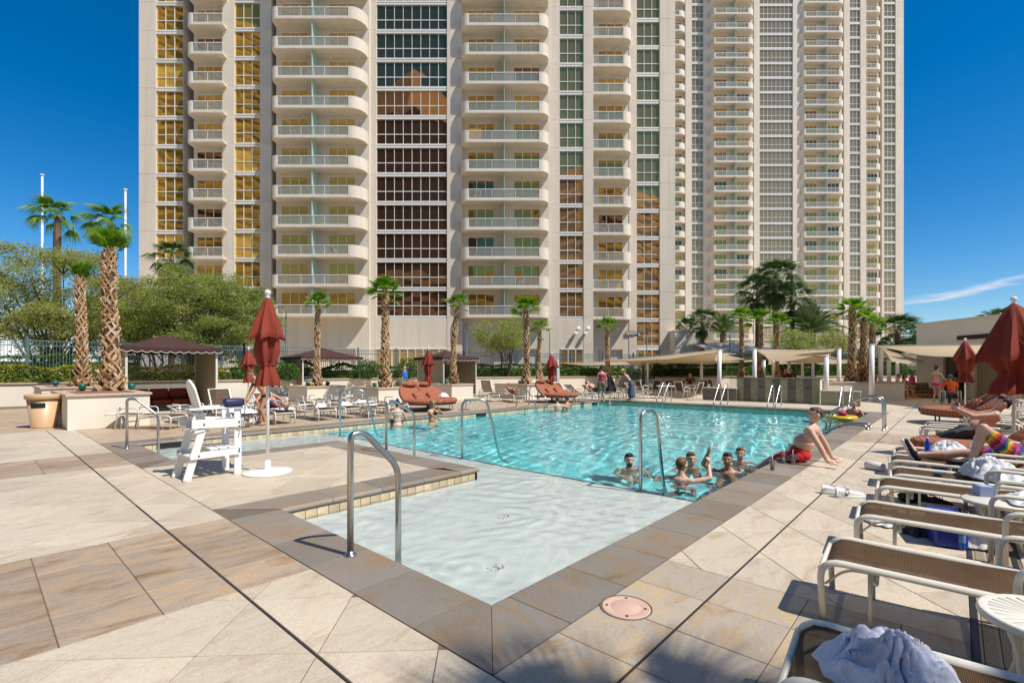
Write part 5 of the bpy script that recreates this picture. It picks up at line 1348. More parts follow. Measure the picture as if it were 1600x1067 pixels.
# ---------------------------------------------------------------- round daybeds
M['rib'] = plain('rust_stripe', (.32, .10, .05), .9, var=.1)
def ribmat():
    m = M['rib']; nt = m.node_tree; L = nt.links; p = nt.nodes['Principled BSDF']; tc = N(nt, 'TexCoord')
    w = N(nt, 'TexWave', Scale=4.2, wave_type='BANDS', bands_direction='Y'); L.new(tc.outputs['Object'], w.inputs[0])
    c = ramp(nt, w.outputs['Fac'], [(.05, (.20, .06, .032)), (.22, (.33, .105, .052)), (.9, (.37, .125, .062))]); L.new(c, p.inputs['Base Color'])
    b = N(nt, 'Bump', Strength=.12, Distance=.01); L.new(w.outputs['Fac'], b.inputs['Height']); L.new(b.outputs[0], p.inputs['Normal'])
ribmat()
def daybed(label, loc, rz, rx=1.05, ry=1.05, back=38, h=.42, pillows=True):
    t = thing('daybed', label, 'daybed', loc, rz, 'rust-cushioned round daybeds')
    b = MB(); o = ovalpts(rx, ry); b.prism(inset(o, .05), h - .16, h - .12); b.build('platform', M['dark'], t)
    for (x, y) in ((-.6, -.7), (.6, -.7), (-.6, .6), (.6, .6)):
        b = MB(); b.tube(bend([(x - .12, y, 0), (x - .05, y, h - .16)], .02), .014, 6); b.tube([(x + .12, y, 0), (x + .05, y, h - .16)], .014, 6); b.tube([(x - .12, y, .012), (x + .12, y, .012)], .012, 6); b.build('leg', M['dark'], t)
    b = MB(); cushion(b, ovalpts(rx, ry, 18, math.pi, 2 * math.pi) + [(rx, 0), (rx * .98, .1), (-rx * .98, .1)], h - .12, h + .05, .07); b.build('seat_cushion', M['rib'], t)
    for s_ in (-1, 1):
        half = [(s_ * .02, 0)] + [(s_ * rx * .98, 0)] + [(s_ * q[0], q[1]) for q in ovalpts(rx * .98, ry * 1.0, 9, .12, math.pi / 2)] + [(s_ * .02, ry)]
        if s_ < 0: half = half[::-1]
        b = MB(); cushion(b, half, 0, .13, .05, Matrix.Translation((0, .1, h - .06)) @ Matrix.Rotation(R(back), 4, 'X')); b.build('back_cushion', M['rib'], t)
        if pillows:
            b = MB(); b.ell((0, 0, 0), .34, .11, .10, 14); b.build('bolster', M['rib'], t, loc=(s_ * .42, .1 + .72 * math.cos(R(back)) - .16 * math.sin(R(back)), h + .05 + .72 * math.sin(R(back)) + .1), rz=s_ * .12)
            b = MB(); cushion(b, rect(-.25, .25, -.22, .22), 0, .12, .06, Matrix.Translation((s_ * .36, .12, h + .1)) @ Matrix.Rotation(R(back + 14), 4, 'X') @ Matrix.Rotation(.15, 4, 'Z')); b.build('scatter_pillow', M['rib'], t)
    return t
daybed('round rust daybed with a raised striped back, left of centre', at(668, 19.4), .08, 1.2, 1.15)
daybed('round rust daybed second from left, holding the second parasol', at(868, 24.0), .05, 1.1, 1.1)
daybed('rust daybed nearest on the right, carrying the reading man', (8.75, -3.2, 0), math.pi + .17, .95, 1.4, 42, .40, False)
daybed('far round rust daybed near the pool ladder on the right', (17.2, -2.7, 0), math.pi + .1, 1.2, 1.15, 40)
daybed('rust daybed at the right edge under the large parasol', (12.2, -4.6, 0), math.pi + .1, 1.1, 1.2, 45)
t = thing('cup_table', 'small glass table clamped to the slim daybed parasol', 'side table', at(669, 20.2, .62))
b = MB(); b.lathe([(.02, 0), (.26, 0), (.26, .02), (.02, .02)], 20); b.build('table_top', M['guard'], t)
b = MB(); b.lathe([(.045, -.12), (.045, .05), (.03, .05)], 10, cap=False); b.build('clamp', M['dark'], t)

# ---------------------------------------------------------------- handrails
def rail_thing(label, paths, r=.024, loc=None, flanges=(), group='brushed steel pool handrails', m='steel', name='handrail'):
    o = paths[0][0]; t = thing(name, label, 'handrail', o, 0, group)
    for P in paths:
        b = MB(); b.tube([Vector(p) - Vector(o) for p in P], r, 12); b.build('rail', M[m], t)
    for f in flanges:
        b = MB(); b.lathe([(.055, 0), (.055, .01), (.045, .02), (.03, .024), (.028, .05), (.025, .05)], 20); b.build('flange', M[m], t, loc=Vector(f) - Vector(o))
    return t
def grab(p, q, h, drop=.28, low=-.26):
    """post at p, crook at the top, slope down to a post at q that stands in the water"""
    p, q = Vector(p), Vector(q); d = (q - p); d.z = 0
    return bend([p, p + Vector((0, 0, h)), p + d * .28 + Vector((0, 0, h + .03 * 0)), q + Vector((0, 0, h - drop - q.z)), Vector((q.x, q.y, low))], .12, 7)
rail_thing('nearest steel handrail, standing on the left coping', [grab((-.22, 1.53, 0), (.26, 1.50, 0), 1.07, .36)], .029, flanges=[(-.22, 1.53, 0)])
rail_thing('steel handrail at the far end of the platform', [grab((3.0, 5.85, 0), (3.78, 6.0, 0), 1.0, .30)], .026, flanges=[(3.0, 5.85, 0)])
rail_thing('steel handrail at the far left corner beside the planter', [grab((-.32, 10.2, 0), (.15, 9.9, 0), 1.02, .36)], .026, flanges=[(-.32, 10.2, 0)])
def hoop(p, q, h, low=-.8, lean=.3):
    p, q = Vector(p), Vector(q); d = q - p; d.z = 0; up = Vector((0, 0, 1))
    return bend([p, p + up * h, p + d * .55 + up * (h + .015), Vector((q.x, q.y, low))], .16, 8)
rail_thing('steel hoop rail on the shelf edge left of centre', [hoop((4.22, 5.0, ZS), (4.95, 4.45, 0), 1.0 - ZS)], .026, flanges=[(4.22, 5.0, ZS)])
rail_thing('steel hoop rail on the shelf edge beside the bathing men', [hoop((4.22, 1.05, ZS), (4.92, .95, 0), 1.0 - ZS)], .026, flanges=[(4.22, 1.05, ZS)])
rail_thing('bluish hoop rail at the far side of the shelf', [hoop((4.22, 9.9, ZS), (5.2, 9.35, 0), 1.05 - ZS)], .026, flanges=[(4.22, 9.9, ZS)])
# ladder pair at the right coping
Ld = []
for x in (13.75, 14.35):
    Ld.append(bend([(x, -1.0, 0), (x, -.98, .86), (x, -.6, .90), (x, .22, .42), (x, .34, -.2), (x, .12, -.02), (x, -.25, .12), (x, -.62, .10), (x, -.66, 0)], .2, 7))
rail_thing('pair of curved steel ladder rails at the right coping', Ld, .026, flanges=[(x, y, 0) for x in (13.75, 14.35) for y in (-1.0, -.66)])
Ld = []
for k, x in enumerate((13.2, 14.0)):
    Ld.append(bend([(x, 11.5, 0), (x, 11.45, .85), (x, 11.1, .88), (x, 10.5, .35), (x, 10.45, -.3)], .16, 6))
rail_thing('pair of steel ladder rails at the far coping near the second daybed', Ld, .026, flanges=[(x, 11.5, 0) for x in (13.2, 14.0)])
for (ys, lab) in (((8.3, 8.0), 'bright slanting rail at the far end, leftmost'), ((5.6, 5.3), 'bright slanting rail in front of the striped bar wall'), ((3.4, 3.1), 'thin rail at the middle of the striped bar wall'), ((.9, .6), 'bright slanting rail at the far right corner of the pool')):
    rail_thing(lab, [bend([(20.75, y, 0), (20.75, y, .92), (20.5, y, .96), (19.75, y, .1), (19.75, y, -.5)], .12, 6) for y in ys], .022, flanges=[(20.75, y, 0) for y in ys], group='slanting rails at the far end of the pool')

# ---------------------------------------------------------------- lifeguard chair
CH = thing('lifeguard_chair', 'white low lifeguard chair with an arched slat back, seen from behind', 'lifeguard chair', (-.36, 5.86, 0), .06)
b = MB(); w = .50
def leg(y, rear):
    b = MB()
    if rear: b.beam((0, y, 0), (.22, y, .80), .035, .105, up=(1, 0, 0), ch=.004)
    else: b.beam((.70, y, 0), (.70, y, 1.02), .035, .105, up=(1, 0, 0), ch=.004)
    b.build('leg', M['hdpe'], CH)
for y in (.02, .48):
    leg(y, True); leg(y, False)
    q = MB(); q.beam((.05, y + (.042 if y > .2 else -.042), .83), (.78, y + (.042 if y > .2 else -.042), .80), .03, .13, ch=.004); q.build('seat_rail', M['hdpe'], CH)
    q = MB(); q.beam((.03, y + (.042 if y > .2 else -.042), .36), (.72, y + (.042 if y > .2 else -.042), .36), .03, .095, ch=.004); q.build('side_rail', M['hdpe'], CH)
    q = MB(); q.beam((.02, y, 1.045), (.84, y, 1.045), .115, .026, ch=.006); q.build('armrest', M['hdpe'], CH)
for (x, z) in ((.10, .33), (.17, .36)):
    pass
q = MB(); q.beam((.09, -.03, .36), (.09, .53, .36), .035, .13, up=(1, 0, .2), ch=.004); q.build('back_stretcher', M['hdpe'], CH)
q = MB(); q.beam((.16, -.02, .72), (.16, .52, .72), .035, .14, up=(1, 0, .2), ch=.004); q.build('back_stretcher', M['hdpe'], CH)
for i in range(5):
    q = MB(); q.box(.26 + .115 * i, .36 + .115 * i, .045, .455, .84, .865, ch=.004); q.build('seat_slat', M['hdpe'], CH)
for i in range(3):
    q = MB(); q.box(.30 + .13 * i, .41 + .13 * i, -.02, .52, .42, .445, ch=.004); q.build('foot_slat', M['hdpe'], CH)
bdir = Vector((-.26, 0, .96)).normalized()
for i, (ya, yb, zt_) in enumerate(((.09, .185, .60), (.20, .30, .68), (.315, .41, .60))):
    n_ = 8; pts = []
    for k in range(n_ + 1):
        u = k / n_; y = ya + (yb - ya) * u; rr = ((y - .25) / .17) ** 2; pts.append((y, .70 - .16 * rr))
    q = MB(); vs = []
    o = Vector((.27, 0, .80)); nrm = Vector((.96, 0, .26))
    ring = [(ya, -.12), (yb, -.12)] + pts[::-1]
    for dz in (0, .026): vs += [o + bdir * h_ + nrm * dz + Vector((0, y, 0)) for (y, h_) in ring]
    m_ = len(ring); q.add(vs, [list(range(m_)), [m_ + j for j in range(m_)][::-1]] + [(j, m_ + j, m_ + (j + 1) % m_, (j + 1) % m_) for j in range(m_)]); q.fix = True
    q.build('back_slat', M['hdpe'], CH)
q = MB(); q.beam(o + bdir * .17 + Vector((-.012, .04, 0)), o + bdir * .17 + Vector((-.012, .46, 0)), .03, .07, up=(1, 0, .26), ch=.004); q.build('back_batten', M['hdpe'], CH)
for (x, z) in ((.70, .82), (.70, .75), (.70, .36), (.70, .40), (.14, .36), (.21, .82)):
    for y in (-.065 + .02, .545): q = MB(); q.lathe([(.012, -.006), (.012, .006)], 8, Matrix.Translation((x, y, z)) @ Matrix.Rotation(R(90), 4, 'X')); q.build('bolt', M['dark'], CH)
t = thing('rescue_bag', 'navy rescue bag with a dangling strap hung on the lifeguard chair arm', 'bag', (-.36 + .36, 5.86 + .02, 1.062), .06)
b = MB(); cushion(b, rect(.12, .42, -.07, .07, .04), 0, .12, .03); b.build('bag_body', plain('navy_nylon', (.015, .018, .075), .5, var=.3), t)
b = MB(); b.tube([(.38, -.07, .1), (.40, -.10, .0), (.39, -.11, -.16), (.36, -.11, -.34)], .011, 6, flat=.4); b.build('strap', M['black'], t)
b = MB(); b.box(.16, .38, -.078, -.072, .04, .08); b.build('reflector', plain('bag_panel', (.03, .035, .12), .4), t)

# ---------------------------------------------------------------- litter bin, lamp posts, sails, bar wall
t = thing('litter_bin', 'tan round litter bin with a dark slot beside the left planter', 'litter bin', gp(69, 667, 0), FACE)
b = MB(); b.lathe([(.285, 0), (.29, .03), (.28, .05), (.365, .80)], 40); b.build('bin_body', M['tan'], t)
b = MB(); b.lathe([(.385, .79), (.41, .81), (.41, .91), (.40, .925), (.36, .93), (.22, .91), (.02, .91)], 40); b.build('rim', M['tan'], t)
b = MB()
for k in range(9):
    a0, a1 = R(-96 + k * 6), R(-90 + k * 6); 
    b.add([(.342 * math.cos(a), .342 * math.sin(a), z) if z < .62 else (.359 * math.cos(a), .359 * math.sin(a), z) for (a, z) in ((a0, .56), (a1, .56), (a1, .70), (a0, .70))], [(0, 1, 2, 3)])
b.build('slot', M['black'], t)
def lamp(label, px, d, ytop):
    t = thing('lamp_post', label, 'lamp post', at(px, d), FACE, 'gooseneck lamp posts'); h = hz(ytop, d)
    b = MB(); b.lathe([(.14, 0), (.14, .5), (.08, .6), (.055, .7), (.05, h - .9)], 10); b.build('post', M['lampm'], t)
    b = MB(); b.tube([(0, 0, h - .9)] + [(-.42 + .42 * math.cos(a), 0, h - .42 + .42 * math.sin(a)) for a in [i * math.pi / 8 for i in range(9)]] + [(-.84, 0, h - .6)], .032, 8); b.build('gooseneck', M['lampm'], t)
    b = MB(); b.lathe([(.06, h - .55), (.08, h - .68), (.12, h - .75), (.33, h - .95), (.34, h - 1.0)], 16, Matrix.Translation((-.84, 0, 0)), cap=False); b.build('lamp_shade', M['lampm'], t)
    b = MB(); b.ell((-.84, 0, h - .9), .1, .1, .13, 10); b.build('bulb', M['hdpe'], t)
lamp('gooseneck lamp post right of the big closed parasol', 447, 36, 478)
lamp('gooseneck lamp post behind the leaning palm', 729, 42, 499)
lamp('gooseneck lamp post beside the small distant palm', 859, 44, 513)
lamp('gooseneck lamp post in front of the lowest gold bay', 1011, 46, 508)
b = None
t = thing('lamp_post', 'plain dark pole before the pale metal roof', 'pole', at(1140.5, 42)); b = MB(); b.lathe([(.06, 0), (.05, hz(522, 42)), (.02, hz(521, 42))], 8); b.build('post', M['lampm'], t)
def sail(label, C4, sag=.35, n_=14):
    """tensioned cloth between corner points, edges drawn inwards"""
    t = thing('shade_sail', label, 'shade sail', C4[0], 0, 'cream shade sails')
    o = Vector(C4[0]); c4 = [Vector(c) for c in C4]
    if len(c4) == 3: c4 = [c4[0], c4[1], c4[2], c4[2].lerp(c4[0], .02)]
    cen = sum(c4, Vector()) / 4
    def P(u, v):
        p = c4[0] * (1 - u) * (1 - v) + c4[1] * u * (1 - v) + c4[2] * u * v + c4[3] * (1 - u) * v
        e = .13 * ((4 * u * (1 - u)) * (1 - 4 * v * (1 - v)) + (4 * v * (1 - v)) * (1 - 4 * u * (1 - u)))
        q = p.lerp(cen, e); q.z = p.z - sag * 16 * u * (1 - u) * v * (1 - v) * .35 - .1 * e; return q - o
    b = MB(); b.grid(P, n_, n_); b.build('cloth', M['sail'], t)
    for (s_, f) in enumerate((lambda k: P(k, 0), lambda k: P(1, k), lambda k: P(k, 1), lambda k: P(0, k))):
        b = MB(); pts = [f(i / n_) for i in range(n_ + 1)]
        if (pts[0] - pts[-1]).length > .3: b.tube(pts, .03, 5); b.build('hem', M['sail'], t)
A_ = lambda px, py, d: at(px, d, hz(py, d))
sail('bright cream sail reaching left to the palm by the gate', [A_(940, 563, 34), A_(1124, 546, 26), A_(1150, 553, 44), A_(1010, 563, 43)], .2)
sail('shaded tan sail below the bright one', [A_(985, 567, 40), A_(1124, 550, 26), A_(1188, 564, 38), A_(1100, 568, 46)], .4)
sail('narrow strip sail running left behind the pink suit woman', [A_(866, 567, 41), A_(1012, 563, 36), A_(1012, 569, 38), A_(866, 571, 43)], .05)
sail('wide sail over the striped bar wall', [A_(1180, 546, 25.5), A_(1306, 545, 25), A_(1300, 566, 40), A_(1200, 569, 40)], .5)
sail('lower sail over the right end of the bar', [A_(1235, 552, 34), A_(1292, 556, 25), A_(1352, 566, 33), A_(1280, 569, 44)], .4)
sail('largest sail stretching right from the broad planter to the pool house', [A_(1362, 540, 26), A_(1610, 535, 17), A_(1640, 548, 22), A_(1436, 556, 33)], .9)
sail('shaded sail between the broad planter and the pool house', [A_(1378, 545, 27), A_(1440, 563, 30), A_(1420, 568, 40), A_(1390, 564, 38)], .4)
for (px, yt, d, w, lab) in ((1124, 547, 26, .21, 'sail post left of the bar, tall'), (1096, 566, 34, .2, 'sail post among the dining chairs'), (1179, 546, 25.5, .2, 'sail post left of the slim palms'), (1194, 563, 38, .2, 'sail post just right of the first slim palm'), (1209, 558, 34, .25, 'sail post between the slim palms'), (1233, 556, 34, .2, 'sail post right of the slim palms, upper'), (1254, 566, 38, .2, 'middle sail post over the bar'), (1270, 567, 40, .22, 'yellow-lit sail post over the bar'), (1291, 557, 24.5, .22, 'thick sail post at the right end of the bar'), (1311, 545, 26, .2, 'tall sail post left of the broad planter'), (1362, 539, 24, .22, 'thick tall sail post right of the broad planter palms'), (1376, 543, 26.5, .22, 'second thick sail post right of the broad planter palms'), (1389, 562, 30, .22, 'shorter sail post by the sofas'), (1402, 560, 36, .22, 'farther sail post by the pink towel'), (1012, 568, 36, .13, 'slender sail post by the gate')):
    t = thing('sail_post', lab, 'post', at(px, d), 0, 'cream sail posts'); h = hz(yt, d)
    b = MB(); b.lathe([(w * .5, 0), (w * .5, h)], 14); b.build('shaft', M['white'], t)
    b = MB(); b.lathe([(w * .8, 0), (w * .8, .03), (w * .55, .05)], 14); b.build('base_plate', M['white'], t)
    b = MB(); b.lathe([(w * .54, h), (w * .54, h + .05), (.01, h + .06)], 14); b.build('cap', M['white'], t)
def rayx(px, x):                                          # point where the sight line of column px meets the plane of constant x
    k = (px - PX0) / FOC; dr = RGT * k + FWD; return CAMY + dr.y * (x - CAMX) / dr.x
xb_ = 23.6; ya, yb = rayx(1281, xb_), rayx(1151, xb_)
t = thing('bar_wall', 'striped green and grey stone wall at the far end of the pool', 'wall', (xb_, ya, 0))
n_ = 11; hb = hz(590, 24.6)
mg = stone('green_stone', [(.3, (.24, .25, .15)), (.55, (.36, .37, .24)), (.75, (.44, .45, .31))], (2, 2, 6), 2, .35, .1); mt = stone('taupe_stone', [(.3, (.12, .105, .08)), (.55, (.19, .165, .13)), (.75, (.24, .215, .175))], (2, 2, 6), 2, .35, .1)
b = MB(); b.box(.04, .5, 0, yb - ya, 0, hb - .03); b.build('core', M['stucco'], t)
b = MB(); b.box(-.02, .56, -.03, yb - ya + .03, hb - .03, hb + .02, ch=.005); b.build('bar_top', mt, t)
ys = [(yb - ya) * i / n_ for i in range(n_ + 1)]
for i in range(n_): b = MB(); b.box(0 if i % 2 else .012, .05, ys[i] + .003, ys[i + 1] - .003, .0, hb - .035); b.build('stone_panel', mg if i % 2 == 0 else mt, t)
for i in range(5): b = MB(); b.box(-.05, 0, ys[2 * i + 1] + .1, ys[2 * i + 2] - .1, hb - .45, hb - .42); b.build('spout', M['dark'], t)
for (pa, pb, lab) in ((1098, 1150, 'low olive stone wall left of the striped one'), (1282, 1344, 'low olive stone wall right of the striped one')):
    y0, y1 = rayx(pb, xb_ - .3), rayx(pa, xb_ - .3); t = thing('low_wall', lab, 'wall', (xb_ - .3, y0, 0)); hl = hz(607, 24.6)
    b = MB(); b.box(0, .25, 0, y1 - y0, 0, hl); b.build('stone_face', mt if pa < 1200 else mg, t)
    b = MB(); b.box(-.02, .27, -.02, y1 - y0 + .02, hl + .001, hl + .035); b.build('cap', M['stucco'], t)

# ---------------------------------------------------------------- people
REM = []                                               # meshes to be fused by a voxel pass
def fuse(b, name, mat, parent, vox, smooth=4):
    o = b.build(name, mat, parent)
    m = o.modifiers.new('fuse', 'REMESH'); m.mode = 'VOXEL'; m.voxel_size = vox; m.use_smooth_shade = True
    s = o.modifiers.new('soften', 'SMOOTH'); s.iterations = smooth; s.factor = .5
    REM.append(o); o.cycles.is_caustics_receiver = True; return o
def ik(a, b, l1, l2, hint):
    a, b, hint = Vector(a), Vector(b), Vector(hint); d = b - a; L = min(d.length, (l1 + l2) * .998)
    if L < abs(l1 - l2) + .01: L = abs(l1 - l2) + .01
    d = d.normalized(); k = (l1 * l1 - l2 * l2 + L * L) / (2 * L); h = math.sqrt(max(0, l1 * l1 - k * k))
    n_ = (hint - d * hint.dot(d)); n_ = n_.normalized() if n_.length > 1e-4 else d.orthogonal().normalized()
    return a + d * k + n_ * h, a + d * L
def frame(fwd, up):
    up = Vector(up).normalized(); f = Vector(fwd); f = (f - up * f.dot(up)).normalized(); r = f.cross(up)
    return Matrix((r, f, up)).transposed(), r, f, up
def person(label, loc, rz, J, skin='skin', hair='hair', hairstyle='short', female=False, wear=(), vox=.014, belly=0, beard=None, group=None, scale=1.0, extra=None, glasses=False):
    """J: pel, up, fwd, look, hands=((wrist, hint, fingerdir),..), feet=((ankle, hint, toedir),..); local axes x right, y forward, z up"""
    t = thing('person', label, 'person', loc, rz, group); t.scale = (scale,) * 3
    b = MB(); pel = Vector(J['pel']); Mx, r, f, up = frame(J['fwd'], J['up'])
    sw = .155 if female else .185; hw = .10
    wst = pel + up * .20; che = pel + up * .38; nb = pel + up * .53
    tl = J.get('curl', 0); che = che + f * tl * .3; nb = nb + f * tl
    ck = .92 if female else 1
    b.ell(pel + up * .02, .165 if female else .155, .115, .13, 14, Mx)
    b.ell(wst + f * (.01 + belly * .5), (.125 if female else .14) + belly * .5, .095 + belly, .15, 14, Mx)
    b.ell(che, .155 * ck, .105 * ck, .17, 14, Mx); b.ell(che + up * .07, .165 * ck, .10, .10, 14, Mx)
    for s_ in (-1, 1): b.ell(che + r * s_ * .075 + f * (.085 if female else .06) + up * .035, .07, .062 if female else .05, .07 if female else .06, 10, Mx)
    b.caps(nb - up * .06 - r * (sw - .03), nb - up * .06 + r * (sw - .03), .06, .06)
    lk = Vector(J['look']).normalized(); hup = Vector(J.get('hup', up)); Hm, hr, hf, hu = frame(lk, hup)
    hc = nb + up * .09 + hu * .105 + lk * .02
    b.caps(nb - up * .05, hc - hu * .05, .062 if not female else .052, .052 if not female else .046)
    b.caps(nb + r * .03, nb - up * .05 + r * (sw - .05), .05, .045); b.caps(nb - r * .03, nb - up * .05 - r * (sw - .05), .05, .045)
    b.ell(hc + hu * .02 - hf * .005, .086, .098, .10, 16, Hm)                   # skull
    b.ell(hc - hu * .055 + hf * .025, .067, .068, .066, 12, Hm)               # jaw
    b.ell(hc - hu * .098 + hf * .058, .026, .026, .022, 8, Hm)                # chin
    b.ell(hc - hu * .02 + hf * .07, .060, .026, .04, 10, Hm)                  # cheeks
    b.caps(hc + hu * .02 + hf * .09, hc - hu * .025 + hf * .112, .010, .016, 8) # nose
    b.ell(hc + hu * .042 + hf * .082, .055, .018, .014, 8, Hm)                # brow
    b.ell(hc - hu * .066 + hf * .088, .026, .012, .010, 8, Hm)                # lips
    for s_ in (-1, 1): b.ell(hc + hr * s_ * .088 - hf * .005 - hu * .012, .012, .024, .034, 8, Hm)
    arms = []
    for s_, A in zip((-1, 1), J['hands']):
        sh = nb - up * .065 + r * s_ * sw; wr, hint, fd = Vector(A[0]), Vector(A[1]), Vector(A[2]).normalized()
        if len(A) > 4: sh = sh + Vector(A[4])
        el, wr = ik(sh, wr, .29, .25, hint); arms.append((sh, el, wr)); q = .88 if female else 1
        b.ell(sh, .062 * q, .062 * q, .062 * q, 10)
        b.caps(sh, sh.lerp(el, .5), .056 * q, .05 * q); b.caps(sh.lerp(el, .5), el, .05 * q, .041 * q)
        b.caps(el, el.lerp(wr, .35), .042 * q, .042 * q); b.caps(el.lerp(wr, .35), wr, .042 * q, .027 * q)
        side = fd.cross(hint if abs(fd.dot(hint.normalized())) < .95 else up).normalized(); nrm = side.cross(fd).normalized()
        mode = A[3] if len(A) > 3 else 'relaxed'
        b.caps(wr, wr + fd * .075, .026, .030); b.ell(wr + fd * .055, .042, .05, .017, 10, Matrix((side, fd, nrm)).transposed())
        for k in range(4):
            o_ = wr + fd * .085 + side * (.032 - .0215 * k); ln = (.068, .078, .073, .056)[k]; spread = side * (.10 - .066 * k)
            cv = {'relaxed': .45, 'flat': .02, 'fist': 1.5, 'point': 1.5 if k else .02, 'grip': 1.0}[mode]
            d1 = (fd * math.cos(cv * .5) - nrm * math.sin(cv * .5) + spread * (1 if mode == 'flat' else .5)).normalized(); d2 = (fd * math.cos(cv * 1.3) - nrm * math.sin(cv * 1.3) + spread * .5).normalized()
            m_ = o_ + d1 * ln * .55; b.caps(o_ - fd * .02, m_, .0105, .0095, 8); b.caps(m_, m_ + d2 * ln * .5, .0095, .008, 8)
        o_ = wr + fd * .03 + side * .035; d1 = (fd * .75 + side * .6 - nrm * .2).normalized(); b.caps(o_ - side * .015, o_ + d1 * .042, .014, .011, 8); b.caps(o_ + d1 * .042, o_ + d1 * .042 + (fd * .9 + side * .15).normalized() * .03, .011, .009, 8)
    legs = []
    for s_, A in zip((-1, 1), J['feet']):
        hp = pel + r * s_ * hw - up * .03; an, hint, td = Vector(A[0]), Vector(A[1]), Vector(A[2]).normalized()
        kn, an = ik(hp, an, .43, .42, hint); legs.append((hp, kn, an, td)); q = .95 if female else 1
        b.caps(hp, hp.lerp(kn, .5), .088 * q, .075 * q); b.caps(hp.lerp(kn, .5), kn, .075 * q, .053 * q)
        sd = (an - kn).normalized(); calf = kn.lerp(an, .3) - (hint.normalized() * .012)
        b.caps(kn, calf, .053 * q, .056 * q); b.caps(calf, an, .056 * q, .034 * q)
        hl = an - td * .035; b.caps(hl, an, .034, .036); b.caps(an - Vector((0, 0, 0)) + sd * .01, an + td * .12 + sd * .022, .038, .028); b.caps(an + td * .12 + sd * .022, an + td * .18 + sd * .025, .03, .02)
    if J.get('water'):                                           # arms, chest and hips go on below the surface
        pass
    fuse(b, 'body', M[skin], t, vox)
    # head details
    e = MB()
    for s_ in (-1, 1): e.ell(hc + hr * s_ * .031 + hf * .0855 + hu * .018, .0115, .008, .007, 8, Hm)
    e.build('eyes', M['eye'], t)
    if glasses:
        e = MB()
        for s_ in (-1, 1): e.ell(hc + hr * s_ * .032 + hf * .101 + hu * .016, .026, .008, .02, 10, Hm); e.tube([hc + hr * s_ * .055 + hf * .098 + hu * .02, hc + hr * s_ * .08 + hu * .015], .004, 4)
        e.build('sunglasses', plain('violet_lens', (.03, .015, .08), .08), t)
    hb = MB()
    if hairstyle != 'bald':
        hb.ell(hc + hu * .030 - hf * .018, .090, .096, .093, 16, Hm); hb.ell(hc + hu * .068 + hf * .018, .070, .068, .045, 12, Hm)
        for k in range(14):
            a = k * .9; hb.ell(hc + hu * (.088 + .018 * math.sin(k * 3 + loc[0])) + hr * .045 * math.cos(a) + hf * (.005 + .055 * math.sin(a)), .026, .026, .02, 6, Hm)
        hb.ell(hc - hf * .065 - hu * .02, .058, .035, .06, 10, Hm)
        if hairstyle == 'long':
            hb.caps(hc - hf * .06, hc - hf * .085 - hu * .2, .075, .05); hb.caps(hc - hf * .05 - hr * .05, hc - hf * .06 - hr * .06 - hu * .2, .045, .03); hb.caps(hc - hf * .05 + hr * .05, hc - hf * .06 + hr * .06 - hu * .2, .045, .03)
        if hairstyle == 'bun': hb.ell(hc + hu * .12 - hf * .06, .05, .05, .05, 10, Hm); hb.ell(hc - hf * .07, .07, .05, .09, 10, Hm)
        fuse(hb, 'hair', M[hair], t, max(.009, vox * .8), 2)
    if beard:
        q = MB(); q.ell(hc - hu * .072 + hf * .034, .060, .068, .056, 12, Hm); q.ell(hc - hu * .045 + hf * .075, .038, .02, .014, 8, Hm); q.ell(hc - hu * .06 + hf * .0, .064, .05, .05, 10, Hm)
        fuse(q, 'beard', M[beard], t, max(.009, vox * .8), 2)
    for (nm, mat, kind) in wear:
        q = MB()
        if kind in ('shorts', 'trunks'):
            q.ell(pel + up * .02, .178, .132 + belly * .55, .115, 14, Mx); q.ell(pel + up * .08 + f * belly * .3, .16 + belly * .3, .11 + belly * .6, .05, 14, Mx)
            for (hp, kn, an, td) in legs: q.caps(hp, hp.lerp(kn, .66), .108, .09)
        elif kind == 'briefs': q.ell(pel + up * .0, .176, .127, .085, 14, Mx); [q.caps(hp + up * .0, hp.lerp(kn, .10), .098, .094) for (hp, kn, an, td) in legs]
        elif kind == 'bra': q.caps(che - r * .13 + f * .02, che + r * .13 + f * .02, .04, .04); [q.ell(che + r * s_ * .075 + f * .095 + up * .03, .068, .06, .06, 10, Mx) for s_ in (-1, 1)]; q.ell(che + up * .0, .164, .112, .028, 14, Mx)
        elif kind == 'suit':
            q.ell(pel + up * .02, .18, .13, .13, 14, Mx); q.ell(wst, .14, .108, .17, 14, Mx); q.ell(che, .165, .118, .12, 14, Mx)
            for s_ in (-1, 1): q.ell(che + r * s_ * .075 + f * .09 + up * .03, .075, .065, .07, 10, Mx); q.caps(che + r * s_ * .09 - f * .08 + up * .05, nb + r * s_ * .09 - up * .02, .02, .018)
        elif kind == 'skirt':
            q.ell(pel + up * .04, .185, .135, .10, 14, Mx)
            for (hp, kn, an, td) in legs: q.caps(hp, hp.lerp(kn, .55), .112, .12)
            q.caps(legs[0][0].lerp(legs[0][1], .5), legs[1][0].lerp(legs[1][1], .5), .11, .11)
        elif kind == 'wrap':
            q.ell(pel + up * .06, .185, .14, .12, 14, Mx)
            for k in range(6): u = k / 5; q.caps(pel - r * .1 + Vector((0, 0, -.05 - .55 * u)), pel + r * .1 + Vector((0, 0, -.05 - .55 * u)), .135 + .03 * u, .135 + .03 * u)
        elif kind == 'shirt':
            q.ell(pel + up * .04, .175, .13, .12, 14, Mx); q.ell(wst, .16 + belly * .5, .12 + belly, .16, 14, Mx); q.ell(che, .175, .125, .18, 14, Mx); q.caps(nb - up * .06 - r * sw, nb - up * .06 + r * sw, .075, .075)
            for (sh, el, wr) in arms: q.caps(sh, sh.lerp(el, .7), .075, .066)
        elif kind == 'trousers':
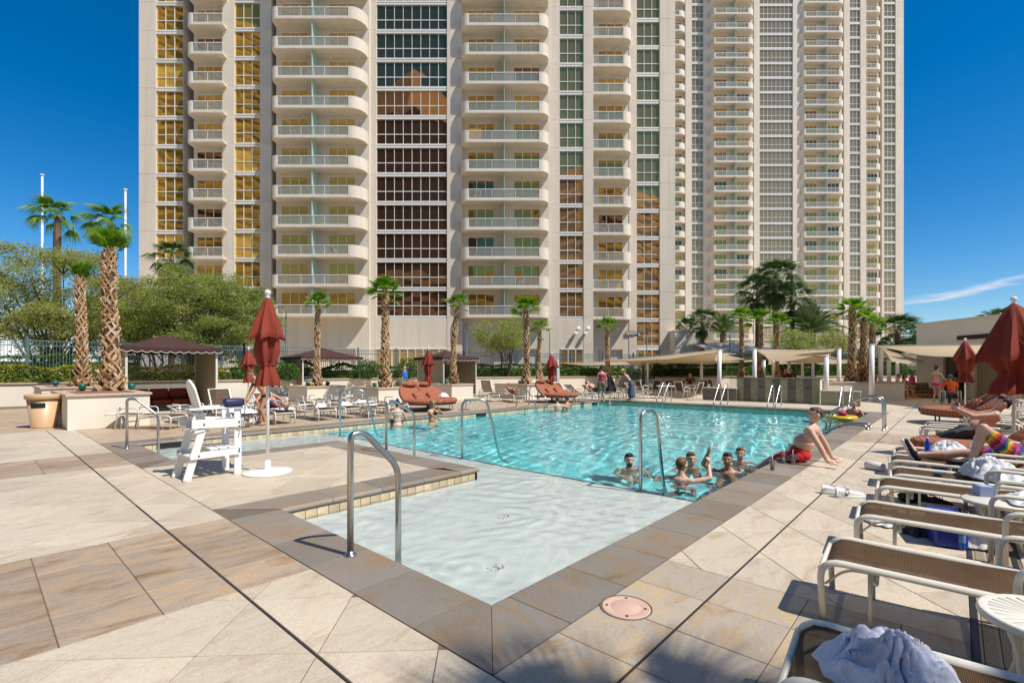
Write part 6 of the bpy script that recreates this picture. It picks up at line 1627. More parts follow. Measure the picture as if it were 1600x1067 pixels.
            q.ell(pel + up * .02, .178, .132, .115, 14, Mx)
            for (hp, kn, an, td) in legs: q.caps(hp, kn, .105, .075); q.caps(kn, an, .075, .06)
        elif kind == 'cap': q.ell(hc + hu * .05 - hf * .005, .088, .106, .085, 14, Hm); q.ell(hc + hu * .05 + hf * .11, .07, .07, .012, 12, Hm)
        elif kind == 'sunhat': q.ell(hc + hu * .07, .092, .108, .09, 14, Hm); q.ell(hc + hu * .05, .20, .22, .016, 18, Hm)
        elif kind[:4] == 'shoe':
            for (hp, kn, an, td) in [legs[int(kind[4])]]:
                sd = (an - kn).normalized(); q.caps(an - td * .045 + sd * .02, an + td * .03 + sd * .02, .046, .044); q.caps(an + td * .0 + sd * .035, an + td * .19 + sd * .045, .045, .033)
        o = fuse(q, nm, M[mat], t, max(.011, vox * .9), 4)
        if kind[:4] == 'shoe':
            z = MB()
            for (hp, kn, an, td) in [legs[int(kind[4])]]: sd = (an - kn).normalized(); z.caps(an - td * .055 + sd * .062, an + td * .19 + sd * .074, .03, .028)
            z.build('sole', M['hdpe'], o)
    if extra: extra(t, dict(hc=hc, arms=arms, legs=legs, pel=pel, Hm=Hm, hu=hu, hf=hf, hr=hr))
    return t
M['eye'] = plain('dark_eye', (.02, .015, .012), .2)
M['trunk_red'] = plain('red_shorts', (.52, .012, .012), .8, bump=.2); M['trunk_grey'] = plain('grey_shorts', (.045, .055, .05), .8)
M['pinksuit'] = plain('magenta_suit', (.42, .008, .10), .7); M['hotpink'] = plain('hot_pink', (.85, .03, .28), .7); M['olivecloth'] = plain('olive_skirt', (.16, .13, .06), .9)
M['slatecloth'] = plain('slate_wrap', (.085, .085, .12), .9); M['bluecloth'] = plain('blue_shirt', (.02, .14, .62), .8); M['blackcloth'] = plain('black_cloth', (.012, .012, .014), .9); M['orange'] = plain('orange_cloth', (.75, .12, .01), .8)
M['straw'] = plain('straw', (.60, .40, .14), .9); M['skyblue'] = plain('pale_blue_cap', (.15, .35, .62), .8)
def rainbow():
    m, nt, p = nodes('rainbow_zigzag'); L = nt.links; tc = N(nt, 'TexCoord'); sx_ = N(nt, 'SeparateXYZ'); L.new(tc.outputs['Object'], sx_.inputs[0])
    z = N(nt, 'Math', operation='PINGPONG'); L.new(sx_.outputs['X'], z.inputs[0]); z.inputs[1].default_value = .022
    a = N(nt, 'Math', operation='ADD'); L.new(sx_.outputs['Y'], a.inputs[0]); L.new(z.outputs[0], a.inputs[1])
    a2 = N(nt, 'Math', operation='MULTIPLY_ADD'); L.new(sx_.outputs['Z'], a2.inputs[0]); a2.inputs[1].default_value = .6; L.new(a.outputs[0], a2.inputs[2])
    s_ = N(nt, 'Math', operation='MULTIPLY'); L.new(a2.outputs[0], s_.inputs[0]); s_.inputs[1].default_value = 5.2
    fr = N(nt, 'Math', operation='FRACT'); L.new(s_.outputs[0], fr.inputs[0])
    r = N(nt, 'ValToRGB'); r.color_ramp.interpolation = 'CONSTANT'; e = r.color_ramp.elements
    cols = [(.45, .01, .015), (.65, .13, .01), (.65, .45, .02), (.02, .22, .05), (.01, .03, .20), (.16, .02, .22), (.5, .03, .12), (.02, .02, .05)]
    while len(e) < len(cols): e.new(.5)
    for i, c in enumerate(cols): e[i].position = i / len(cols); e[i].color = (*c, 1)
    L.new(fr.outputs[0], r.inputs[0]); L.new(r.outputs[0], p.inputs['Base Color']); p.inputs['Roughness'].default_value = .8; return m
M['rainbow'] = rainbow()
def facing(v): return math.atan2(v.y, v.x) - R(90)
TOCAM = lambda p: (Vector((CAMX, CAMY, 0)) - Vector((p.x, p.y, 0))).normalized()
def stand(**k):
    J = dict(pel=(0, 0, .93), up=(0, .02, 1), fwd=(0, 1, 0), look=(0, 1, -.1), hands=(((-.27, .06, .86), (-.3, -1, 0), (0, .2, -1)), ((.27, .06, .86), (.3, -1, 0), (0, .2, -1))), feet=(((-.11, -.02, .08), (0, 1, 0), (-.15, 1, 0)), ((.11, .02, .08), (0, 1, 0), (.15, 1, 0))))
    J.update(k); return J
for i, (px, fl, D, lab) in enumerate(((522, 2, 50.9, 'patio chair on a near tower balcony, third storey up, right half'), (746, 4, 51.9, 'patio chair on the middle balcony stack, left half, fifth storey up'), (815, 1, 51.9, 'patio chair on the middle balcony stack, low down behind a palm'), (320, 3, 51.9, 'patio chair on the leftmost balcony stack near the gold bay'), (948, 3, 54, 'patio chair on the narrow right balcony stack of the near tower'), (460, 6, 50.9, 'patio chair high on the near tower beside yellow curtains'))): clone(ch0, at(px, D, 7.19 + 3.05 * fl), FACE + 2.6 + i, lab)
# -- bathers: standing on the pool floor, crouched so that the shoulders are at the surface
def bather(zsh, **k):
    """zsh: height of the neck base above the water"""
    pz = zsh - .53
    J = dict(pel=(0, -.02, pz), up=(0, .06, 1), fwd=(0, 1, 0), look=(0, 1, -.05), hands=(((-.24, .30, pz + .16), (-.6, -.4, -.6), (.3, 1, -.3)), ((.24, .30, pz + .16), (.6, -.4, -.6), (-.3, 1, -.3))), feet=(((-.14, -.15, pz - .66), (0, 1, 0), (-.1, 1, 0)), ((.14, .05, pz - .66), (0, 1, 0), (.1, 1, 0))))
    J.update(k); return J
g1 = 'friends chatting in the pool'
p = gp(982, 729, ZW); c = TOCAM(p); person('bearded man in the water left of the hoop rail', p, facing(c) + .45, bather(-.05, look=(.25, 1, -.1)), 'skin', 'hair', 'short', beard='hairb', vox=.011, group=g1)
p = gp(1063, 748, ZW); c = TOCAM(p); person('auburn-haired man in the water seen from behind, one finger raised', p, facing(-c) - .35, bather(.04, hands=(((-.42, .05, -.1), (-.5, -.6, -.4), (.2, .6, -.5)), ((.36, .30, .24), (.7, -.3, -.7), (0, .05, 1), 'point')), look=(.25, 1, 0)), 'skin', 'hairg', 'short', vox=.011, group=g1, belly=.02)
p = gp(1079, 728, ZW); c = TOCAM(p); person('dark-haired man in the water facing the camera behind the auburn one', p, facing(c) + .15, bather(-.04, look=(-.1, 1, -.12)), 'skin3', 'hairb', 'short', vox=.011, group=g1)
p = gp(1137, 736, ZW); c = TOCAM(p); person('man in the water holding one hand up to shade his brow', p, facing(c) - .05, bather(.03, hands=(((.38, .25, -.1), (.5, -.6, -.5), (.1, .8, -.4)), ((.30, .22, .34), (.9, -.1, -.7), (-.25, .15, 1), 'flat'))[::1], look=(.05, 1, -.05)), 'skin2', 'hair', 'short', vox=.011, group=g1)
p = gp(1156, 719, ZW); c = TOCAM(p); person('farther man in the water with a red shoulder, looking down left', p, facing(c) + .35, bather(-.04, look=(.45, 1, -.25)), 'skin3', 'hairg', 'short', vox=.011, group=g1)
g2 = 'pair of women in the water at the far side'
p = gp(621, 664, ZW); person('dark-haired woman in the water with her back to the camera', p, facing(-TOCAM(p)) + .2, bather(.50), 'skin', 'hair', 'bun', True, (('bikini_top', 'frost', 'bra'),), vox=.016, group=g2)
p = gp(675, 663, ZW); c = TOCAM(p)
person('blonde woman in violet sunglasses in the water, drinking, one arm out to the coping', p, facing(c) + .75, bather(.50, hands=(((-.05, .22, .52), (-.6, .3, -.6), (.1, .1, 1), 'grip'), ((.25, .62, .18), (.5, 0, -.5), (.1, 1, -.3), 'grip')), look=(.5, 1, -.05)), 'skin2', 'blond', 'long', True, (('bikini_top', 'blackcloth', 'bra'),), vox=.016, group=g2, glasses=True)
g3 = 'two dark-haired men at the far coping'
p = gp(871, 640, ZW); person('man at the far coping with his arms resting out on the edge', p, facing(-TOCAM(p)) + .2, bather(.25, hands=(((-.55, .2, .12), (0, -1, 0), (-1, .4, 0)), ((.5, .3, .12), (0, -1, 0), (1, .4, 0)))), 'skin', 'hair', 'short', vox=.018, group=g3)
p = gp(887, 639, ZW); person('man in the water just right of the one resting on the edge', p, facing(-TOCAM(p)) + 1.0, bather(.28), 'skin2', 'hair', 'short', vox=.018, group=g3)
p = Vector((19.3, .35, ZW)); person('man in the water at the far right corner by the yellow float', p, facing(TOCAM(p)) - .1, bather(.33), 'skin2', 'hair', 'short', vox=.018)
t = thing('pool_float', 'yellow swim ring with red trim in the far right corner of the pool', 'pool float', (18.4, .62, ZW + .05))
b = MB(); b.tube([(.42 * math.cos(i * math.pi / 10), .42 * math.sin(i * math.pi / 10), 0) for i in range(20)], .1, 10, closed=True); b.build('ring', plain('yellow_vinyl', (.75, .45, .02), .3), t)
b = MB(); b.ell((.25, 0, .14), .18, .14, .1, 10); b.build('head_rest', M['pinksuit'], t)
# -- the man sitting on the right coping, leaning back on straight arms
SIT = Vector((7.40, -.42, 0))
def stripes(t, D):
    b = MB()
    for (hp, kn, an, td) in D['legs']:
        d = (kn - hp).normalized(); sx_ = Vector((1, 0, 0)) if hp.x > 0 else Vector((-1, 0, 0)); o = hp + sx_ * .0
        n_ = (sx_ - d * sx_.dot(d)).normalized()
        for (k, w) in ((0, .014),):
            q = n_.cross(d)
            for off in (-.02, .02): b.beam(hp + n_ * .108 + q * off + d * -.04, hp.lerp(kn, .66) + n_ * .093 + q * off, .014, .006, up=n_)
    b.build('side_stripe', M['hdpe'], t)
person('bare-chested man in red shorts sitting on the pool edge, leaning back on his arms', SIT, 0, dict(pel=(0, .04, .125), up=(0, -.48, 1), fwd=(0, 1, .48), look=(-.55, .85, -.15), hup=(0, .0, 1), curl=.04,
    hands=(((-.27, -.40, .05), (-.3, -1, .2), (-.2, -1, -.12), 'flat'), ((.26, -.36, .05), (.3, -1, .2), (.5, -.9, -.12), 'flat')), feet=(((-.14, .78, -.30), (0, .3, 1), (0, .8, -.6)), ((.16, .74, -.34), (0, .3, 1), (0, .8, -.6)))),
    'skin', 'hairb', 'short', False, (('swim_shorts', 'trunk_red', 'trunks'),), vox=.0095, belly=.055, extra=stripes, scale=1.06).scale = (1.13, 1.12, 1.06)
# -- recliners on the right
BM = Vector((8.83, -2.12, .45))
person('dark-haired man in grey shorts reclining on the rust daybed, reading a phone', BM, facing(Vector((-.17, .985, 0))), dict(pel=(0, -.25, .12), up=(0, -.95, .62), fwd=(0, .62, .95), look=(0, .75, .15), hup=(0, -.3, 1), curl=.05,
    hands=(((-.07, .06, .52), (-.9, -.2, -.5), (.3, .4, .7), 'grip'), ((.09, .06, .50), (.9, -.2, -.5), (-.3, .4, .7), 'grip')), feet=(((-.22, .62, -.36), (0, .6, 1), (0, 1, -.1)), ((.24, .60, -.36), (0, .6, 1), (0, 1, -.1)))) if False else
    dict(pel=(0, -.42, .12), up=(0, -.88, .62), fwd=(0, .62, .88), look=(0, .8, -.1), hup=(0, -.2, 1), curl=.06, hands=(((-.06, -.33, .50), (-.9, -.2, -.5), (.3, .4, .7), 'grip'), ((.09, -.33, .48), (.9, -.2, -.5), (-.3, .4, .7), 'grip')), feet=(((-.24, .50, -.37), (0, .6, 1), (0, 1, -.1)), ((.26, .46, -.37), (0, .6, 1), (0, 1, -.1)))),
    'skin', 'hair', 'short', False, (('swim_shorts', 'trunk_grey', 'trunks'),), vox=.011)
RBp = Vector((6.40, -2.98, .42)); dr = Vector((.17, -.985, 0))
person('man in rainbow zigzag shorts and black trainers reclining, one knee raised', RBp, facing(-dr), dict(pel=(0, 0, .12), up=(0, -.80, .62), fwd=(0, .62, .80), look=(0, .8, .2), hup=(0, -.3, 1),
    hands=(((-.3, -.1, .12), (-1, -.3, .2), (0, 1, -.1)), ((.3, -.1, .12), (1, -.3, .2), (0, 1, -.1))), feet=(((-.12, .40, .03), (0, .15, 1), (0, 1, .02)), ((.16, .88, .02), (0, .1, 1), (.15, .35, .9)))),
    'skin', 'hairb', 'short', False, (('swim_shorts', 'rainbow', 'trunks'), ('trainer', 'blackcloth', 'shoe0'), ('trainer', 'blackcloth', 'shoe1')), vox=.010, scale=1.08)
# -- standing and lying people round the terrace
p = gp(940, 629.5); person('woman in a magenta swimsuit and olive skirt standing with her back to the pool', p, facing(-TOCAM(p)) + .25, stand(), 'skin2', 'hair', 'bun', True, (('swimsuit', 'pinksuit', 'suit'), ('skirt', 'olivecloth', 'skirt')), vox=.016)
p = gp(984, 626); person('woman in a straw sunhat and slate wrap bending over a lounger', p, facing(-TOCAM(p)) + 1.3, stand(up=(0, .75, 1), pel=(0, -.1, .9), look=(0, .8, -.6), hup=(0, .5, 1), hands=(((-.15, .62, .95), (-.5, -.3, -.6), (0, 1, -.4)), ((.2, .6, .92), (.5, -.3, -.6), (0, 1, -.4)))), 'skin2', 'blond', 'short', True, (('wrap_dress', 'slatecloth', 'wrap'), ('sunhat', 'straw', 'sunhat')), vox=.016)
p = gp(1463, 628); person('woman in hot pink bikini bottoms standing by the sofas with her back turned', p, facing(-TOCAM(p)) - .55, stand(hands=(((-.2, .3, 1.05), (-.6, -.4, -.6), (.2, 1, .2), 'grip'), ((.22, .32, 1.08), (.6, -.4, -.6), (-.2, 1, .2), 'grip')), look=(.1, 1, -.3)), 'skin', 'hair', 'bun', True, (('bikini_bottom', 'hotpink', 'briefs'), ('bikini_top', 'hotpink', 'bra')), vox=.016)
p = gp(1500, 622); person('person in black with a pale cap standing before the dark doorway', p, facing(TOCAM(p)) + .5, stand(), 'skin2', 'hair', 'short', False, (('shirt', 'blackcloth', 'shirt'), ('trousers', 'blackcloth', 'trousers'), ('cap', 'hdpe', 'cap')), vox=.018)
p = at(633, 31, 0); person('bald man in a bright blue shirt walking behind the planters', p, FACE + 1.2, stand(), 'skin', 'hair', 'bald', False, (('shirt', 'bluecloth', 'shirt'), ('trousers', 'olivecloth', 'trousers')), vox=.018, belly=.04)
p = gp(412, 664); person('woman in black bikini bottoms bending behind the big parasol', p, facing(-TOCAM(p)) + 1.9, stand(up=(0, .62, 1), pel=(0, -.05, .9), look=(0, .8, -.7), hup=(0, .5, 1), hands=(((-.15, .52, .62), (-.5, -.3, .2), (0, .6, -1)), ((.2, .5, .60), (.5, -.3, .2), (0, .6, -1)))), 'skin2', 'hairb', 'short', True, (('bikini_bottom', 'blackcloth', 'briefs'), ('bikini_top', 'blackcloth', 'bra')), vox=.014)
LIE = lambda a=.45: dict(pel=(0, 0, .12), up=(0, -1, a), fwd=(0, a, 1), look=(0, .3, 1) if a < .3 else (0, .9, .5), hup=(0, -1, .3), hands=(((-.33, -.05, .08), (-1, -.3, .2), (0, 1, -.1)), ((.33, -.05, .08), (1, -.3, .2), (0, 1, -.1))), feet=(((-.11, .86, .09), (0, .1, 1), (-.3, .3, 1)), ((.13, .84, .09), (0, .1, 1), (.3, .3, 1))))
person('tanned sunbather lying on a lounger beside the woman in black bikini bottoms', (3.75, 13.15, .42), math.pi, LIE(.7), 'skin2', 'hairb', 'short', False, (('swim_shorts', 'blue', 'trunks'),), vox=.016)
p = gp(812, 629); person('sunbather lying flat on the low lounger before the centre cabana', (p.x + .43, p.y + .85, .42), -.5 + math.pi, LIE(.1), 'skin2', 'blond', 'long', True, (('bikini', 'olivecloth', 'briefs'), ('bikini_top', 'olivecloth', 'bra')), vox=.018)
p = gp(952, 626); person('reclining man with a pink chest behind the woman in magenta', (p.x + .25, p.y + 1.0, .42), -.25 + math.pi, LIE(.6), 'skin3', 'hairb', 'short', False, (('swim_shorts', 'trunk_grey', 'trunks'),), vox=.018)
SITC = lambda: dict(pel=(0, 0, .52), up=(0, .12, 1), fwd=(0, 1, -.1), look=(0, 1, -.25), hands=(((-.16, .38, .66), (-1, -.3, -.2), (.2, 1, -.1)), ((.16, .38, .66), (1, -.3, -.2), (-.2, 1, -.1))), feet=(((-.14, .50, .08), (0, .4, 1), (0, 1, 0)), ((.14, .48, .08), (0, .4, 1), (0, 1, 0))))
s1 = sofa('brown outdoor sofa where the couple sits, right of the planter', at(1397, 26.6), FACE + .25, 1.6, 'wicker', 'teak'); s2 = sofa('brown outdoor sofa behind the bikini woman', at(1436, 27.4), FACE - .1, 1.9, 'wicker', 'teak')
p = at(1401, 26.9); person('shirtless man with a white towel sitting on the brown sofa', p, FACE + math.pi + .9, SITC(), 'skin3', 'hairb', 'short', False, (('towel_wrap', 'towel', 'trunks'),), vox=.018)
p = at(1411, 27.2); person('woman sitting close beside the man on the brown sofa', p, FACE + math.pi + .6, SITC(), 'skin2', 'hair', 'long', True, (('swimsuit', 'blackcloth', 'suit'),), vox=.018)
ch = clone(ch0, at(1487, 22.3), FACE + math.pi + 2.6, 'patio chair under the person in orange before the doorways')
p = at(1487, 22.3); person('person in an orange top and pale blue cap sitting before the pool house', p, FACE - .3, SITC(), 'skin2', 'hairb', 'short', False, (('shirt', 'orange', 'shirt'), ('cap', 'skyblue', 'cap'), ('trousers', 'slatecloth', 'trousers')), vox=.018)
p = gp(1082, 616); person('dark-haired person sitting at the white dining table', Vector((p.x + .3, p.y + .3, 0)), 2.2, SITC(), 'skin2', 'hair', 'short', False, (('shirt', 'maroon', 'shirt'),), vox=.018)
for (px, lab) in ((1226, 'left one of two people sitting behind the striped bar wall'), (1234, 'right one of two people sitting behind the striped bar wall')):
    p = at(px, 30, .3); person(lab, p, FACE + math.pi, SITC(), 'skin2', 'hair', 'short', False, (('shirt', 'maroon', 'shirt'),), vox=.02, group='pair behind the bar')

# ---------------------------------------------------------------- towels, shoes, bottles and other small things
def heap(label, loc, rx, ry, h, mat='towel', seed=1, rz=0, name='towel', cat='towel', bands=None, wild=1.0, n_=46, hang=None):
    """a dropped cloth: ridged folds over an oval footprint, closed underneath"""
    t = MB(); sd_ = Vector((seed * 3.7, seed * 1.3, 0))
    def P(u, v):
        a = 2 * math.pi * u; k = v
        ed = 1 + .22 * noise.noise(Vector((math.cos(a) * 1.3, math.sin(a) * 1.3, seed))) * wild + .07 * math.sin(a * 9 + seed)
        x, y = math.cos(a) * rx * ed * k, math.sin(a) * ry * ed * k
        q = Vector((x / max(rx, ry) * 2.1, y / max(rx, ry) * 2.1, 0)) + sd_
        w = noise.noise(q * 1.0) ; q2 = q + Vector((w, -w, 0)) * .8
        rdg = 1 - abs(noise.noise(q2 * 1.5)) * 2.2; r2 = 1 - abs(noise.noise(q2 * 3.1 + Vector((9, 2, 1)))) * 2
        z = h * max(.0, (1 - k ** 2.6)) * (.45 + .42 * rdg + .2 * r2) + .012 + .012 * max(0, noise.noise(q * 4))
        z = max(z, .012 if k < .98 else .002)
        if hang and y < -hang[0]: z += -(-hang[0] - y) * hang[1]
        return (x + .05 * rx * noise.noise(q * 2.7) * k, y + .05 * ry * noise.noise(q * 2.7 + Vector((5, 5, 5))) * k, z)
    t.grid(P, n_ * 2, n_)
    o = t.build(name, M[mat], None, loc=loc, rz=rz); tag(o, label, cat)
    s_ = o.modifiers.new('thick', 'SOLIDIFY'); s_.thickness = .006; s_.offset = -1
    return o
M['towelb'] = plain('blue_white_terry', (.72, .73, .82), .95, var=.14, scale=9, bump=.7, bscale=230)
M['stripe_t'] = plain('grey_stripe', (.10, .11, .16), .95)
M['print'] = plain('patterned_cloth', (.06, .05, .05), .9, var=.9, scale=28)
heap('blue-white towel crumpled on the nearest lounger', (.06, -2.24, .375), .26, .24, .17, 'towelb', 3, RZ, wild=.8, n_=70)
t = bpy.data.objects['towel']
for k in range(3):
    b = MB(); b.tube([(.20 + .012 * k, .12 + .018 * k, .14 - .01 * k), (.26, .10 + .018 * k, .125 - .01 * k), (.31, .06 + .018 * k, .10 - .008 * k)], .003, 4); b.build('stripe', M['stripe_t'], t)
heap('white towel on the ground under the third lounger', gp(1378, 815), .26, .15, .10, 'towel', 5, .3)
heap('dark patterned garment on the ground under the third lounger', gp(1428, 828), .24, .16, .10, 'print', 6, .2, 'garment', 'clothing')
heap('white towel with a dark logo bundled on the fifth lounger', (5.42, -2.72, .39), .34, .26, .22, 'towel', 7, .4, n_=56)
heap('striped white towel draped over the low side table', (4.0, -3.0, .42), .34, .24, .10, 'towel', 8, .2, hang=(.12, .5))
heap('white towel near the blue bottle beside the rust daybed', (7.45, -2.35, .40), .42, .22, .14, 'towel', 9, .2)
heap('pale cloth bag slumped beneath the third lounger', gp(1512, 848), .22, .20, .26, 'hdpe', 10, .5, 'cloth_bag', 'bag')
for i, (x, y, z, rx, ry, h, lab) in enumerate(((2.55, 12.9, .40, .3, .42, .14, 'white towel heaped on the lounger behind the lifeguard chair'), (2.7, 12.35, .39, .3, .3, .12, 'white towel at the foot of the same tall-backed lounger'), (3.9, 12.6, .40, .22, .3, .08, 'towel under the sunbather legs'), (5.1, 12.75, .39, .27, .16, .11, 'twisted towel on the front-row lounger'), (6.0, 12.8, .39, .25, .2, .12, 'towel pile on the next front-row lounger'), (7.1, 13.6, .39, .25, .3, .1, 'towel on the lounger under the bluish rail'), (4.8, 16.0, .39, .25, .3, .08, 'towel on a back-row lounger'))): heap(lab, (x, y, z), rx, ry, h, 'towel', 20 + i, .3 * i)
heap('white towel roll on the first round daybed', tuple(at(693, 19.6, .5)), .2, .2, .16, 'towel', 31); heap('white towel on the second round daybed', tuple(at(851, 24.2, .5)), .3, .25, .14, 'towel', 32)
heap('black towel hanging over a lounger behind the woman in magenta', tuple(at(953, 25.2, .45)), .32, .3, .75, 'blackcloth', 33); heap('white cloth bag beneath the sunbather lounger', gp(398, 659), .16, .14, .16, 'towel', 34, 0, 'cloth_bag', 'bag')
heap('white towel by the right-edge daybed pole', (8.2, -4.3, .42), .22, .22, .2, 'towel', 36)
# rolled towel
t = thing('rolled_towel', 'rolled white towel standing on the paving by the fifth lounger', 'towel', gp(1367, 734) + Vector((0, 0, .065)), 1.1)
b = MB(); sp = [((.02 + .0042 * i) * math.cos(i * .45), (.02 + .0042 * i) * math.sin(i * .45)) for i in range(12)]
b.tube([(-.14, 0, 0), (-.13, 0, 0), (.13, 0, 0), (.14, 0, 0)], [.05, .066, .066, .05], 16); b.build('roll', M['towel'], t)
for s_ in (-1, 1): b = MB(); b.tube([(s_ * .139, .042 * math.cos(a) * (1 - a / 22), .042 * math.sin(a) * (1 - a / 22)) for a in [i * .5 for i in range(26)]], .004, 4); b.build('roll_edge', M['towel'], t)
def shoe(label, loc, rz, mat, sole='hdpe', roll=0, group=None):
    t = thing('shoe', label, 'shoe', loc, rz, group); t.rotation_euler = (roll, 0, rz)
    def foot(k): # half width, top height along the length 0 heel .. 1 toe
        w = .036 + .012 * math.sin(math.pi * min(1, k * 1.1)) if k < .9 else .040 * math.sqrt(max(0, 1 - ((k - .9) / .1) ** 2) * .9 + .05)
        return w
    b = MB(); n_ = 14; vs = []
    for i in range(n_ + 1):
        k = i / n_; w = foot(k) * (1 if k > .04 else .8); top = .085 - .02 * k - .03 * max(0, (k - .45)) * 1.2 - (.02 if k > .96 else 0); open_ = .055 < k < .42
        x = -.14 + .285 * k
        for j in range(9):
            a = math.pi * j / 8; y = w * math.cos(a) * (1 if j not in (3, 4, 5) or not open_ else .8); z = .022 + (top - .022) * math.sin(a) ** .6
            if open_ and j in (3, 4, 5): z = .035
            vs.append(Vector((x, y, z)))
    fs = [(i * 9 + j, i * 9 + j + 1, (i + 1) * 9 + j + 1, (i + 1) * 9 + j) for i in range(n_) for j in range(8)]
    b.add(vs, fs + [list(range(9)), [n_ * 9 + j for j in range(9)][::-1]], True); u_ = b.build('upper', M[mat], t)
    b = MB(); out = [(-.146 + .296 * i / 16, (foot(i / 16) + .006) * (.75 if i in (0, 16) else 1)) for i in range(17)]
    b.prism([(x, -y) for (x, y) in out] + [(x, y) for (x, y) in out[::-1]], 0, .026, .003); b.build('sole', M[sole], t)
    for k in (.46, .53, .60, .67): b = MB(); x = -.14 + .285 * k; z = .076 - .03 * (k - .4); b.tube([(x - .006, -.026, z - .006), (x, 0, z + .008), (x + .006, .026, z - .006)], .0035, 5); b.build('lace', M['hdpe'] if mat != 'blackcloth' else M['dark'], t)
    b = MB(); b.tube([(-.14 + .285 * .30, 0, .085), (-.14 + .285 * .42, 0, .088), (-.14 + .285 * .5, 0, .075)], [.02, .022, .014], 6, flat=.3); b.build('tongue', M[mat], t)
    t.scale = (1.15, 1.15, 1.45)
    return t
p = gp(1320, 775); shoe('white laced trainer on the sunlit paving, farther of the white pair', p + Vector((.05, .10, 0)), -1.2, 'hdpe'); shoe('white laced trainer with a dark emblem, nearer of the white pair', p + Vector((-.03, -.06, 0)), -1.05, 'hdpe')
b = MB()
for s_ in (-1, 1): b.tube([(.0, 0, -.018), (s_ * .016, 0, -.005), (s_ * .02, 0, .014), (s_ * .008, 0, .02)], .0035, 4)
bpy.data.objects['shoe.001']; b.build('emblem', M['dark'], bpy.data.objects['shoe.001'], loc=(-.05, -.052, .045))
p = gp(1425, 783); shoe('black trainer tipped on its side beside the fourth lounger', p + Vector((0, 0, .05)), -.9, 'blackcloth', 'dark', 1.1); p = gp(1462, 790); shoe('black trainer standing upright beside the fourth lounger', p, -1.5, 'blackcloth')
def cup(label, loc, fill, h=.155, fh=.6):
    t = thing('drink_cup', label, 'drink cup', loc, 0, 'plastic cups on the pool edge')
    b = MB(); b.lathe([(.002, .003), (.031, .003), (.043, h), (.045, h + .003), (.045, h - .004), (.042, h - .004), (.030, .006)], 20, cap=False); b.build('cup_body', M['cup'], t)
    b = MB(); b.lathe([(.029, .008), (.029 + .012 * fh, h * fh), (.002, h * fh + .001)], 18); b.build('drink', plain('drink_' + fill[0], fill[1], .2), t)
    b = MB(); b.tube([(.0, 0, .01), (.012, .004, h + .09)], .004, 8); b.build('straw', M['hdpe'], t)
cup('cup with red drink and straw, nearest on the wet coping', gp(1207, 734), ('red', (.55, .015, .02)), .165, .55); cup('cup with milky drink and straw beside the red shorts', gp(1225, 723.5), ('milky', (.72, .68, .50)), .16, .6); cup('nearly empty cup with a little pink drink', gp(1239, 725), ('pink', (.65, .10, .14)), .16, .12); cup('clear cup behind the sitting man, half hidden by his legs', gp(1249, 708) + Vector((.2, .2, 0)), ('lilac', (.5, .4, .65)), .16, .3)
t = thing('bottle', 'blue aluminium bottle standing on the side table by the rainbow shorts', 'bottle', (6.80, -2.12, .42))
b = MB(); b.lathe([(.028, 0), (.031, .006), (.031, .13), (.027, .16), (.014, .2), (.0135, .222)], 20); b.build('bottle_body', plain('blue_metal', (.01, .06, .62), .25, metal=.5), t)
b = MB(); b.lathe([(.015, .222), (.015, .24), (.002, .241)], 14); b.build('cap', M['hdpe'], t)
t = thing('glass', 'clear tumbler on the side table beside the blue bottle', 'glass', (6.84, -2.28, .42)); b = MB(); b.lathe([(.03, .002), (.04, .1), (.037, .1), (.028, .006)], 18, cap=False); b.build('tumbler', M['cup'], t)
b = MB(); b.lathe([(.027, .006), (.030, .03), (.002, .031)], 14); b.build('drink', M['cup'], t)
t = thing('cooler_bag', 'royal blue cooler bag under the third lounger', 'bag', gp(1478, 848), .25); b = MB(); b.box(-.17, .17, -.12, .12, 0, .27, ch=.02); b.build('bag_body', M['blue'], t); b = MB(); b.box(-.175, .175, -.125, .125, .271, .30, ch=.01); b.build('lid', M['blue'], t); b = MB(); b.tube([(-.12, -.125, .2), (-.1, -.13, .33), (.1, -.13, .33), (.12, -.125, .2)], .01, 6); b.build('handle', M['black'], t)
t = thing('water_bottle', 'blue-labelled water bottle leaning on the cooler bag', 'bottle', gp(1502, 858)); b = MB(); b.lathe([(.03, 0), (.034, .02), (.034, .17), (.014, .21), (.014, .235)], 16); b.build('bottle_body', plain('blue_pet', (.01, .10, .42), .1), t); b = MB(); b.lathe([(.0345, .07), (.0345, .14)], 16, cap=False); b.build('wrapper', M['skyblue'], t)
t = thing('tissue_box', 'pale blue box on the low side table', 'box', (4.12, -2.62, .42), .4); b = MB(); b.box(-.07, .07, -.05, .05, 0, .10, ch=.004); b.build('carton', plain('pale_blue_card', (.30, .36, .60), .8), t); b = MB(); b.box(-.03, .03, -.012, .012, .1, .103); b.build('opening', M['hdpe'], t)
t = thing('phone', 'black phone lying on the fifth lounger', 'phone', (5.35, -2.28, .385), RZ + 1.2); b = MB(); b.box(-.04, .04, -.08, .08, 0, .012, ch=.003); b.build('phone_case', M['black'], t); b = MB(); b.box(-.034, .034, -.072, .072, .0125, .0135); b.build('screen', plain('screen_glass', (.01, .01, .012), .08), t)
t = thing('book', 'dark phone held up by the reading man', 'phone', BM + Vector((.03, -.30, .62)), .1); t.name = 'handheld_phone'; t.rotation_euler = (R(60), 0, .1); b = MB(); b.box(-.04, .04, -.08, .08, 0, .012, ch=.003); b.build('phone_case', M['black'], t); b = MB(); b.box(-.034, .034, -.072, .072, .0125, .0135); b.build('screen', bpy.data.materials['screen_glass'], t)
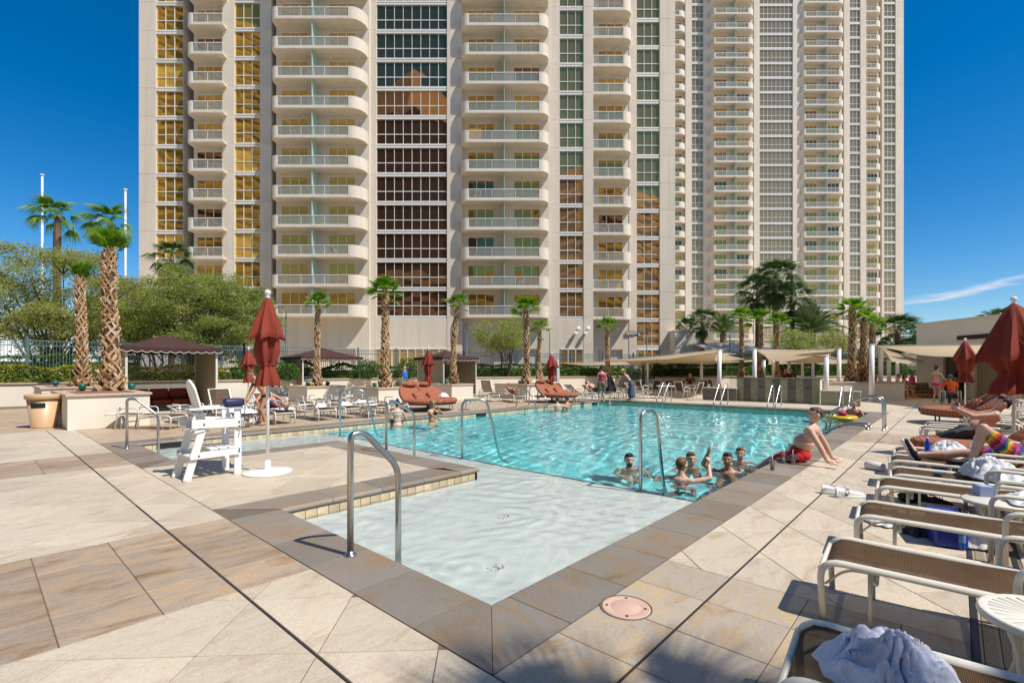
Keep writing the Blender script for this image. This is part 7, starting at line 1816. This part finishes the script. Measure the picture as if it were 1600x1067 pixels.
t = thing('tumbler_cup', 'small white cup under the fifth lounger foot', 'cup', gp(1394, 738)); b = MB(); b.lathe([(.03, 0), (.038, .09), (.036, .092), (.003, .088)], 16); b.build('cup_body', M['hdpe'], t); b = MB(); b.lathe([(.0385, .086), (.040, .092), (.036, .094)], 16, cap=False); b.build('rim', M['hdpe'], t)
t = thing('small_bottle', 'tiny green bottle under the fifth lounger', 'bottle', gp(1411, 742)); b = MB(); b.lathe([(.02, 0), (.022, .06), (.009, .08), (.009, .095)], 12); b.build('bottle_body', plain('green_pet', (.03, .22, .12), .15), t); b = MB(); b.lathe([(.011, .09), (.011, .105), (.002, .106)], 10); b.build('cap', M['hdpe'], t)
t = thing('red_plate', 'red dish on the ground by the drain, half hidden by the slatted table', 'dish', gp(1588, 940) + Vector((0, 0, .01))); b = MB(); b.lathe([(.06, 0), (.12, .025), (.125, .027), (.118, .024), (.05, .006), (.002, .006)], 24); b.build('plate', plain('red_melamine', (.5, .02, .02), .3), t); b = MB(); b.lathe([(.118, .027), (.126, .031), (.122, .027)], 24, cap=False); b.build('rim', bpy.data.materials['red_melamine'], t)
heap('bright pink towel hung over the sofa back, right of the sails', tuple(at(1425, 29, .55)), .45, .2, .75, 'hotpink', 41)
# teal ground lights and other planter dressings
for (px, py, d, lab) in ((88, 602, 19.4, 'teal ground light on the second left planter, left of the slim palm'), (130, 606, 15.7, 'teal ground light at the front of the near left planter, left of the thick palm'), (152, 600, 16.4, 'teal ground light behind the thick palm trunk'), (205, 605, 15.9, 'teal ground light at the right end of the near left planter'), (480, 598, 23.7, 'teal ground light left of the second planter palm'), (511, 598, 24.2, 'teal ground light right of the second planter palm'), (586, 602, 22.0, 'teal ground light left of the tall centre-left palm'), (698, 595, 26.6, 'teal ground light left of the leaning palm'), (812, 597, 26.8, 'teal ground light left of the broad-tufted palm')):
    path_light(px, py, .95 if px < 300 else .8, d, lab)
t = thing('plant_pot', 'small yellow pot on the planter edge by the second planter palm', 'pot', at(486, 23.6, .8)); b = MB(); b.lathe([(.06, 0), (.08, .14), (.075, .145), (.06, .12), (.002, .12)], 16); b.build('pot_body', plain('yellow_pot', (.75, .42, .01), .4), t); b = MB(); b.lathe([(.081, .125), (.088, .13), (.088, .15), (.08, .15)], 16, cap=False); b.build('rim', bpy.data.materials['yellow_pot'], t)
t = thing('barbecue_dome', 'green domed grill behind the left daybed', 'grill', at(628, 23.6, .75)); b = MB(); b.ell((0, 0, .12), .32, .32, .26, 18); b.build('dome', plain('sage_enamel', (.10, .14, .08), .4), t); b = MB(); b.tube([(-.12, -.3, .24), (-.1, -.36, .26), (.1, -.36, .26), (.12, -.3, .24)], .015, 6); b.build('handle', M['dark'], t)
for (x, y) in ((-.2, -.2), (.2, -.2), (-.2, .2), (.2, .2)): b = MB(); b.tube([(x, y, 0), (x * 1.2, y * 1.2, -.75)], .02, 6); b.build('leg', M['dark'], t)
for (px, py, d, lab) in ((180, 639, 15.12, 'spotlight'), (31, 625, 17.6, 'spotlight')): pass
for (x, y, z, par) in ((.35, 15.1, .52, 'planter'), (0, 0, 0, None)):
    if par:
        b = MB(); b.lathe([(.055, 0), (.055, .01), (.04, .014), (.038, .008), (.002, .008)], 20, Matrix.Rotation(R(90), 4, 'X')); b.build('wall_light', M['white'], bpy.data.objects[par], loc=(x, y, z)); b = MB(); b.lathe([(.02, .009), (.02, .016), (.002, .018)], 10, Matrix.Rotation(R(90), 4, 'X')); b.build('wall_light_lens', M['dark'], bpy.data.objects[par], loc=(x, y, z))

# ---------------------------------------------------------------- fuse the bodies into single skins
dg = bpy.context.evaluated_depsgraph_get()
new = [(o, bpy.data.meshes.new_from_object(o.evaluated_get(dg), depsgraph=dg)) for o in REM]
for o, me in new:
    o.modifiers.clear(); mats = list(o.data.materials); o.data = me
    me.materials.clear(); [me.materials.append(m) for m in mats]
    me.polygons.foreach_set('use_smooth', [True] * len(me.polygons)); me.polygons.foreach_set('material_index', [0] * len(me.polygons)); me.name = o.name
